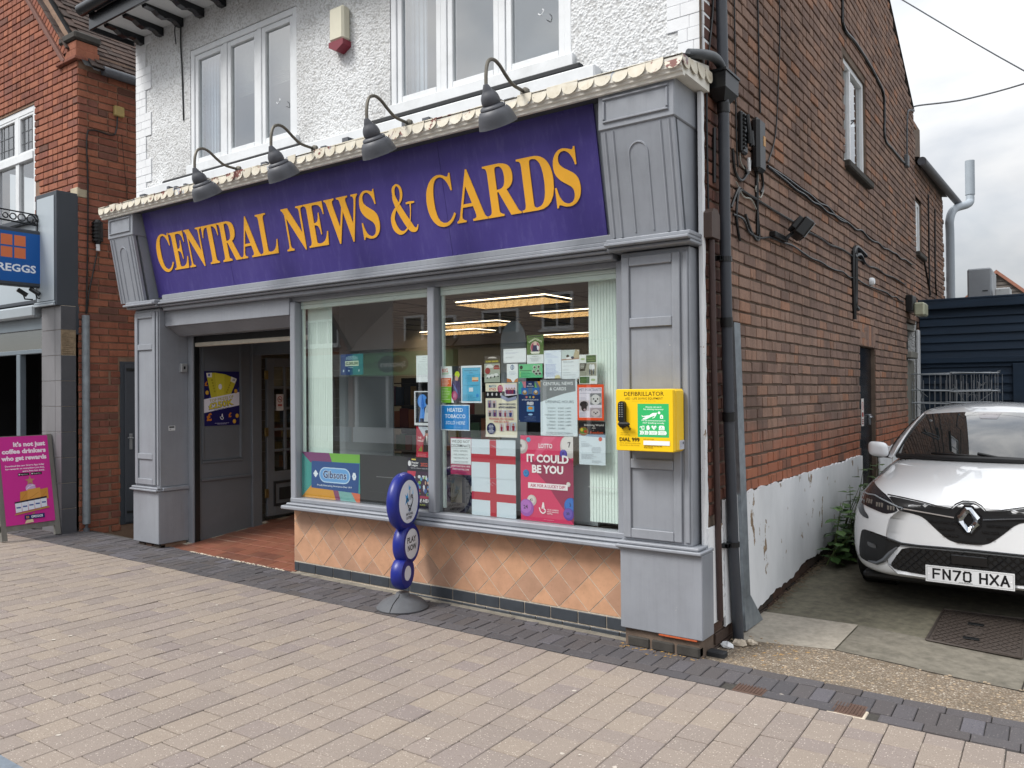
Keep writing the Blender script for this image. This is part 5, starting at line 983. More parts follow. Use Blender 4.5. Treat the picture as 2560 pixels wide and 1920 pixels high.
lball(.048, .335, .027, '1f6fb0', '3a86c2', '11'); lball(.40, .275, .017, 'cfcac6', 'e3dfdb'); lball(.095, .145, .04, 'c2bab5', 'dbd4cf', '43'); lball(.05, .09, .062, 'a05ab0', 'b574c3', '24'); lball(.42, .13, .055, '2460b4', '3a76c6', '3'); lball(.40, .07, .043, '5a3f9e', '6d55b2', '30')
P.text('LOTTO', .215, .52, .03, 'f7e9ee', 'c', .115, .035).text('IT COULD', .23, .42, .052, 'f9f3f5', 'c', .35, .04).text('BE YOU', .23, .345, .052, 'f9f3f5', 'c', .26, .04).rect(.065, .232, .395, .272, 'f5eef1').text('ASK FOR A LUCKY DIP!', .23, .242, .021, 'b02f58', 'c', .29, .02)
def fingers(P, x, y, s, c, lw=None):   # crossed-fingers mark with a smile
    w = lw or .012*s
    P.line([(x-.01*s, y+.01*s), (x+.004*s, y+.07*s)], w*1.1, c); P.line([(x+.012*s, y+.01*s), (x+.006*s, y+.068*s)], w*1.1, c); P.lay += 1
    P.line([(x-.03*s+.06*s*k/8, y-.012*s-.02*s*sin(pi*k/8)) for k in range(9)], w, c); P.line([(x-.03*s, y-.01*s), (x-.04*s, y+.02*s)], w, c); P.line([(x+.012*s, y+.01*s), (x+.032*s, y-.004*s)], w, c)
fingers(P, .19, .085, .75, 'f5eef1'); P.rect(.217, .05, .2185, .105, '8a3555')
for k, s_ in enumerate(('YOUR NUMBERS', 'MAKE AMAZING', 'HAPPEN')): P.text(s_, .225, .085-k*.014, .009, 'f3dde5', 'l', bold=.02)
P.para(.2, .018, .1, 1, 'eab3c4', .006, .002); pst(P, 'lottery_poster', 'large pink LOTTO poster reading IT COULD BE YOU with numbered balls', 'poster', 2.487, .672)
# poster on the lobby wall
P = Print(.44, .585, '1d1a56'); P.poly([(.06, .25), (.30, .25), (.44, .42), (.44, .36), (.30, .23)], '33408f').ell(.22, .28, .16, .1, '3a4aa0')
P.poly([(.03, .565), (.13, .57), (.16, .30), (.09, .30)], 'c9c03a').poly([(.131, .57), (.26, .555), (.25, .30), (.16, .30)], 'd6cc42').poly([(.261, .555), (.41, .50), (.33, .33), (.25, .30)], 'cbbf38').poly([(.03, .565), (.10, .57), (.10, .52), (.04, .52)], 'e3e2d6').poly([(.34, .53), (.41, .505), (.385, .455), (.33, .48)], 'e3e2d6').text('£2', .37, .485, .02, '22204a', 'c', bold=.03).ell(.065, .545, .012, .015, '4a58b0', 10)
for k in range(5): P.ell(.10+k*.008, .49-k*.03, .011, .011, 'a99c2a', 10).ell(.33-k*.012, .46-k*.025, .011, .011, 'a99c2a', 10)
P.ell(.20, .42, .022, .03, 'eceaf0'); P.poly([(.0, .14), (.44, .215), (.44, .36), (.0, .285)], 'e4e2ec').text('TOP PRIZES OF', .22, .275, .03, 'b3a936', 'c', .30, .02, .16).text('£250K', .215, .20, .062, '2a2866', 'c', .32, .06, .16).text('£250K', .215, .202, .060, 'dfd23c', 'c', .31, .03, .16).text('PLAY IN-STORE TODAY', .22, .175, .013, '2a2866', 'c', .20, .02, .14)
for (a, b, s_) in ((.065, .06, .075), (.32, .09, .045), (.03, .43, .045)): P.text('£', a, b, s_, 'c97a2c', 'c', bold=.05)
for (a, b) in ((.395, .37), (.41, .10), (.04, .355), (.375, .04)): P.ell(a, b, .022, .024, 'c7962f', 12).ell(a-.002, b+.003, .016, .017, 'd9ac45', 12)
fingers(P, .22, .085, .6, 'eceaf0'); P.para(.13, .028, .18, 2, 'b7b6d2', .010, .004, 'c')
P.build('prize_poster', 'dark blue scratch card poster reading £250K on the entrance wall', 'poster', (-1.812, .335, 1.248), (0, 1, 0), eps=.00008)
P = Print(.10, .19, 'd9d4d2'); P.ell(.05, .13, .034, .036, 'b33a36').ell(.05, .13, .026, .028, 'd9d4d2').rect(.03, .126, .07, .133, '2a2a2c').line([(.03, .15), (.07, .11)], .007, 'b33a36').rect(.02, .05, .08, .075, 'b9605c').para(.02, .04, .06, 3, G); P.build('no_smoking_sign', 'small white no smoking sign on the glazed shop door', 'sign', (DX+.003, 1.265, 1.39), (0, 1, 0))
q = MB(); q.box(-1.886, -1.845, .10, .17, 1.82, 1.91, 0, .006); q.box(-1.846, -1.843, .125, .145, 1.85, 1.88, 1); solo('wall_sensor', q, [mat('pale_metal', 'b9bcbd', .35, .05, 9, metal=.5), M_black], 'small metal sensor box on the inner face of the left pilaster', 'sensor')
P = Print(.075, .05, 'd5d8da'); P.rect(.008, .028, .066, .044, '33373b').rect(.012, .01, .03, .02, '8f9599'); P.build('barcode_label', 'tiny white barcode label on the inner face of the left pilaster', 'label', (-1.8835, -.025, 1.215), (0, 1, 0))
# ---------------------------------------------------------------- yellow defibrillator cabinet
t = thing('defibrillator_cabinet', 'yellow DEFIBRILLATOR cabinet with black keypad on the right pilaster', 'cabinet', (3.61, -.13, 1.41))
M_yel = mat('yellow_powder_coat', 'efc41a', .35, .03, 6); DXa, DXb, DF = 3.418, 3.805, -.285
q = MB(); q.box(DXa, DXb, -.255, -.128, 1.222, 1.600, 0, .012); part('case', q, M_yel, t)
q = MB(); q.box(DXa, DXb, DF, -.257, 1.222, 1.600, 0, .008); doorp = part('cabinet_door', q, M_yel, t)
pr = Print(.375, .37, 'efc41a'); K = '3a2d10'
pr.text('DEFIBRILLATOR', .187, .333, .025, K, 'c', .265, .012).text('AED - LIFE SAVING EQUIPMENT', .187, .310, .0135, K, 'c', .25, .005).para(.062, .302, .25, 1, '7a5e18', .004, .0012, 'c')
pr.rect(.145, .083, .35, .285, '35b56a').text('Anyone can use it', .25, .262, .009, 'eef6f0', 'c', .105, .012).text('No training necessary', .25, .248, .009, 'eef6f0', 'c', .13, .012)
pr.ell(.287, .231, .0085, .0085, 'eef6f0', 12).poly([(.276, .231), (.245, .230), (.22, .214), (.18, .196), (.177, .189), (.20, .190), (.235, .206), (.262, .214)], 'eef6f0').poly([(.262, .225), (.272, .222), (.258, .202), (.242, .196), (.243, .200), (.256, .206)], 'eef6f0').poly([(.22, .216), (.18, .210), (.172, .217), (.175, .206), (.215, .205)], 'eef6f0').rect(.293, .196, .313, .214, 'eef6f0').ell(.303, .213, .009, .007, 'eef6f0', 10).ell(.303, .205, .004, .004, '35b56a', 8)
pr.text('For an unconscious person', .25, .180, .009, 'eef6f0', 'c', .155, .012).text('NOT breathing normally', .25, .165, .009, 'eef6f0', 'c', .14, .012)
pr.poly([(.16, .138), (.168, .147), (.172, .128), (.190, .128), (.190, .152), (.176, .152), (.176, .147), (.168, .150), (.158, .145)], 'eef6f0').rect(.176, .133, .186, .147, '35b56a').poly([(.205, .128), (.222, .128), (.229, .144), (.222, .141), (.223, .152), (.218, .152), (.216, .156), (.211, .155), (.209, .15), (.203, .148)], 'eef6f0').poly([(.253, .127), (.270, .144), (.268, .152), (.261, .154), (.253, .148), (.245, .154), (.238, .152), (.236, .144)], 'eef6f0').line([(.238, .142), (.248, .142), (.252, .149), (.256, .136), (.26, .142), (.268, .142)], .0015, '35b56a').poly([(.285, .127), (.322, .127), (.322, .147), (.316, .154), (.291, .154), (.285, .147)], 'eef6f0').rect(.291, .132, .316, .137, '8fcfaa').ell(.303, .145, .004, .003, '35b56a', 8)
for k, (a, b) in enumerate(((.158, .187), (.189, .217), (.219, .275), (.277, .335))): pr.poly([(a, .098), (b-.004, .098), (b+.002, .110), (b-.004, .122), (a, .122), (a+.005, .110)], 'e3efe6').text(('Call', 'Send', 'Bring AED', 'Follow the')[k], (a+b)/2+.002, .112, .005, '4f8f69').text(('999', 'code', 'and start', 'instructions')[k], (a+b)/2+.002, .103, .005, '4f8f69')
pr.line([(.068+.024*cos(pi-a*.21), .130+.022*sin(pi-a*.21)) for a in range(14)], .010, K).poly([(.082, .132), (.102, .138), (.094, .120)], K)
pr.text('1. Enter the code', .025, .104, .006, '6a5215', 'l').text('2. Push handle down', .025, .092, .006, '6a5215', 'l').text('DIAL 999', .022, .056, .022, K, 'l', .135, .02).text('Ask for ambulance and provide', .022, .042, .0065, '6a5215', 'l', .14).text('your Location or Box Number', .022, .029, .0065, '6a5215', 'l', .135)
pr.text('BOX LOCATION', .185, .068, .0065, '6a5215', 'l').rect(.184, .036, .355, .062, 'e6ebf2').para(.186, .031, .14, 1, '6a5215', .004, .003).para(.186, .022, .10, 1, '6a5215', .004, .003)
pr.build('door_print', '', '', (DXa+.006, DF-.0004, 1.226), (1, 0, 0), (0, 0, 1), .0003, parent=doorp, eps=.00005)
q = MB(); P_ = [(.022, 0), (.022, .10)]+[(.022*cos(a*pi/8), .10+.022*sin(a*pi/8)) for a in range(1, 8)]+[(-.022, .10), (-.022, 0)]
q.prism(P_, (3.472, DF, 1.405), (1, 0, 0), (0, 0, 1), (0, -1, 0), .03); lock = part('keypad_lock', q, M_black, t)
q = MB()
for k in range(7):
    for j in (-1, 1): q.box(3.472+j*.008-.004, 3.472+j*.008+.004, DF-.034, DF-.029, 1.43+k*.0135, 1.436+k*.0135)
part('keypad_button', q, mat('keypad_silver', 'b9bcbc', .3, 0, metal=.7), lock)
q = MB(); q.lathe([(0, 0), (.026, 0), (.026, .022), (.02, .03), (0, .03)], (3.474, DF, 1.388), (0, -1, 0), 20); q.box(3.455, 3.535, DF-.05, DF-.028, 1.376, 1.398, 0, .008); part('lock_handle', q, M_black, t)
P = Print(.07, .055, 'b9bcc6'); P.rect(.045, .03, .06, .045, '2b2d33').para(.006, .045, .034, 4, '7a7f8c', .009); P.build('side_label', '', '', (DXb+.0006, -.205, 1.235), (0, 1, 0), parent=t)
# ---------------------------------------------------------------- round blue lottery sign on a rubber foot
LX, LY = 1.63, -.30; lz = gz(LX, LY)+.005
t = thing('pavement_sign', 'blue lottery sign of three stacked discs on a grey rubber foot outside', 'sign', (LX, LY, lz))
q = MB(); q.lathe([(0, .115), (.045, .112), (.05, .105), (.06, .088), (.10, .075), (.15, .052), (.185, .022), (.195, .008), (.193, 0), (0, 0)], (LX, LY, lz), (0, 0, 1), 40)
foot = part('rubber_foot', q, mat('grey_rubber_foot', '55575b', .7, .12, 14, .12, 60), t, True)
q = MB(); q.tube([(LX+r*.25, LY-r*.97, lz+z+.001) for r, z in ((.05, .107), (.062, .090), (.10, .077), (.15, .054), (.187, .022), (.196, .006))], .0022, 5); part('seam', q, M_black, foot)
M_blue = mat('royal_blue_plastic', '16247f', .38, .05, 8); nX = Vector((cos(.29), sin(.29), 0)); uX = Vector((-sin(.29), cos(.29), 0)); up_ = Vector((0, 0, 1))
def disc(cy, cz, rim, face, name):
    O = Vector((LX, LY, 0))+uX*cy+up_*cz; q = MB(); h = .046
    q.lathe([(0, -h), (face*1.02, -h), (rim*.86, -h), (rim*.95, -h*.7), (rim, 0), (rim*.95, h*.7), (rim*.86, h), (face*1.03, h), (face*1.01, h-.006), (0, h-.006)], O, nX, 48); b = part(name, q, M_blue, t, True)
    return O, b
def dface(O, b, r, fn=None):
    pr = Print(2*r, 2*r, 'dfe3ea'); 
    if fn: fn(pr)
    o = Vector(O)+nX*.0445-uX*r-up_*r; mb = MB(); mb.add([o+uX*(r+r*cos(2*pi*k/40))+up_*(r+r*sin(2*pi*k/40)) for k in range(40)], [tuple(range(40))])
    for P, F, m, l in pr.it: mb.add([o+uX*a+up_*c+nX*(l*.00012) for a, c in P], F, m)
    part('white_face', mb, pr.mats, b)
O, b1 = disc(.025, .775, .218, .16, 'top_disc')
def f1(p):
    c = .16
    p.poly([(c-.06, c+.06), (c-.035, c+.045), (c-.02, c+.07), (c-.01, c+.03), (c+.005, c+.0), (c-.03, c+.0), (c-.06, c-.02), (c-.045, c+.02)], '3aa0dc').poly([(c+.0, c+.13), (c+.02, c+.105), (c+.035, c+.11), (c+.02, c+.075), (c+.0, c+.09)], '3aa0dc').poly([(c+.06, c+.05), (c+.07, c+.09), (c+.08, c+.045)], '8cc9ee').poly([(c-.01, c-.06), (c+.005, c-.08), (c+.02, c-.06)], '2a6fb4')
    for r_, w in ((.0, .034), (.0, .020)):
        col = '1d2430' if w > .03 else 'dfe3ea'
        p.line([(c+.005, c+.01), (c+.018, c+.085)], w*.55 if w > .03 else w*.5, col); p.line([(c+.03, c+.01), (c+.022, c+.08)], w*.55 if w > .03 else w*.5, col); p.lay += 1
    p.line([(c-.03+.09*k/10, c-.005-.05*sin(pi*k/10)) for k in range(11)], .009, '1d2430').line([(c-.03, c-.005), (c-.045, c+.012), (c-.03, c+.03), (c-.012, c+.005)], .008, '1d2430').line([(c+.04, c+.03), (c+.065, c+.02), (c+.062, c-.004)], .008, '1d2430').line([(c+.03, c+.035), (c+.05, c+.05), (c+.062, c+.03)], .007, '1d2430').line([(c-.015, c-.025), (c+.02, c-.038), (c+.045, c-.022)], .006, '1d2430')
    p.text('THE', c+.01, c-.072, .018, '2a2f38', 'c', bold=.02).text('NATIONAL', c+.005, c-.100, .018, '2a2f38', 'c', .115, .02).text('LOTTERY', c+.0, c-.128, .018, '2a2f38', 'c', .095, .02)
dface(O, b1, .16, f1)
O, b2 = disc(.07, .452, .162, .113, 'middle_disc'); dface(O, b2, .113, lambda p: p.text('PLAY', .113, .125, .042, '1a1c20', 'c', .15, .03).text('NOW', .118, .066, .042, '1a1c20', 'c', .145, .03))
O, b3 = disc(.0, .245, .123, .055, 'bottom_disc'); dface(O, b3, .055)
# ---------------------------------------------------------------- bakery next door
LXS, LYF = -3.55, -.105
bak = thing('bakery_building', 'orange red brick bakery with tiled gable roof on the left', 'building', (-4.5, 0, 0))
w = MB(); BW = (-5.75, -4.60, 3.70, 5.16)
wall_holes(w, -9, LXS-.01, 2.55, 5.55, [BW], lambda a, c: (a, LYF+.009, c)); w.add([(-9, LYF+.009, 5.55), (LXS-.01, LYF+.009, 5.55), (-6.2, LYF+.009, 8.45), (-9, LYF+.009, 5.4)], [(0, 1, 2, 3)])
w.add([(LXS-.009, LYF, -.2), (LXS-.009, 7, -.2), (LXS-.009, 7, 5.55), (LXS-.009, LYF, 5.55)], [(0, 1, 2, 3)])
for q in ([(BW[0], BW[2]), (BW[0], BW[3])], [(BW[1], BW[2]), (BW[1], BW[3])], [(BW[0], BW[3]), (BW[1], BW[3])], [(BW[0], BW[2]), (BW[1], BW[2])]): w.add([(q[0][0], LYF+.009, q[0][1]), (q[1][0], LYF+.009, q[1][1]), (q[1][0], LYF+.2, q[1][1]), (q[0][0], LYF+.2, q[0][1])], [(0, 1, 2, 3)])
bw = part('brick_wall', w, M_mortL, bak)
B2 = {}
for nm, l in (('s', .222), ('h', .107)):
    for q in range(3): B2[(nm, q, 'x')] = boxvf(.022, l, HB, .004, .0016); B2[(nm, q, 'y')] = boxvf(l, .022, HB, .004, .0016)
b2s = {k: shared_mesh('brick', v, M_brickL) for k, v in B2.items()}; items = []
for r in range(0, 68):
    zc = -.03+r*BH+BH/2; y = LYF-.002+(.0 if r % 2 else .115-.002)
    if r % 2 == 0: items.append((Vector((LXS-.004, LYF+.05, zc)), wob(.004), ('h', r % 3, 'x')))
    while y < 2.2 and zc < 5.36:
        k = 's' if random.random() < .84 else 'h'; l = .233 if k == 's' else .117
        if not (zc < 2.0 and y+l > .38 and y < 1.28): items.append((Vector((LXS-.006+random.gauss(0, .001), y+l/2, zc)), wob(.005), (k, random.randrange(3), 'x')))
        elif y < .33: items.append((Vector((LXS-.006, .322, zc)), wob(.005), ('h', 0, 'x')))
        y += l
for r in range(30, 104):
    zc = -.03+r*BH+BH/2; x = LXS-.002-(.0 if r % 2 else .115)
    lim = LXS if zc < 5.6 else LXS-(zc-5.45)/1.08-.05
    if r % 2 == 0 and zc < 5.5: items.append((Vector((LXS-.055, LYF+.004, zc)), wob(.004), ('h', r % 3, 'y')))
    while x > -6.3:
        k = 's' if random.random() < .5 else 'h'; l = .233 if k == 's' else .117
        hole = BW[2]-.02 < zc < BW[3]+.02 and x > BW[0] and x-l < BW[1]
        if hole and x > BW[1]+.03: items.append((Vector((max(BW[1]+.055, x-.0535), LYF+.005, zc)), wob(.005), ('h', 0, 'y')))
        if x < lim and not hole: items.append((Vector((x-l/2, LYF+.005+random.gauss(0, .001), zc)), wob(.005), (k, random.randrange(3), 'y')))
        x -= l
pieces('brick', b2s, items, bw, 'bricks', B2, M_brickL)
st = MB(); st.box(LXS-.16, LXS+.006, LYF-.012, LYF+.10, 3.86, 3.97, 0, .006); part('pale_stone_pad', st, mat('pale_stone', 'b3a890', .85, .15, 12), bw)
kn = MB(); kn.box(LXS-.42, LXS+.04, LYF-.05, LYF+.26, 5.43, 5.47, 0, .006); kn.box(LXS-.34, LXS+.02, LYF-.03, LYF+.24, 5.472, 5.56, 0, .006); kn.box(LXS-.32, LXS-.0, LYF-.02, LYF+.23, 5.563, 5.66, 0, .006)
part('kneeler', kn, M_brickL, bw); kc = MB(); kc.box(LXS-.36, LXS+.03, LYF-.05, LYF+.26, 5.664, 5.76, 0, .02); part('kneeler_cap', kc, mat('sooty_stone', '3c3935'), bw)
# gable verge: brick-on-edge course, creasing tiles and capping
sl = Vector((-1, 0, 1.09)).normalized(); nr = Vector((1.09, 0, 1)).normalized(); V0 = Vector((LXS-.28, LYF-.03, 5.47))
for k in range(46): q = MB(); mt = Matrix((( sl.x, 0, nr.x, 0), (0, 1, 0, 0), (sl.z, 0, nr.z, 0), (0, 0, 0, 1))); q.box(0, .069, 0, .24, .05, .155, 0, .004, Matrix.Translation(V0+sl*k*.079) @ mt); part('verge_brick', q, M_brickL, bw)
q = MB(); mt4 = Matrix.Translation(V0) @ mt; q.box(-.05, 3.8, -.025, .26, .016, .045, 0, .003, mt4); q.box(-.05, 3.8, -.012, .26, -.02, .012, 0, .003, mt4); part('creasing_tile', q, mat('plum_creasing_tile', '6f4a3f', .8, .15, 10), bw)
M_tile = brick_mat('brown_roof_tile', [(0, '3f3531'), (.4, '4b403b'), (.7, '574842'), (1, '5f4d44')], None, .5)
q = MB(); 
for k in range(24): q.box(k*.155, k*.155+.165, -.03, .20, .16+.004*(k % 2), .185+.004*(k % 2), 0, .006, mt4)
part('verge_capping', q, M_tile, bak)
# tiled slope facing the gap between the buildings
RO = Vector((LXS+.10, LYF+.18, 5.37)); rt_ = {q: boxvf(.165, .262, .016, .003, .0015) for q in range(3)}; rts = {k: shared_mesh('roof_tile', v, M_tile) for k, v in rt_.items()}; items = []
rm = MB(); rm.add([(LXS+.12, LYF+.02, 5.35), (LXS+.12, 8, 5.35), (-6.3, 8, 8.50), (-6.3, LYF+.02, 8.50)], [(0, 1, 2, 3)]); rm.add([(-9, LYF+.02, 5.35), (-9, 8, 5.35), (-6.3, 8, 8.50), (-6.3, LYF+.02, 8.50)], [(0, 1, 2, 3)])
broof = part('roof', rm, M_dark, bak); up2 = Vector((-1, 0, 1.145)).normalized(); nn2 = Vector((1.145, 0, 1)).normalized(); RM = Matrix(((0, up2.x, nn2.x), (1, 0, 0), (0, up2.z, nn2.z)))
R0 = {q: boxvf(.163, .20, .016, .003, .0015) for q in range(3)}
for r in range(36):
    for c in range(12):
        p = RO+up2*(r*.10+.07)+Vector((0, c*.166+(.083 if r % 2 else 0), 0))+nn2*(.016+random.gauss(0, .002))
        items.append((p, RM @ Matrix.Rotation(-.11, 3, 'X') @ wob(.01), r % 3))
rts = {k: shared_mesh('roof_tile', v, M_tile) for k, v in R0.items()}
pieces('roof_tile', rts, items, broof, 'roof_tiles', R0, M_tile)
q = MB(); q.tube([(LXS+.10, LYF+.24, 5.36), (LXS+.10, 3, 5.36)], .055, 10); part('gutter', q, M_lead, bak, True)
q = MB(); q.box(LXS-.0, LXS+.04, LYF+.16, LYF+.25, 5.37, 5.46, 0, .015); part('lead_flashing', q, mat('pale_lead', '9aa0a6', .5, .2, 20), bak)
# leaded upper window
f = MB(); a, b, c, d = BW; y0, y1 = LYF+.02, LYF+.085; W_ = .075
f.box(a, a+W_, y0, y1, c, d, 0, .004); f.box(b-W_, b, y0, y1, c, d, 0, .004); f.box(a+W_, b-W_, y0, y1, d-W_, d, 0, .004); f.box(a+W_, b-W_, y0, y1, c, c+W_, 0, .004); f.box(a+W_, b-W_, y0-.015, y1, 4.50, 4.60, 0, .006)
for m in (-5.115,): f.box(m-.045, m+.045, y0, y1, c+W_, 4.499, 0, .004); f.box(m-.045, m+.045, y0, y1, 4.601, d-W_, 0, .004)
bwin = part('leaded_window', f, M_white, bak)
for (xa, xb) in ((a+W_, -5.16), (-5.07, b-W_)):
    for (za, zb) in ((c+W_, 4.5), (4.6, d-W_)):
        q = pane(xa, xb, y0+.03, y0+.034, za, zb, 2); part('pane', q, [M_glassu, M_clear], bwin)
    q = MB(); q.box(xa, xb, y0+.005, y0+.04, 4.602, 4.63, 0, .003); q.box(xa, xb, y0+.005, y0+.04, d-W_-.03, d-W_-.001, 0, .003); q.box(xa, xa+.03, y0+.005, y0+.04, 4.631, d-W_-.031); q.box(xb-.03, xb, y0+.005, y0+.04, 4.631, d-W_-.031); part('top_light', q, M_white, bwin)
    l = MB()
    for k in range(1, 4): x = lerp(xa, xb, k/4); l.box(x-.004, x+.004, y0+.026, y0+.029, 4.6, d-W_)
    for z in (4.74, 4.89): l.box(xa, xb, y0+.0255, y0+.0285, z-.004, z+.004)
    part('lead_came', l, mat('dark_lead_strip', '43464b', .5), bwin)
k = MB(); k.box(a-.2, b+.2, LYF+.8, LYF+.82, 3.4, 5.3); part('room_wall', k, mat('pale_room', '9ba0a3'), bwin)
# shopfront: fascia box, pilaster, doorway
M_anth = mat('anthracite_metal', '3c424a', .5, .04, 5); M_fas = mat('pale_grey_fascia', 'a9b3ba', .35, .04, 3, .0)
q = MB(); q.box(-4.05, LXS-.0, -.345, LYF-.001, 2.60, 3.89, 0, .004); fb = part('fascia_end_box', q, M_anth, bak)
q = MB(); q.box(-4.0, -3.60, -.352, -.346, 2.66, 3.84, 0, .003); part('fascia_panel', q, M_fas, fb)
q = MB(); q.box(-4.05, -3.575, -.375, -.346, 2.60, 2.625, 0, .004); q.box(-4.05, -3.575, -.365, -.346, 2.63, 2.65, 0, .004); part('fascia_moulding', q, M_fas, fb)
q = MB(); q.box(-9, -4.06, -.27, LYF, 2.70, 3.62, 0, .004); fa = part('fascia_board', q, M_fas, bak); q = MB(); q.box(-9, -4.06, -.33, -.271, 2.66, 2.70, 0, .004); q.box(-9, -4.06, -.34, LYF, 3.622, 3.68, 0, .004); part('fascia_trim', q, M_anth, fa)
q = MB(); q.box(-9, -4.09, -.36, -.12, 2.50, 2.64, 0, .02); part('awning_cassette', q, mat('silver_awning', 'a3acb2', .4, .05, 4, metal=.2), bak)
ti = MB(); ti.box(-3.995, LXS+.005, -.295, -.14, -.02, 2.60); pil = part('tiled_pilaster', ti, M_grout, bak)
M_gt = mat('grey_porcelain_tile', '78777a', .35, .10, 5, dirt=.25, stretch=(1, 1, .3)); M_gtd = mat('dark_porcelain_tile', '4c4d52', .35, .08, 5)
for k in range(9):
    z = .025+k*.288; z2 = min(z+.2835, 2.595)
    for (xa, xb) in ((-3.995, -3.68), (-3.677, LXS+.005)):
        q = MB(); q.box(xa+.001, xb-.001, -.305, -.290, z, z2, 0, .002); part('front_tile', q, M_gt, pil)
    if k == 7:
        q = MB(); q.box(LXS+.002, LXS+.008, -.302, -.142, z, z2); 
        pa = part('bare_adhesive_patch', q, mat('buff_adhesive', '8b7a63', .9, .25, 25, .4, 60), pil)
        for j in range(11): g_ = MB(); g_.box(LXS+.008, LXS+.013, -.30, -.30+random.uniform(.06, .13), z+.02+j*.023, z+.032+j*.023, 0, .002); part('adhesive_ridge', g_, mat('buff_adhesive', '8b7a63'), pa)
    else:
        q = MB(); q.box(LXS, LXS+.012, -.304, -.140, z, z2, 0, .002); part('side_tile', q, M_gtd, pil)
q = MB(); q.box(LXS-.02, LXS+.004, -.139, -.10, 2.28, 2.60, 0, .003); part('corner_trim', q, M_anth, pil)
dw = MB(); dw.box(-9, -4.0, 1.9, 1.92, -.1, 2.7); dw.box(-4.02, -4.0, -.28, 1.9, -.1, 2.6); dw.box(-9, -4.0, -.2, 1.9, 2.6, 2.62); dw.box(-9.02, -9, -.25, 1.9, -.2, 2.7); dw.box(-9, -4.0, -.2, 1.9, -.12, -.02); dr_ = part('doorway', dw, M_dark, bak)
q = MB(); q.box(-9, -4.02, -.27, -.20, 2.08, 2.13, 0, .005); q.box(-4.72, -4.62, -.27, -.20, 0, 2.079, 0, .005); q.box(-9, -4.02, -.27, -.20, 2.36, 2.50, 0, .005); part('door_frame', q, mat('blue_grey_metal', '6b767e', .4, .05, 5), dr_)
q = pane(-9, -4.02, -.24, -.235, 2.13, 2.36, 2); part('transom_pane', q, [M_glassu, M_clear], dr_)
q = MB()
for (x, z) in ((-4.52, 1.18), (-4.19, 1.18)):
    for i in (0, 1):
        for j in (0, 1): q.box(x+i*.085-.75, x+i*.085-.75+.065, 1.0, 1.003, z+j*.075, z+j*.075+.055)
part('frosted_squares', q, mat('frosted_square', '6f7479', .6), dr_)
q = MB(); q.prism([(0, 0), (.40, 0), (.34, .12), (.22, .21), (.08, .25), (0, .25)], (-5.05, .55, 1.84), (1, 0, 0), (0, 0, 1), (0, -1, 0), .06); part('red_lampshade', q, mat('red_shade', 'a8231c', .5, 0), dr_)
# hanging sign
hs = thing('hanging_sign', 'blue projecting sign with four orange squares hung from a scrolled black bracket', 'sign', (-3.98, -.30, 3.5))
HX = -3.98; ya, yb = -.262, -1.03; q = MB(); q.box(HX-.06, HX+.055, yb, ya, 2.82, 3.47, 0, .015); frm = part('frame', q, M_anth, hs)
pr = Print(.66, .56, '1c5ca6')
for i in (0, 1):
    for j in (0, 1): pr.rect(.215+i*.138, .265+j*.138, .215+i*.138+.118, .265+j*.138+.118, 'd8774c')
pr.text('GREGGS', .33, .115, .082, 'e9f0f8', 'c', .50, .03); pr.build('sign_face', '', '', (HX+.056, yb+.054, 2.865), (0, 1, 0), parent=hs, eps=.0002)
q = MB(); q.tube([(HX, -.345, 3.60), (HX, -.345, 2.92)], .016, 8)
for z in (3.33, 2.97): q.tube([(HX, -.264, z), (HX, -.345, z)], .012, 6)
q.ball((HX, -.345, 3.60), .03, 6); q.tube([(HX, -.345, 2.93), (HX, -.345, 2.86)], [.026, .01], 8)
q.tube([(HX, -.36, 3.54), (HX, -1.15, 3.57)], .011, 6); q.tube([(HX, -.36, 3.66), (HX, -1.15, 3.68)], .009, 6)
for k in range(4): 
    r = .045-.006*k; yc = -.42-sum(2*(.045-.006*j)+.012 for j in range(k)); q.tube([(HX, yc+r*cos(a*pi/8), 3.605+r*sin(a*pi/8)) for a in range(17)], .008, 5)
q.tube(smooth_path([(HX, -.365, 3.66), (HX, -.35, 3.60), (HX, -.37, 3.55), (HX, -.41, 3.57), (HX, -.40, 3.61)], 5), .01, 5)
part('scroll_bracket', q, M_blackp, hs)
for k, (x, y, lb) in enumerate(((-3.93, -.40, 'black bullet camera at the foot of the bakery fascia, nearer the corner'), (-4.12, -.45, 'white fronted bullet camera under the hanging sign'))):
    t = thing('security_camera', lb, 'camera', (x, y, 2.74), 'small cameras on the bakery fascia'); q = MB(); q.tube([(x, -.345, 2.70), (x, y+.02, 2.70), (x, y, 2.76)], .009, 6); part('bracket', q, M_black, t)
    q = MB(); dd = Vector((-.3, -.6, .45) if k else (-.6, -.5, .5)).normalized(); c0 = Vector((x, y, 2.77)); q.tube([c0-dd*.05, c0+dd*.06], .026, 10); part('body', q, M_black, t)
    q = MB(); q.tube([c0+dd*.0605, c0+dd*.066], .024, 10); part('lens_cap', q, M_white if k else M_black, t)
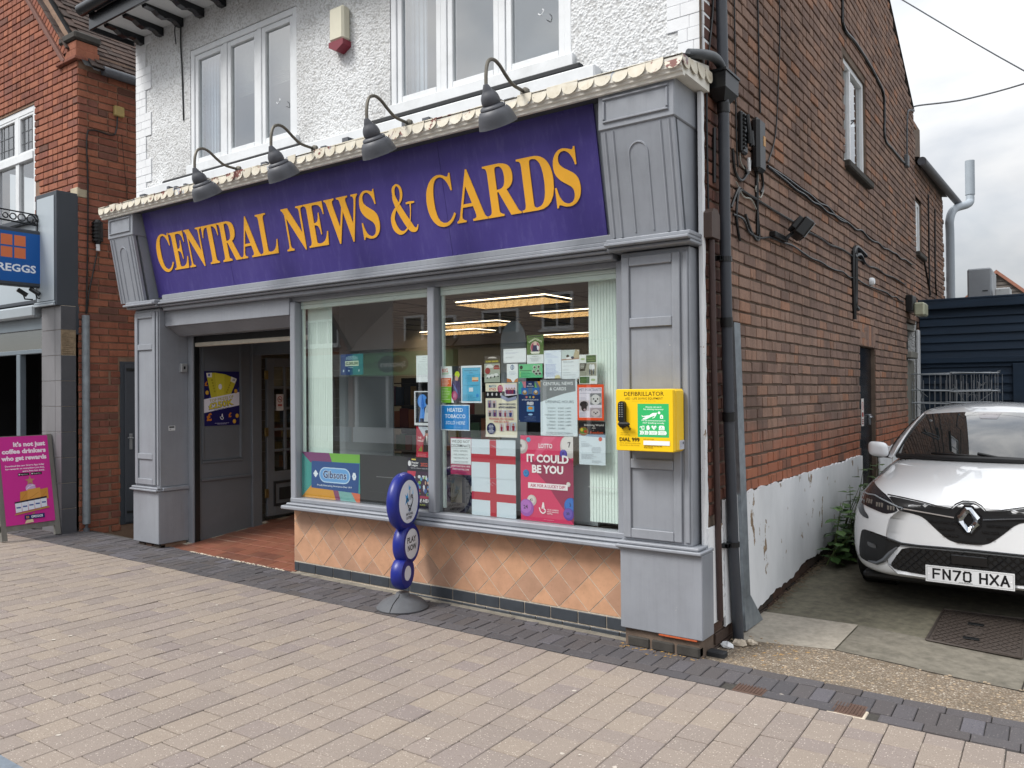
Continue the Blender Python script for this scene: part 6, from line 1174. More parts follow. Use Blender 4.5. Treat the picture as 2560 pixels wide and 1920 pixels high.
# a-board
ab = thing('a_board', 'pink pavement board about rewards in a grey timber frame beside the bakery', 'board', (-3.6, -.62, .03))
YA, YBd = -.315, -.915; XA, ZA = -3.545, gz(-3.6, 0)+.01; LV = Vector((-.20, 0, 1.0)).normalized(); LN = Vector((1.0, 0, .20)).normalized()
M_tim = mat('weathered_timber', '75736d', .85, .2, 14, .2, 60, stretch=(1, 1, .15))
def apt(y, h, o=0): return Vector((XA, y, ZA))+LV*h+LN*o
for y in (YBd, YA-.055): q = MB(); q.prism([(0, 0), (.055, 0), (.055, 1.13), (0, 1.13)], apt(y, 0, -.03), (0, 1, 0), LV, LN, .045); part('frame_leg', q, M_tim, ab)
q = MB(); q.prism([(0, .10), (.6, .10), (.6, .165), (0, .165)], apt(YBd, 0, -.02), (0, 1, 0), LV, LN, .03); q.prism([(0, 1.08), (.6, 1.08), (.6, 1.125), (0, 1.125)], apt(YBd, 0, -.02), (0, 1, 0), LV, LN, .03); part('frame_rail', q, M_tim, ab)
for y in (YBd, YA-.055): q = MB(); q.tube([apt(y+.03, 1.1, -.04), Vector((XA-.62, y+.03, ZA))], .025, 4); part('rear_leg', q, M_tim, ab)
pr = Print(.50, .96, 'cc2f92'); Wt = 'f6e4f0'
for k, s_ in enumerate(("It's not just", 'coffee drinkers', 'who get rewards')): pr.text(s_, .47, .85-k*.075, .046, Wt, 'r', (.33, .45, .46)[k], .05)
for k, s_ in enumerate(('Download the new Greggs App today', 'for rewards on everything you buy,', 'and a free hot drink.')): pr.text(s_, .44, .63-k*.032, .017, Wt, 'r', (.40, .40, .23)[k], .03)
for a in (.16, .29): pr.rect(a, .525, a+.115, .555, '17151a').text('App Store' if a < .2 else 'Google Play', a+.065, .534, .012, 'd9d4d8', 'c', .075).ell(a+.014, .54, .008, .009, 'd9d4d8', 8)
pr.poly([(.275+(.052 if k % 2 == 0 else .022)*sin(k*pi/5), .465+(.052 if k % 2 == 0 else .022)*cos(k*pi/5)) for k in range(10)], 'b9886a').ell(.275, .385, .052, .045, 'c9a3d0')
for k in range(4): pr.line([(.23+k*.02, .37+k*.015), (.27+k*.018, .41)], .006, 'e6d3ea')
for (x, w_, h_) in ((.155, .09, .11), (.36, .09, .12), (.23, .14, .13)): pr.poly([(x, .25), (x+w_, .25), (x+w_, .25+h_), (x+.01, .25+h_-.01)], 'c98c3e' if w_ < .1 else 'd69a4a').line([(x+.02, .27), (x+w_-.02, .33)], .004, 'b3752c')
pr.poly([(.10, .225), (.43, .255), (.43, .28), (.10, .245)], '1d1c2c')
for k in range(5): x = .105+k*.065; pr.poly([(x, .13+k*.008), (x+.06, .135+k*.008), (x+.062, .235+k*.006), (x-.002, .23+k*.006)], 'dfe2ec').rect(x+.008, .175+k*.008, x+.052, .19+k*.008, '3d4f96')
pr.poly([(.09, .105), (.45, .15), (.44, .165), (.10, .12)], 'b58f45').line([(.22, .10), (.24, .04)], .014, '8a4f3a').line([(.29, .115), (.25, .07)], .012, 'b3794f').rect(.185, .048, .39, .095, '1d2a66').text('GREGGS', .31, .06, .024, 'eceef6', 'c', .12, .03); [pr.rect(.2+i*.016, .058+j*.014, .213+i*.016, .069+j*.014, 'c98a5c') for i in (0, 1) for j in (0, 1)]
pr.poly([(.18, .005), (.27, .01), (.265, .045), (.20, .04)], 'd9c9a5')
pr.build('pink_poster', '', '', apt(YBd+.05, .155, .022), (0, 1, 0), LV, parent=ab)
# things on the bakery's side wall
gp = MB(); gp.tube([(LXS+.06, -.055, .12), (LXS+.06, -.055, 2.50)], .042, 12); t = thing('galvanised_post_guard', 'galvanised steel pipe guard standing at the bakery brick corner', 'pipe', (LXS+.06, -.055, .02)); part('pipe_guard', gp, M_galv, t, True)
gp = MB(); gp.tube([(LXS+.06, -.055, .07), (LXS+.06, -.055, .118)], .018, 8); gp.tube([(LXS+.06, -.055, .01), (LXS+.06, -.055, .07)], .034, 12); part('pipe_foot', gp, M_lead, t, True)
t = thing('passage_door', 'dark grey steel door in the bakery side wall beside the left pilaster', 'door', (LXS, .83, .03)); q = MB(); q.box(LXS-.04, LXS+.004, .375, 1.28, .04, 1.985, 0, .004); part('door_frame', q, M_anth, t)
q = MB(); q.box(LXS+.0041, LXS+.02, .425, 1.24, .06, 1.95, 0, .004); part('door_leaf', q, mat('dark_grey_steel', '454a52', .5, .05, 6), t); q = MB(); q.box(LXS+.02, LXS+.026, .44, .80, 1.87, 1.905, 0, .002); q.box(LXS+.02, LXS+.026, .44, .6, .17, .20, 0, .002); part('slot', q, M_black, t)
q = MB(); q.box(LXS+.02, LXS+.028, .475, .512, .93, 1.12, 0, .003); q.tube([(LXS+.028, .493, 1.07), (LXS+.07, .493, 1.07), (LXS+.07, .43, 1.075)], .010, 8); part('handle', q, mat('satin_steel', 'aeb2b6', .3, .03, 20, metal=.8), t)
q = MB(); q.box(LXS+.002, LXS+.05, .30, .42, 4.90, 5.02, 0, .008); solo('junction_box', q, mat('stained_yellow_plastic', 'a8935c', .6, .15, 20), 'stained yellow junction box high on the bakery side wall', 'box')
q = MB(); q.tube(smooth_path([(LXS+.02, .345, 4.90), (LXS+.02, .335, 4.75), (LXS+.02, .28, 4.66), (LXS+.02, .05, 4.66), (LXS+.02, -.015, 4.55), (LXS+.02, -.005, 4.0), (LXS+.02, -.01, 3.3), (LXS+.02, -.03, 2.52)], 6), .009, 6); solo('wall_cable', q, M_black, 'dark cable running down the bakery corner from the yellow box', 'cable')
q = MB(); q.tube(smooth_path([(LXS+.02, .10, 3.25), (LXS+.02, .05, 3.0), (LXS+.02, -.0, 2.75), (LXS+.02, -.02, 2.53)], 5), .008, 6); solo('wall_cable', q, M_black, 'short cable slanting below the black cable closure', 'cable'); q = MB(); q.tube(smooth_path([(LXS+.015, .40, 4.7), (LXS+.015, .46, 4.0), (LXS+.015, .50, 3.7)], 5), .003, 4); solo('wall_cable', q, M_black, 'very thin string hanging below the yellow junction box', 'cable')
t = thing('cable_closure', 'black ribbed cable closure with a pale plug on the bakery side wall', 'cable closure', (LXS+.04, .09, 3.45)); q = MB(); q.tube([(LXS+.05, .085, 3.62), (LXS+.05, .09, 3.58), (LXS+.05, .095, 3.40), (LXS+.05, .09, 3.34)], [.03, .055, .055, .03], 10); part('body', q, M_black, t)
for k in range(6): q = MB(); q.tube([(LXS+.05, .087, 3.37+k*.04), (LXS+.05, .087, 3.387+k*.04)], .062, 10); part('rib', q, M_black, t)
q = MB(); q.tube([(LXS+.05, .092, 3.335), (LXS+.05, .094, 3.26)], .022, 8); part('plug', q, M_white, t)
# ---------------------------------------------------------------- fittings on the brown side wall
X0 = XR+.006
dp = thing('downpipe', 'tall black downpipe with hopper at the shop corner', 'downpipe', (XR+.075, .45, 0))
q = MB(); PX = XR+.056
q.tube([(PX, .185, 6.2), (PX, .205, 4.1), (PX, .222, 3.56)], .035, 14); q.tube([(PX, .222, 3.45), (PX, .227, 2.49), (PX, .263, 1.32), (PX, .317, .56), (PX, .393, -.04)], .035, 14); part('pipe', q, M_pipe, dp, True)
for z, r, yy in ((3.38, .04, .222), (2.02, .04, .239), (1.42, .041, .26)): q = MB(); q.tube([(PX, yy-.003, z+.03), (PX, yy, z-.03)], r, 14); part('pipe_collar', q, M_black, dp, True)
for z, yy in ((4.32, .203), (.60, .313), (2.42, .229)): q = MB(); q.tube([(PX, yy, z-.016), (PX, yy, z+.016)], .041, 14); q.box(XR-.01, PX, yy-.09, yy-.05, z-.015, z+.015, 0, .003); q.box(PX-.02, PX, yy-.09, yy, z-.012, z+.012); part('pipe_bracket', q, M_black, dp)
q = MB(); q.add([(x, y, z) for (x0, x1, y0, y1, z) in ((3.905, 3.965, .17, .27, 3.415), (3.885, 4.0, .10, .33, 3.475), (3.885, 4.003, .098, .332, 3.575), (3.885, 4.01, .09, .34, 3.575), (3.885, 4.01, .09, .34, 3.59)) for x, y in ((x0, y0), (x1, y0), (x1, y1), (x0, y1))], [(i*4+j, i*4+(j+1) % 4, i*4+4+(j+1) % 4, i*4+4+j) for i in range(4) for j in range(4)]+[(16, 17, 18, 19), (3, 2, 1, 0)]); part('hopper', q, M_black, dp)
q = MB(); q.tube(smooth_path([(3.88, -.20, 3.60), (3.93, -.12, 3.612), (3.945, 0, 3.64), (3.945, .10, 3.65), (3.942, .18, 3.635), (3.94, .22, 3.58)], 6), .03, 10); part('waste_pipe', q, mat('grey_waste_pipe', '4a4e52', .5, .1, 8), dp, True)
q = MB(); q.tube([(XR+.03, .06, 2.52), (XR+.03, .085, 1.6), (XR+.03, .145, .15)], .02, 10); t = thing('thin_brown_pipe', 'thin dark brown pipe running down from the brown meter cover', 'pipe', (XR+.035, .17, .1)); part('pipe', q, mat('brown_pipe', '3d2c29', .5, .15, 10), t, True)
q = MB(); q.prism([(.0, 0), (.135, 0), (.135, .15), (.10, .18), (.035, .18), (0, .15)], (XR+.0, -.005, 2.53), (0, 1, 0), (0, 0, 1), (1, 0, 0), .06); solo('meter_cover', q, mat('brown_meter_cover', '4a3a33', .6, .1, 10), 'small brown arched cover box between the pilaster and the downpipe', 'cover box')
ga = thing('steel_corner_guard', 'flat galvanised steel guard rail leaning on the wall beside the downpipe', 'guard', (XR+.06, .7, 0)); q = MB()
gA, gB = Vector((XR+.036, .42, 2.035)), Vector((XR+.036, .565, .20)); 
for (o0, o1) in (((0, 0), (.0, .115)), ((0, 0), (-.03, 0))):
    V = [gA+Vector((o0[0], o0[1], 0)), gA+Vector((o1[0], o1[1], 0)), gB+Vector((o1[0], o1[1], 0)), gB+Vector((o0[0], o0[1], 0))]; nrm = Vector((.004, 0, 0)) if o1[0] == 0 else Vector((0, .004, 0)); q.add(V+[v+nrm for v in V], [(0, 1, 2, 3), (4, 5, 6, 7), (0, 1, 5, 4), (2, 3, 7, 6), (1, 2, 6, 5), (0, 3, 7, 4)])
part('angle_bar', q, M_galv, ga); q = MB(); zb = gz(4, .75); q.add([(XR+.037, .565, .20), (XR+.038, .68, .20), (XR+.06, .88, zb), (XR+.055, .54, zb), (XR+.01, .565, .20), (XR+.01, .68, .20), (XR+.01, .88, zb), (XR+.01, .54, zb)], [(0, 1, 2, 3), (0, 3, 7, 4), (1, 2, 6, 5), (4, 5, 6, 7)]); part('flared_foot', q, M_galv, ga)
t = thing('cable_box', 'large black rounded telephone box on the brick wall', 'box', (XR+.04, .97, 3.3)); q = MB(); q.box(XR+.0, XR+.066, .892, 1.05, 3.14, 3.52, 0, .022); part('cover', q, M_black, t, True); q = MB(); q.box(XR+.066, XR+.068, .985, 1.03, 3.33, 3.40); part('sticker', q, mat('orange_sticker', 'b98a4a', .5), t)
t = thing('splice_closure', 'ribbed black cable closure left of the large black box', 'cable closure', (XR+.05, .82, 3.4)); q = MB(); q.box(XR+.0, XR+.04, .623, .735, 3.205, 3.49, 0, .012); part('body', q, M_black, t)
for k in range(9): q = MB(); q.box(XR+.04, XR+.055, .63, .655, 3.225+k*.028, 3.24+k*.028, 0, .003); part('rib', q, M_black, t)
q = MB(); q.tube([(XR+.05, .69, 3.47), (XR+.06, .70, 3.36), (XR+.055, .715, 3.28)], .016, 8); q.tube([(XR+.055, .745, 3.37), (XR+.06, .75, 3.27)], .02, 8); part('plug', q, M_black, t, True); q = MB(); q.tube([(XR+.04, .74, 3.19), (XR+.04, .75, 3.10)], .012, 8); part('white_plug', q, M_white, t)
def cable(pts, r, lb, m=None, name='wall_cable', grp=None):
    q = MB()
    for P in (pts if isinstance(pts[0], list) else [pts]): q.tube(smooth_path([(XR+.014+(p[2] if len(p) > 2 else 0), p[0], p[1]) for p in P], 6), r, 6)
    return solo(name, q, m or M_black, lb, 'cable', grp)
def wav(y0, z0, y1, z1, n=9, a=.012): return [(lerp(y0, y1, k/n), lerp(z0, z1, k/n)+random.uniform(-a, a)-.02*sin(pi*k/n)) for k in range(n+1)]
cable([wav(1.24, 3.26, 7.6, 3.30, 22, .018), wav(1.24, 3.24, 3.7, 3.24, 10)], .010, 'upper black cable sagging along the brick wall from the telephone box')
cable([[(.46, 2.80), (.60, 2.95), (.68, 2.955)] + wav(.8, 2.94, 7.0, 2.98, 22, .014)], .010, 'long black cable running along the wall behind the floodlight')
cable([[(.5, 2.76), (.7, 2.76), (.82, 2.69), (1.04, 2.685)] + wav(1.3, 2.74, 6.9, 2.74, 20, .014)], .008, 'lowest black cable clipped along the side wall')
cable([[(1.0, 3.2), (.98, 3.0), (1.0, 2.85), (1.03, 2.70), (.98, 2.66), (.86, 2.70), (.74, 2.80)], [(.95, 3.22), (1.0, 3.05), (.99, 2.8), (.985, 2.7)], [(1.10, 3.19), (1.13, 3.08), (1.08, 3.02)], [(.62, 2.6), (.56, 2.75), (.60, 2.92), (.68, 2.96)], [(.86, 3.2), (.80, 3.10), (.72, 3.13)], [(.5, 3.2), (.54, 3.06), (.66, 3.02), (.78, 3.09)]], .010, 'tangle of looping black cables hanging under the telephone box')
cable([[(.56, 2.99), (.70, 2.92), (.86, 2.93), (.97, 2.88)], [(.64, 3.24), (.66, 3.14), (.78, 3.11)], [(1.0, 3.19), (1.02, 3.10), (.96, 3.02), (1.06, 2.98), (1.14, 3.05)]], .005, 'thin pale wire looping below the telephone box', mat('pale_wire', '9a9a92', .6))
cable([(1.05, 7.0), (1.04, 5.2), (1.06, 4.2), (1.08, 3.6)], .007, 'thin vertical wire rising from the telephone box')
cable([(1.55, 7.0), (1.56, 5.0), (1.58, 4.4), (1.50, 3.8), (1.42, 3.5), (1.25, 3.28)], .006, 'thin slanting wire right of the telephone box')
cable([(.56, 7.0), (.56, 5.0), (.57, 3.4), (.60, 3.1)], .006, 'thin wire close beside the downpipe')
cable([(.18, 7.0), (.18, 5.0), (.18, 4.1), (.05, 3.45), (.07, 2.4)], .007, 'thin wire down the painted corner of the shop')
cable([(.17, 3.25), (.165, 3.1), (.16, 2.9)], .012, 'short stub of black cable above the brown cover box')
cable([[(3.66, 7.2), (3.66, 5.5), (3.70, 5.2), (4.2, 5.22), (4.84, 5.22), (5.3, 5.19), (5.70, 5.12), (5.75, 4.85), (5.76, 4.6), (6.2, 4.59), (6.9, 4.60), (7.15, 4.62)]], .016, 'thick dark cable looping round the side window to the small grey box')
cable([[(4.0, 3.0), (3.98, 2.75), (4.02, 2.3)], [(4.12, 3.05), (4.10, 2.6), (4.08, 2.45), (4.2, 2.42)], [(4.0, 2.98), (4.15, 3.06), (4.6, 3.03)], [(4.05, 2.95), (4.3, 3.0), (4.5, 2.94)]], .024, 'thick black conduits bent down the wall above the side door')
cable([[(9.2, 4.6), (9.2, 3.0)], [(9.9, 4.5), (9.85, 3.4), (9.95, 3.1)], [(8.7, 3.5), (9.1, 3.2), (9.3, 3.05)]], .013, 'dark wires on the rear wing near the grey flue')
t = thing('floodlight', 'black floodlight on a short arm halfway along the brick side wall', 'floodlight', (XR+.05, 1.9, 2.9)); q = MB(); q.box(XR, XR+.05, 1.30, 1.62, 2.735, 2.775, 0, .005); q.tube([(XR+.04, 1.58, 2.76), (XR+.11, 1.64, 2.83)], .014, 6); part('arm', q, M_black, t)
mtf = Matrix.Translation((XR+.14, 1.68, 2.835)) @ Matrix.Rotation(rad(28), 4, 'Z') @ Matrix.Rotation(rad(38), 4, 'Y'); q = MB(); q.box(-.05, .04, -.10, .10, -.075, .075, 0, .012, mtf); part('housing', q, M_black, t)
q = MB(); q.box(.042, .048, -.09, .09, -.068, .068, 0, .002, mtf); part('lamp_glass', q, mat('dull_lamp_glass', '8d9396', .15, .05, 9), t); q = MB()
for k in range(5): q.box(-.085, -.05, -.09+k*.04, -.08+k*.04, -.05, .05, 0, .002, mtf)
part('cooling_fin', q, M_black, t)
q = MB(); q.lathe([(0, .05), (.03, .05), (.045, .03), (.045, 0), (0, 0)], (X0, 4.84, 2.775), (1, 0, 0), 14); solo('round_sensor', q, M_white, 'small white round sensor on the wall above the side door', 'sensor', smooth=True)
t = thing('security_light', 'cream fronted security light at the far end of the side wall', 'light', (XR+.1, 7.35, 2.7)); q = MB(); q.box(XR, XR+.09, 7.10, 7.42, 2.62, 2.84, 0, .01); part('back_box', q, M_black, t); q = MB(); q.box(XR+.09, XR+.22, 7.18, 7.52, 2.56, 2.74, 0, .02); part('lamp_cover', q, mat('cream_lamp_cover', 'aeb098', .3, .1, 9), t)
q = MB(); q.box(XR, XR+.05, 7.14, 7.27, 4.58, 4.74, 0, .008); solo('grey_box', q, mat('grey_box_plastic', '5a5d60', .5), 'small grey junction box near the end of the upper side wall', 'box')
q = MB(); P = [(XR+.03, 7.2, 4.6), (XR+.03, 7.22, 5.0), (XR+.03, 7.32, 5.36), (XR+.03, 7.75, 5.50), (XR+.04, 7.95, 5.62), (4.6, 8.0, 5.60), (5.6, 7.8, 5.66), (7.2, 7.4, 5.95), (12, 6.5, 7.3)]; q.tube(smooth_path(P, 6), .012, 6); solo('overhead_cable', q, mat('grey_cable', '55595e', .6), 'black overhead cable leaving the roof corner towards the right', 'cable')
q = MB(); q.tube(smooth_path([(.2, 12, 11.9), (2.2, 12, 9.87), (3.125, 12, 8.98), (5.056, 12, 7.164), (8, 12, 4.6)], 6), .012, 6); solo('overhead_cable', q, mat('grey_cable', '55595e'), 'thin overhead wire crossing the sky at the top right', 'cable')
q = MB(); q.tube([(XR+.10, 7.98, 4.83), (XR+.16, 12.0, 4.93)], .06, 12); solo('rear_gutter', q, M_lead, 'sooty gutter along the rear wing eaves', 'gutter', smooth=True)
fl_ = thing('flue_pipe', 'pale grey flue pipe with a double bend at the end of the rear wing', 'flue', (XR+.1, 11.1, 4)); q = MB(); q.tube(smooth_path([(XR+.09, 11.1, 2.9), (XR+.09, 11.1, 4.2), (XR+.09, 11.1, 4.52), (XR+.14, 11.35, 4.75), (XR+.30, 11.9, 4.92), (XR+.32, 12.0, 5.08), (XR+.32, 12.0, 5.5)], 6), .07, 14); part('pipe', q, mat('pale_grey_flue', '9aa3ab', .5, .05, 6), fl_, True)
q = MB(); q.tube([(XR+.32, 12.0, 5.1), (XR+.32, 12.0, 5.72)], .08, 14); part('terminal', q, mat('pale_grey_flue', '9aa3ab'), fl_, True)
# ---------------------------------------------------------------- yard
sh = thing('timber_shed', 'navy blue painted timber shed with overlapping boards across the yard', 'shed', (5.5, 8.2, .3)); M_navy = mat('navy_stained_board', '172c40', .75, .22, 5, .25, 70, dirt=.6, dirtcol='161d25', stretch=(.25, 1, 2))
q = MB(); q.box(3.90, 9.5, 8.24, 8.6, .2, 2.78); part('shed_body', q, M_dark, sh)
for k in range(21):
    z = 2.71-.118*k
    if z < .3: break
    q = MB(); q.add([(3.895, 8.20, z), (9.5, 8.20, z), (9.5, 8.235, z+.135), (3.895, 8.235, z+.135), (3.895, 8.222, z), (9.5, 8.222, z)], [(0, 1, 2, 3), (0, 1, 5, 4)]); part('board', q, M_navy, sh)
q = MB(); q.box(3.885, 9.52, 8.13, 8.55, 2.83, 2.86, 0, .006); q.box(3.885, 9.52, 8.13, 8.20, 2.715, 2.829, 0, .006); q.box(3.9, 9.5, 8.165, 8.199, 1.94, 2.02, 0, .006); part('shed_trim', q, M_navy, sh)
q = MB(); q.box(5.04, 5.9, 8.15, 8.198, .3, 1.92, 0, .005); part('shed_door', q, M_navy, sh)
t = thing('tall_duct_unit', 'tall grey metal air handling unit above the blue shed roof', 'air unit', (4.62, 9.4, 3)); q = MB(); q.box(4.40, 4.72, 9.3, 10.2, 2.6, 3.40, 0, .02); part('casing', q, mat('grey_unit_metal', '8d9297', .45, .05, 4), t); q = MB(); q.box(4.60, 4.67, 9.296, 9.31, 3.045, 3.06); part('slot', q, M_black, t)
t = thing('small_air_unit', 'small white air conditioning unit right of the tall grey unit', 'air unit', (4.88, 9.4, 3)); q = MB(); q.box(4.76, 4.96, 9.3, 9.6, 2.6, 3.08, 0, .015); part('casing', q, mat('white_unit', 'b5b9ba', .4, .04, 5), t); q = MB(); q.box(4.775, 4.945, 9.294, 9.305, 2.70, 2.72); q.box(4.82, 4.83, 9.294, 9.305, 3.04, 3.055); part('grille', q, mat('white_unit_shadow', '85898b'), t)
t = thing('far_house', 'distant gabled house with brown slate hung gable beyond the shed', 'house', (3.4, 30, 0)); q = MB(); q.prism([(-2.9, -5), (2.9, -5), (2.9, .95), (0, 3.60), (-2.9, .95)], (3.36, 30, 2.2), (1, 0, 0), (0, 0, 1), (0, 1, 0), 9); part('gable_wall', q, mat('grey_slate_hanging', '6d6762', .8, .1, 4), t)
q = MB(); sl1 = [(3.2, .68), (0, 3.60), (0, 3.74), (3.2, .82)]; sl2 = [(-3.2, .68), (0, 3.60), (0, 3.74), (-3.2, .82)]
for s_ in (sl1, sl2): q.prism(s_, (3.36, 29.8, 2.2), (1, 0, 0), (0, 0, 1), (0, 1, 0), 9.4)
part('roof', q, mat('red_verge_tile', '8a5d4c', .8, .15, 6), t)
for k in range(24): q = MB(); z = 2.3+k*.14; h2 = (3.55-(z-2.2))*1.09; q.box(3.36-min(h2, 2.85), 3.36+min(h2, 2.85), 29.97, 29.995, z, z+.018); part('slate_line', q, mat('dark_slate_line', '4e4946'), t)
# wire cages behind the car
t = thing('wire_cage_stack', 'stack of empty chrome wire shelving cages behind the white car', 'cage stack', (4.3, 7.6, .3)); M_wire = mat('dull_chrome_wire', '9aa0a5', .35, .15, 12, metal=.5)
rr2 = random.Random(5)
for c_ in range(3):
    q = MB(); x0, x1 = (3.78, 4.35, 4.25)[c_], (4.35, 4.90, 4.80)[c_]; y0, y1 = (7.7, 7.6, 7.9)[c_], (8.1, 8.05, 8.12)[c_]
    for z in (.9, 1.12, 1.36, 1.56, 1.77):
        zz = z+rr2.uniform(-.03, .03)
        for (a, b) in (((x0, y0), (x1, y0)), ((x0, y1), (x1, y1)), ((x0, y0), (x0, y1)), ((x1, y0), (x1, y1))): q.tube([(a[0], a[1], zz), (b[0], b[1], zz+rr2.uniform(-.02, .02))], .009, 5)
        for k in range(6): xx = lerp(x0, x1, k/5); q.tube([(xx, y0, zz), (xx, y1, zz)], .003, 4)
    for k in range(9): xx = lerp(x0, x1, k/8)+rr2.uniform(-.02, .02); q.tube([(xx, y0, .35), (xx, y0, 1.77+rr2.uniform(-.12, .04))], .004, 4); q.tube([(xx+.02, y1, .35), (xx+.02, y1, 1.77)], .004, 4)
    for k in range(5): q.tube([(rr2.uniform(x0, x1), y0+.05, rr2.uniform(.9, 1.7)), (rr2.uniform(x0, x1), y0+.05, rr2.uniform(.9, 1.7))], .005, 4)
    part('wire_cage', q, M_wire, t)
# manhole cover, drain plates, rubble
t = thing('manhole_cover', 'large dark diamond patterned manhole cover in front of the white car', 'manhole cover', (5.2, 1.3, .02)); dz = gz(5.2, 1.3)+.002; q = MB(); sl_ = .046
def mz(y): return gz(5.2, y)+.003
q.add([(4.95, 1.0, mz(1.0)), (5.47, .93, mz(.93)), (5.45, 1.70, mz(1.7)), (4.965, 1.68, mz(1.68))], [(0, 1, 2, 3)]); M_man = mat('dark_cast_iron', '453d38', .65, .25, 40, .4, 150, metal=.2); part('plate', q, M_man, t)
q = MB(); ring = [(4.95, 1.0), (5.47, .93), (5.45, 1.70), (4.965, 1.68), (4.95, 1.0)]; q.tube([(a, b, mz(b)+.003) for a, b in ring], .008, 5); part('rim', q, M_man, t)
q = MB()
for k in range(-9, 20):
    for s_ in (1, -1):
        pts = []
        for j in range(25):
            y = 1.0+j*.028; x = 4.97+k*.05+s_*(j*.018)
            if 4.97 < x < 5.45: pts.append((x, y, mz(y)+.003))
        if len(pts) > 1: q.tube([pts[0], pts[-1]], .004, 4, cap=False)
part('diamond_rib', q, M_man, t)
q = MB(); q.lathe([(0, .007), (.05, .007), (.052, .0)], (5.19, 1.30, mz(1.3)), (0, -.05, 1), 18); part('centre_boss', q, M_man, t); q = MB()
for yy in (1.44, 1.14): q.box(5.14, 5.23, yy-.025, yy+.025, mz(yy)+.006, mz(yy)+.009, 0, .001)
part('lifting_slot', q, M_black, t)
for (x, y, w_, d_, lb) in ((4.285, -.40, .165, .125, 'left of two small rusty stopcock covers in the dark paving band'), (4.785, -.37, .155, .155, 'right of two small rusty stopcock covers, set in pale mortar')):
    t = thing('stopcock_cover', lb, 'cover', (x, y, gz(x, y)), 'rusty covers in the dark paving band'); q = MB(); z = gz(x, y); q.box(x-w_/2-.014, x+w_/2+.014, y-d_/2-.014, y+d_/2+.014, z-.03, z-.001, 0, .004); part('surround', q, M_grout if x > 4.5 else M_joint2, t)
    q = MB(); q.box(x-w_/2, x+w_/2, y-d_/2, y+d_/2, z-.02, z+.003, 0, .003); part('lid', q, M_iron, t); q = MB()
    for k in range(9): q.box(x-w_/2+.008+k*w_/9.6, x-w_/2+.013+k*w_/9.6, y-d_/2+.008, y+d_/2-.008, z+.003, z+.006)
    part('tread_rib', q, M_iron, t)
q = MB(); q.box(3.88, 3.99, -.005, .065, gz(3.9, 0)-.01, gz(3.9, 0)+.028, 0, .006); solo('loose_dark_brick', q, M_rub, 'loose black plastic block on the gravel at the shop corner', 'block')
for k, (x, y, r, lb) in enumerate(((3.935, .20, .035, 'white painted stone chip beside the downpipe foot'), (3.99, .28, .04, 'buff stone chip by the downpipe'), (4.05, .33, .03, 'small buff rubble lump beside the pale concrete patch'))):
    q = MB(); q.ball((x, y, gz(x, y)+.012), r, 5, 0, (1.2, .8, .6)); q.v = [(a+random.uniform(-.006, .006), b+random.uniform(-.006, .006), c+random.uniform(-.006, .006)) for a, b, c in q.v]; solo('stone_chip', q, (M_white, M_grout, M_grout)[k], lb, 'stone', 'rubble at the shop corner')
q = MB()
for k in range(130):
    x = random.choice([random.uniform(3.35, 3.9)]*2+[random.uniform(3.9, 4.4)]); y = random.gauss(-.13, .03) if x < 3.9 else random.uniform(-.02, .42)
    a = random.uniform(0, pi); l = random.uniform(.008, .02); z = gz(x, y)+.003; q.add([(x-cos(a)*l, y-sin(a)*l, z), (x+cos(a)*l, y+sin(a)*l, z+.002), (x+cos(a+1.2)*.004, y+sin(a+1.2)*.004, z+.004)], [(0, 1, 2)])
o = part('leaf_litter', q, mat('dry_litter', 'a98449', .9, .25, 30)); o['kind'] = 'stuff'
q = MB()
for k in range(260):
    y = random.uniform(1.1, 3.6); x = XR+.02+abs(random.gauss(0, .035)); a = random.uniform(0, pi); l = random.uniform(.01, .035); z = gz(4, y)+.004; q.tube([(x-cos(a)*l, y-sin(a)*l, z), (x+cos(a)*l, y+sin(a)*l, z+.006)], .002, 3)
o = part('wall_foot_litter', q, mat('grey_brown_litter', '6a5a48', .9, .25, 30)); o['kind'] = 'stuff'
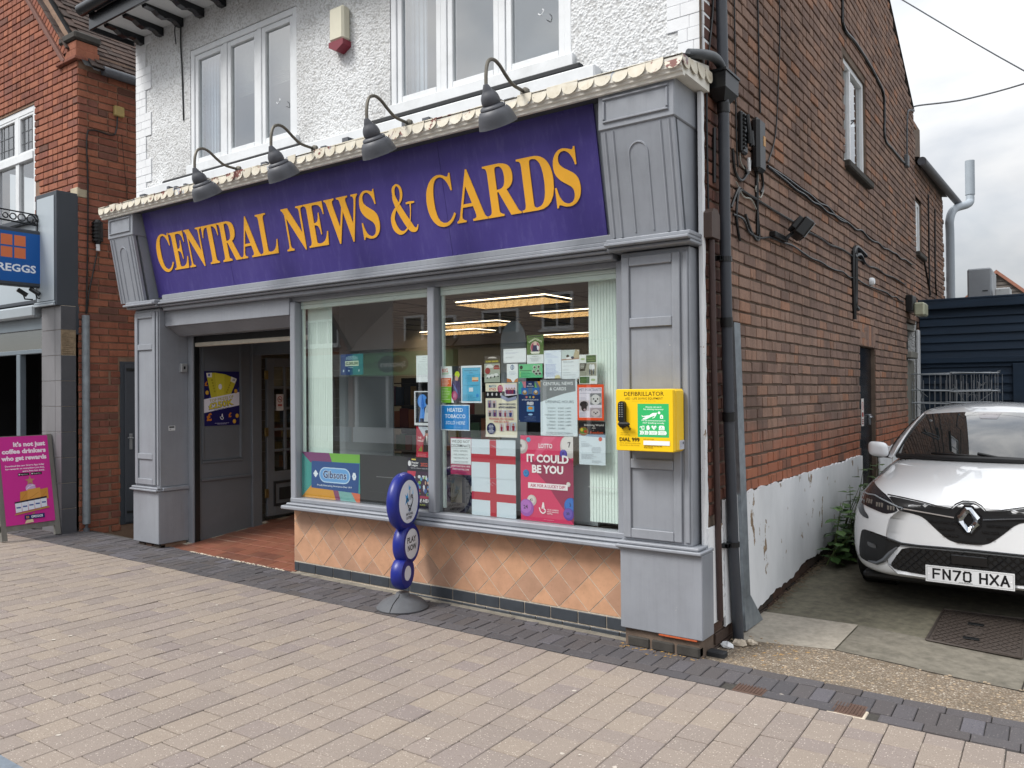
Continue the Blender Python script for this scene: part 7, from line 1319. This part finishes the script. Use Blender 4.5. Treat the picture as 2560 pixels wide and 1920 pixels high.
# weed at the foot of the wall
t = thing('weed_plant', 'leafy green weed growing at the foot of the white plinth beside the car', 'plant', (3.98, 3.3, .15)); rr3 = random.Random(11)
def leafmat():
    m, t_, b = newmat('leaf_green'); b.inputs['Roughness'].default_value = .5; c = ramp(t_, island(t_), [(0, '2c4720'), (.5, '3d5c2c'), (1, '55743a')]); t_.links.new(c, b.inputs['Base Color']); return m
M_leaf = leafmat(); st_ = MB(); leaves = []
for s_ in range(24):
    bx, by = XR+.06+rr3.uniform(0, .24), rr3.uniform(2.45, 3.75); hgt = rr3.uniform(.35, .78)*(1 if by > 3 else .75); lean = Vector((rr3.uniform(-.02, .22), rr3.uniform(-.14, .10), 0)); z0 = gz(4, by)
    P = [Vector((bx, by, z0))+lean*(k/5)**1.4+Vector((0, 0, hgt*k/5)) for k in range(6)]; st_.tube(P, [.006, .006, .005, .004, .003, .002], 5)
    for k in range(11):
        f_ = (k+1.5)/12; i = min(int(f_*5), 4); p = P[i].lerp(P[i+1], f_*5-i); a = k*2.4+rr3.uniform(-.5, .5); d_ = Vector((cos(a), sin(a), rr3.uniform(-.1, .35))).normalized(); l = rr3.uniform(.10, .17)*(1-.35*f_); w_ = l*.38; sd_ = d_.cross(Vector((0, 0, 1))).normalized(); dr2 = Vector((0, 0, -.25*l))
        mb = MB(); q0 = p+d_*.02
        mb.add([q0, q0+d_*l*.3+sd_*w_*.8, q0+d_*l*.6+sd_*w_+dr2*.3, q0+d_*l+dr2, q0+d_*l*.6-sd_*w_+dr2*.3, q0+d_*l*.3-sd_*w_*.8, q0+d_*l*.5+Vector((0, 0, -.012))], [(0, 1, 6), (1, 2, 6), (2, 3, 6), (3, 4, 6), (4, 5, 6), (5, 0, 6)]); leaves.append(mb)
part('stem', st_, mat('weed_stem', '4d5a2f', .7), t)
for mb in leaves: part('leaf', mb, M_leaf, t)
# ---------------------------------------------------------------- the white car
car = thing('parked_car', 'white hatchback parked nose first in the yard with number plate FN70 HXA', 'car', (5.15, 3.5, .07))
CX, CY, CZ = 5.15, 1.45, .06
def cw(x, y, z): return Vector((CX+x, CY+y, CZ+z))
M_car = mat('white_car_paint', 'e6e8ea', .25, 0, coat=1.0); M_trim = mat('gloss_black_trim', '0c0d0f', .18, 0); M_satin = mat('satin_black_trim', '121315', .45, .1, 30); M_chrome = mat('bright_chrome', 'c9cdd2', .08, 0, metal=1.0); M_tyre = mat('tyre_rubber', '17181a', .85, .1, 20); M_alloy = mat('alloy_wheel', '8d9196', .3, .05, 10, metal=.8)
M_screen = mat('dark_car_glass', '1a1f21', .03, 0, spec=.9, coat=1.0)
ST = [(0.0, .51, .225, .735, .62, .66, .69, .715), (.035, .61, .20, .765, .64, .685, .715, .745), (.10, .705, .19, .80, .665, .72, .75, .78), (.20, .77, .185, .832, .685, .755, .785, .812), (.38, .815, .18, .87, .695, .79, .825, .852), (.65, .855, .18, .915, .70, .79, .848, .888), (.95, .887, .185, .955, .695, .787, .857, .92), (1.25, .897, .19, .97, .705, .82, .892, .95), (2.0, .902, .19, .97, .76, .88, .93, .955), (3.0, .90, .20, .975, .77, .89, .935, .96), (3.6, .88, .22, .98, .78, .90, .94, .965), (3.9, .825, .26, .965, .76, .87, .91, .94), (4.02, .725, .32, .905, .70, .80, .84, .87)]
def half(w, zb, zc, a, b, c, d): return [(0, zb), (w*.55, zb), (w*.86, zb+.005), (w*.975, zb+.06), (w, lerp(zb, a, .42)), (w*.988, lerp(zb, a, .75)), (w*.945, a), (w*.86, b), (w*.79, c), (w*.68, d), (w*.40, zc-.008), (0, zc)]
V = []; F = []; n = 22
for row in ST:
    h = half(*row[1:]); ring = [(x, z) for x, z in h]+[(-x, z) for x, z in h[-2:0:-1]]; V += [(x, row[0], z) for x, z in ring]
for i in range(len(ST)-1):
    for j in range(n): F.append((i*n+j, i*n+(j+1) % n, (i+1)*n+(j+1) % n, (i+1)*n+j))
for base in (0, (len(ST)-1)*n):   # flat ends as a strip of quads
    for j in range(n//2):
        f = [base+j, base+j+1, base+(n-j-1), base+(n-j) % n]; F.append(tuple(dict.fromkeys(f)))
me = bpy.data.meshes.new('body'); me.from_pydata(V, [], F)
ob = bpy.data.objects.new('tmp', me); COL.objects.link(ob); md = ob.modifiers.new('s', 'SUBSURF'); md.levels = 3; bpy.context.view_layer.update()
bm_ = bpy.data.meshes.new_from_object(ob.evaluated_get(bpy.context.evaluated_depsgraph_get())); bpy.data.objects.remove(ob)
BV = [v.co.copy() for v in bm_.vertices]; BF = [tuple(p.vertices) for p in bm_.polygons]; bvh = BVHTree.FromPolygons(BV, BF)
# carve the wheel arches: drop faces inside the wheel circles low on the sides
WY = (.83, 3.41)
def arch(c): return abs(c.x) > .60 and any((c.y-wy)**2+(c.z-.31)**2 < .345**2 for wy in WY) and c.z < .66
keep = [f for f in BF if not arch(sum((BV[i] for i in f), Vector())/len(f))]
mb = MB(); mb.add([cw(*v) for v in BV], keep); body = part('body', mb, M_car, car); body.data.polygons.foreach_set('use_smooth', [True]*len(body.data.polygons)); body.data.update()
for wy in WY:
    for s in (1, -1): mb = MB(); mb.tube([cw(s*.56, wy, .31), cw(s*.80, wy, .31)], .338, 28, cap=False); mb.tube([cw(s*.57, wy, .31), cw(s*.58, wy, .31)], .338, 28); part('arch_liner', mb, M_satin, car)
mb = MB(); mb.box(CX-.70, CX+.70, CY+.15, CY+3.9, CZ+.14, CZ+.2, 0, .02); part('underbody', mb, M_satin, car)
def hit(x, z, d=(0, 1, 0), o=None):
    r = bvh.ray_cast(Vector(o or (x, -1.5, z)), Vector(d)); return (r[0], r[1]) if r[0] else (None, None)
def dp3(x, z, off):
    p, nn = hit(x, z)
    if p is None: return Vector((x, .3, z))
    if nn.y > 0: nn = -nn
    return p+nn*off
def inside(P, x, y):
    c = False
    for i in range(len(P)):
        a, b = P[i], P[i-1]
        if (a[1] > y) != (b[1] > y) and x < (b[0]-a[0])*(y-a[1])/(b[1]-a[1])+a[0]: c = not c
    return c
def resample(P, st):
    o = []
    for i in range(len(P)):
        a, b = Vector(P[i]), Vector(P[(i+1) % len(P)]); k = max(1, int((b-a).length/st)); o += [a.lerp(b, j/k) for j in range(k)]
    return o
def rnd(P, it=2):   # soften corners
    for _ in range(it):
        o = []
        for i in range(len(P)): a, b = Vector(P[i]), Vector(P[(i+1) % len(P)]); o += [a.lerp(b, .2), a.lerp(b, .8)]
        P = o
    return [tuple(p) for p in P]
def drape(mb, P, off, st=.03, edge=.006, soft=1):
    P = rnd(P, soft) if soft else P; R = resample(P, st); xs = [p.x for p in R]; zs = [p.y for p in R]; pts = list(R); x = min(xs)
    while x < max(xs):
        z = min(zs)
        while z < max(zs):
            if inside([tuple(p) for p in R], x, z) and min((Vector((x, z))-p).length for p in R) > st*.5: pts.append(Vector((x, z)))
            z += st
        x += st
    res = delaunay_2d_cdt(pts, [(i, (i+1) % len(R)) for i in range(len(R))], [], 1, 1e-5)
    vs = [dp3(p.x, p.y, off) for p in res[0]]; mb.add([cw(*v) for v in vs], [tuple(f) for f in res[2]])
    k = len(R); A = [cw(*dp3(p.x, p.y, off)) for p in R]; B = [cw(*dp3(p.x, p.y, off-edge)) for p in R]; mb.add(A+B, [(i, (i+1) % k, k+(i+1) % k, k+i) for i in range(k)])
def mir(P): return [(-x, z) for x, z in P][::-1]
def both(P): return P+[(-x, z) for x, z in P[::-1]]
GR = [(0, .757), (-.034, .755), (-.068, .737), (-.10, .706), (-.19, .718), (-.283, .735), (-.40, .75), (-.510, .760), (-.47, .72), (-.434, .683), (-.418, .670), (-.349, .661), (-.291, .647), (-.252, .621), (-.21, .577), (-.163, .533), (-.121, .5), (-.084, .486), (-.038, .481), (0, .481)]
GP = both(GR)
HD = [(-.702, .817), (-.735, .785), (-.765, .735), (-.772, .69), (-.699, .681), (-.615, .663), (-.517, .639), (-.459, .654), (-.428, .676), (-.508, .756), (-.605, .797), (-.666, .815)]
TL = [(-.699, .69), (-.757, .69), (-.742, .64), (-.694, .6), (-.638, .586), (-.642, .61), (-.677, .641)]
FG = [(-.691, .5), (-.659, .51), (-.521, .481), (-.41, .449), (-.406, .436), (-.451, .402), (-.492, .353), (-.535, .302), (-.581, .273), (-.652, .276), (-.715, .293), (-.716, .356), (-.705, .441)]
LW = [(0, .424), (-.2, .423), (-.401, .421), (-.451, .347), (-.485, .288), (-.452, .257), (-.249, .241), (0, .236)]
LP_ = both(LW)
mb = MB(); drape(mb, GP, .003, .022); grille = part('grille', mb, M_satin, car)
def bars(P, segs, r, off, m, name, parent):
    mb = MB()
    for a, b in segs:
        a, b = Vector(a), Vector(b); k = max(2, int((b-a).length/.012)); run = []
        for i in range(k+1):
            p = a.lerp(b, i/k)
            if inside(P, p.x, p.y): run.append(cw(*dp3(p.x, p.y, off)))
            else:
                if len(run) > 2: mb.tube(run, r, 4)
                run = []
        if len(run) > 2: mb.tube(run, r, 4)
    part(name, mb, m, parent, kind='stuff')
segs = []
for i, z in enumerate((.62, .575, .533, .495)):
    for k in range(-9, 9):
        x = k*.052+(.026 if i % 2 else 0)
        if abs(x+.022) > .075 or z < .52: segs.append(((x, z-.002), (x+.044, z-.002)))
bars(GP, segs, .007, .008, M_trim, 'grille_bar', grille)
bars(GP, [((-.43, .695), (-.085, .655)), ((.085, .655), (.43, .695))], .006, .012, M_chrome, 'chrome_strip', grille)
mb = MB(); drape(mb, LP_, .003, .022); lower = part('lower_grille', mb, M_satin, car)
segs = [((-.6+k*.05, .20), (-.36+k*.05, .44)) for k in range(0, 20)]+[((.6-k*.05, .20), (.36-k*.05, .44)) for k in range(0, 20)]
bars(LP_, segs, .0035, .006, M_trim, 'mesh_bar', lower)
mb = MB(); mb.box(CX-.11, CX+.11, CY-.012, CY+.03, CZ+.335, CZ+.405, 0, .006); part('radar_panel', mb, M_trim, lower)
mb = MB()
for s in (1, -1): mb.tube([cw(*dp3(s*x, z, .004)) for x, z in ((.62, .495), (.5, .47), (.41, .443), (.3, .438), (.15, .440), (0, .441))], .010, 6)
part('black_bumper_strip', mb, M_trim, car); mb = MB()
for s in (1, -1): mb.tube([cw(*dp3(s*x, z, .007)) for x, z in ((.42, .431), (.3, .430), (.15, .431), (0, .432))], .005, 6)
part('grey_bumper_strip', mb, mat('satin_grey_strip', '6d7176', .35, 0, metal=.5), car)
for s in (0, 1):
    f = mir if s else (lambda P: P)
    mb = MB(); drape(mb, f(HD), .004, .022); hl = part('headlight', mb, mat('smoked_headlight', '26282c', .12, 0, spec=.4, coat=.3), car)
    mb = MB(); P = [(-.74, .744), (-.607, .750), (-.513, .722), (-.434, .697)]; P = f(P); mb.tube([cw(*dp3(x, z, .006)) for x, z in [tuple(Vector(P[i]).lerp(Vector(P[i+1]), j/6)) for i in range(3) for j in range(7)]], .0055, 6); part('running_light', mb, mat('clear_light_strip', '9da3a8', .15, 0), hl)
    for k in range(3):
        cx_ = -.67+k*.082; cz_ = .722-k*.012; mb = MB()
        for q_ in range(3): drape(mb, f([(cx_+q_*.019, cz_), (cx_+q_*.019+.014, cz_-.003), (cx_+q_*.019+.012, cz_-.030), (cx_+q_*.019+.003, cz_-.028)]), .006, .02, .002, 0)
        part('led_module', mb, mat('led_lens', '8b8780', .12, 0, metal=.3), hl)
    mb = MB(); drape(mb, f([(-.70, .813), (-.735, .78), (-.74, .755), (-.607, .758), (-.52, .735), (-.52, .752), (-.605, .79)]), .0055, .022, .002); part('smoked_upper', mb, mat('smoked_cover', '2f2f34', .18, 0, coat=.2), hl)
    mb = MB(); drape(mb, f(TL), .005, .015); part('light_tail', mb, mat('smoked_cover', '35343a'), hl)
    mb = MB(); drape(mb, f(FG), .003, .022); fog = part('fog_lamp_pocket', mb, M_satin, car)
    mb = MB(); drape(mb, f([(-.645, .43), (-.58, .415), (-.58, .385), (-.64, .395)]), .008, .02, .004); part('fog_lamp', mb, mat('dull_fog_lens', '3f4042', .15, 0, coat=1.0), fog)
    mb = MB(); P = f([(-.44, .415), (-.485, .37), (-.525, .315), (-.575, .285), (-.64, .285)]); mb.tube([cw(*dp3(x, z, .006)) for x, z in P], [.008, .016, .018, .014, .006], 6); part('pocket_lip', mb, mat('satin_grey_strip', '6d7176'), fog)
# badge
mb = MB(); ZB = .642; YB = -.012; hw, hh = .086, .112; iw, ih = .031, .052; mw, mh = .060, .084
def bp_(x, z, y): return cw(x, YB+y, ZB+z)
O4 = [(0, hh), (hw, 0), (0, -hh), (-hw, 0)]; M4 = [(0, mh), (mw, 0), (0, -mh), (-mw, 0)]; I4 = [(0, ih), (iw, 0), (0, -ih), (-iw, 0)]
def cutc(P, t): 
    o = []
    for i in range(4):
        a, b, c = Vector(P[i-1]), Vector(P[i]), Vector(P[(i+1) % 4]); o += [b.lerp(a, t), b.lerp(c, t)]
    return o
o8, m8, i8 = cutc(O4, .22), cutc(M4, .10), cutc(I4, .04); V = [bp_(p.x, p.y, 0) for p in o8]+[bp_(p.x, p.y, -.020) for p in m8]+[bp_(p.x, p.y, .0) for p in i8]+[bp_(p.x, p.y, .02) for p in o8]
mb.add(V, [(i, (i+1) % 8, 8+(i+1) % 8, 8+i) for i in range(8)]+[(8+i, 8+(i+1) % 8, 16+(i+1) % 8, 16+i) for i in range(8)]+[(i, 24+i, 24+(i+1) % 8, (i+1) % 8) for i in range(8)]); part('diamond_badge', mb, M_chrome, car)
mb = MB(); P = cutc([(0, .132), (.106, 0), (0, -.132), (-.106, 0)], .25); mb.prism([(p.x, p.y) for p in P], cw(0, .03, ZB), (1, 0, 0), (0, 0, 1), (0, -1, 0), .034); part('badge_surround', mb, M_trim, car)
mb = MB()
for s in (1, -1): mb.tube([cw(*dp3(s*x, z, .004)) for x, z in ((0, .763), (.036, .761), (.074, .742), (.104, .713), (.19, .725), (.29, .742), (.41, .757), (.515, .766))], .004, 5)
part('bonnet_gap', mb, M_trim, car)
# number plate
pr = Print(.52, .111, 'd9dadb'); pr.rect(.008, .008, .512, .0095, '3a3a3c').rect(.008, .1015, .512, .103, '3a3a3c').rect(.008, .008, .0095, .103, '3a3a3c').rect(.5105, .008, .512, .103, '3a3a3c')
x = .042
def stroke(P, w=.0125): 
    for a, b in zip(P[:-1], P[1:]):
        dx, dz = b[0]-a[0], b[1]-a[1]; l = sqrt(dx*dx+dz*dz); ex, ez = dx/l*w*.5, dz/l*w*.5; pr.line([(a[0]-ex, a[1]-ez), (b[0]+ex, b[1]+ez)], w, '141416')
for ch in 'FN70 HXA':
    w_, h_, z0 = .05, .072, .022; a, b, c, d = x+.006, x+w_-.006, z0+.006, z0+h_-.006
    if ch == 'F': stroke([(a, c-.0), (a, d), (b, d)]); stroke([(a, (c+d)/2), (b-.006, (c+d)/2)])
    if ch == 'N': stroke([(a, c), (a, d)]); stroke([(a, d), (b, c)]); stroke([(b, c), (b, d)])
    if ch == '7': stroke([(a, d), (b, d), (a+.010, c)])
    if ch == '0': stroke([(a+.007, c), (b-.007, c), (b, c+.008), (b, d-.008), (b-.007, d), (a+.007, d), (a, d-.008), (a, c+.008), (a+.007, c)], .012)
    if ch == 'H': stroke([(a, c), (a, d)]); stroke([(b, c), (b, d)]); stroke([(a, (c+d)/2), (b, (c+d)/2)])
    if ch == 'X': stroke([(a-.002, c), (b+.002, d)]); stroke([(a-.002, d), (b+.002, c)])
    if ch == 'A': stroke([(a-.002, c), ((a+b)/2, d), (b+.002, c)]); stroke([(a+.007, c+.018), (b-.007, c+.018)])
    x += .061 if ch != ' ' else .033
for q_ in (.02, .50): pr.ell(q_, .055, .005, .005, 'f2f2f2', 10)
pr.para(.2, .017, .1, 1, '5a5a5c', .004, .003)
pr.build('number_plate', '', '', (CX-.26, CY-.022, CZ+.207), parent=car, eps=.00006, thick=.008); 
mb = MB(); mb.box(CX-.255, CX+.255, CY-.012, CY+.06, CZ+.21, CZ+.31); part('plate_mount', mb, M_satin, car)
# cabin
def WS(u, v, o=0):
    a = abs(u); B = Vector((.675*u, 1.02+.36*a**2.3, .972-.022*a*a)); T = Vector((.505*u, 1.72+.12*a**2, 1.326-.03*a*a)); p = B.lerp(T, v); bl_ = .05*v*(1-v)*4; p += Vector((u*.006, -.5*bl_, .6*bl_))*.8; return p+Vector((0, -.6, .75))*o
def grid(fn, nu, nv, mi=0, mb=None):
    mb = mb or MB(); mb.add([cw(*fn(i/nu, j/nv)) for j in range(nv+1) for i in range(nu+1)], [(j*(nu+1)+i, j*(nu+1)+i+1, (j+1)*(nu+1)+i+1, (j+1)*(nu+1)+i) for j in range(nv) for i in range(nu)], mi); return mb
def smooth(o): o.data.polygons.foreach_set('use_smooth', [True]*len(o.data.polygons)); o.data.update(); return o
smooth(part('windscreen', grid(lambda a, b: WS(-1+2*a, b), 28, 14), M_screen, car))
def RF(a, b):   # roof from screen top to tail
    u = -1.09+2.18*a; t = WS(max(-1, min(1, u)), 1); t = Vector((.505*u, t.y, t.z-.02*max(0, abs(u)-1)*10)); r = Vector((.50*u, 3.72, 1.27-.03*u*u)); p = t.lerp(r, b); p.z += .095*sin(pi*min(1, b*1.02+.0)**.8)*(1-.25*u*u); return p
smooth(part('roof', grid(RF, 24, 20), M_car, car))
def side(s):
    def fn(a, b):
        T = RF(.0 if s < 0 else 1.0, a); y0 = 1.28; y = lerp(y0, 3.95, a); Bp = Vector((s*(.80-.10*(1-min(1, a*6))**2*1.1-.04*a), y, .935)); return Bp.lerp(T, b)+Vector((s*.03*sin(pi*b), 0, 0))
    return fn
for s in (-1, 1):
    fn = side(s); smooth(part('cabin_side', grid(fn, 24, 10), M_car, car))
    g2 = lambda a, b: fn(.09+.76*a, lerp(.10, .86-.25*(1-a)**3*0, b))+Vector((s*.006, 0, .002))
    part('side_window', grid(g2, 18, 6), M_screen, car)
    # pillar strip beside the screen
    def PL(a, b): 
        p = WS(s, b); q = fn(0.0, b); return p.lerp(q, a) + Vector((0, -.0, .012*sin(pi*a)))
    smooth(part('screen_pillar', grid(PL, 6, 14), M_car, car))
    mb = MB(); mb.tube([cw(*(WS(s*1.0, v)+Vector((0, -.004, .004)))) for v in [k/12 for k in range(13)]], .006, 5); part('screen_seal', mb, M_trim, car)
    mb = MB(); pw_ = lambda v, e: math.copysign(abs(v)**e, v)
    mb.ball((0, 0, 0), 1, 14, 0); mb.v = [tuple(cw(s*.822+.082*pw_(a, .62)*(1-.16*s*pw_(a, 1)*0), 1.42+.055*pw_(b, .75), 1.0+.066*pw_(c, .62)+.012*s*a)) for a, b, c in mb.v]; mr = smooth(part('door_mirror', mb, M_car, car)); mb = MB(); mb.ball(cw(s*.815, 1.43, .955), .06, 8, 0, (1.1, .7, .5)); mb.tube([cw(s*.72, 1.48, .94), cw(s*.81, 1.44, .955)], .025, 6); part('mirror_base', mb, M_trim, mr); mb = MB(); mb.box(CX+s*.835-.065, CX+s*.835+.065, CY+1.472, CY+1.487, CZ+.96, CZ+1.05, 0, .01); part('mirror_glass', mb, M_chrome, mr)
mb = grid(lambda a, b: (lambda u: Vector((.50*u, lerp(3.72, 3.98, b), lerp(1.27-.03*u*u, .95, b))))(-1+2*a), 12, 8); part('rear_window', mb, M_screen, car)
mb = MB()
P = [WS(-.96+k*.06, .0)+Vector((0, -.03, .004)) for k in range(33)]; mb.tube([cw(*p) for p in P], .022, 6); part('scuttle', mb, M_satin, car)
mb = MB(); P = [WS(-.55+k*.09, .055-.004*k)+Vector((0, -.012, .012)) for k in range(13)]; mb.tube([cw(*p) for p in P], .008, 5); mb.tube([cw(*(WS(.15, 0)+Vector((0, -.02, .02)))), cw(*(WS(-.05, .045)+Vector((0, -.02, .025))))], .012, 6); part('wiper', mb, M_satin, car)
mb = grid(lambda a, b: WS(-.17+.34*(a-.5)*(1-.35*(1-b))*1.0*1+.17*0+.17, lerp(.80, .985, b), .002), 8, 4); part('sensor_patch', mb, mat('screen_sensor_patch', '5a4f57', .1, 0, coat=1.0), car)
for s in (-1, 1):
    for wy in WY:
        mb = MB(); O = cw(s*.655, wy, .31); ax = Vector((s, 0, 0)); mb.lathe([(.20, -.02), (.27, -.05), (.305, -.03), (.312, .0), (.312, .13), (.30, .165), (.27, .175), (.215, .16), (.20, .12)], O, ax, 36); wl = part('wheel', mb, M_tyre, car, True)
        mb = MB(); mb.lathe([(.215, .15), (.205, .165), (.195, .13), (.06, .10), (.05, .145), (0, .15)], O, ax, 30)
        for k in range(5): a = k*2*pi/5; mb.tube([O+ax*.145+Vector((0, cos(a)*.04, sin(a)*.04)), O+ax*.155+Vector((0, cos(a)*.2, sin(a)*.2))], .022, 5)
        part('rim', mb, M_alloy, wl, True)
# ---------------------------------------------------------------- houses across the street, seen as reflections in the shop window
OY = -14.0
M_owhite = mat('white_render_far', 'e6e3dd', .8, .06, 2); M_oroof = mat('brown_roof_far', '5a4b43', .85, .15, 3); M_ogl = mat('far_window_dark', '272c31', .1, 0); M_ogreen = mat('green_fascia', '5fa070', .5, .05, 3); M_obrick = mat('far_brick', '8a5a48', .85, .15, 4)
def ohouse(x0, x1, wallh, ridge, wallm, lb, wins, gable, fascia, fm):
    t = thing('opposite_building', lb, 'building', ((x0+x1)/2, OY, 0), 'buildings across the street')
    q = MB(); q.box(x0, x1, OY-7, OY, -.3, wallh); part('wall', q, wallm, t)
    q = MB()
    if gable:
        c = (x0+x1)/2; w_ = MB(); w_.prism([(x0, 0), (x1, 0), (c, ridge-wallh)], (0, OY-.01, wallh), (1, 0, 0), (0, 0, 1), (0, -1, 0), 6.9); part('gable', w_, wallm, t)
        for s_ in (((x0-.3, -.25), (c, ridge-wallh+.05), (c, ridge-wallh+.28), (x0-.3, .0)), ((x1+.3, -.25), (c, ridge-wallh+.05), (c, ridge-wallh+.28), (x1+.3, .0))): q.prism(list(s_), (0, OY+.35, wallh), (1, 0, 0), (0, 0, 1), (0, -1, 0), 7.5)
    else: q.prism([(.4, -.1), (-3.5, ridge-wallh), (-7.4, -.1)], (x0, OY, wallh), (0, 1, 0), (0, 0, 1), (1, 0, 0), x1-x0)
    part('roof', q, M_oroof, t)
    for (a, b, c, d) in wins:
        q = MB(); w2 = .07; q.box(a, a+w2, OY, OY+.07, c, d); q.box(b-w2, b, OY, OY+.07, c, d); q.box(a+w2, b-w2, OY, OY+.07, d-w2, d); q.box(a+w2, b-w2, OY, OY+.07, c, c+w2); n = max(1, round((b-a)/.55))
        for k in range(1, n): x = lerp(a, b, k/n); q.box(x-.03, x+.03, OY, OY+.065, c+w2, d-w2)
        q.box(a-.06, b+.06, OY, OY+.14, c-.08, c-.005); wn = part('window', q, M_white, t); g_ = MB(); g_.box(a+w2, b-w2, OY+.005, OY+.03, c+w2, d-w2); part('pane', g_, M_ogl, wn)
    f = MB(); f.box(x0+.05, x1-.05, OY, OY+.25, 2.12, 2.86); part('fascia', f, fm, t)
    f = MB(); f.box(x0+.2, x1-.2, OY+.01, OY+.06, .45, 2.1); part('shopfront_glass', f, M_ogl, t); f = MB(); 
    for k in range(int((x1-x0)/1.4)+1): f.box(x0+.15+k*1.4, x0+.25+k*1.4, OY+.02, OY+.12, 0, 2.11)
    f.box(x0+.05, x1-.05, OY+.02, OY+.13, -.2, .44); part('shopfront_frame', f, M_white if wallm is M_owhite else M_grey, t)
    return t
ohouse(-22, -14.0, 3.1, 8.4, M_obrick, 'brick gabled building across the street, left of the optician', [(-16.2, -14.6, 3.2, 4.1), (-20, -18.5, 3.3, 4.3)], True, None, mat('pale_fascia', 'a9adab'))
opt = ohouse(-13.9, -9.4, 3.05, 5.9, M_owhite, 'white rendered optician with green fascia across the street', [(-11.6, -10.8, 3.1, 3.98), (-10.3, -9.5, 3.12, 3.9)], False, None, M_ogreen)
pr = Print(4.2, .74, '6db27d'); pr.ell(2.55, .36, .42, .27, '12503a').ell(2.05, .36, .42, .27, '12503a').text('Specsavers', 2.3, .28, .17, 'e9f2ea', 'c', 1.1, .02).text('Opticians', 3.4, .28, .17, '4f7a5a', 'c', .85)
pr.build('fascia_lettering', '', '', (-9.6, OY+.256, 2.12), (-1, 0, 0), (0, 0, 1), parent=opt, eps=.002)
ohouse(-9.3, -4.2, 3.05, 6.6, M_owhite, 'white rendered house with brown slate roof across the street, right of the optician', [(-8.5, -7.2, 3.12, 3.95), (-6.4, -5.4, 3.3, 4.3)], False, None, mat('cream_fascia', 'b3a68c'))
ohouse(-4.1, 1.5, 3.2, 8.0, M_owhite, 'white gabled house across the street near the middle', [(-2.8, -1.2, 3.4, 4.6)], True, None, mat('blue_fascia', '3a4a66'))
ohouse(1.6, 9, 5.4, 8.2, M_obrick, 'tall brick terrace across the street on the right', [(2.4, 3.6, 3.4, 4.8), (5.0, 6.2, 3.4, 4.8), (7.2, 8.4, 3.4, 4.8)], False, None, mat('red_fascia', '7a3a34'))
far_pave = MB(); far_pave.box(-60, 60, OY+.01, -11.5, -.3, -.05); struct('far_pavement', far_pave, M_sand)
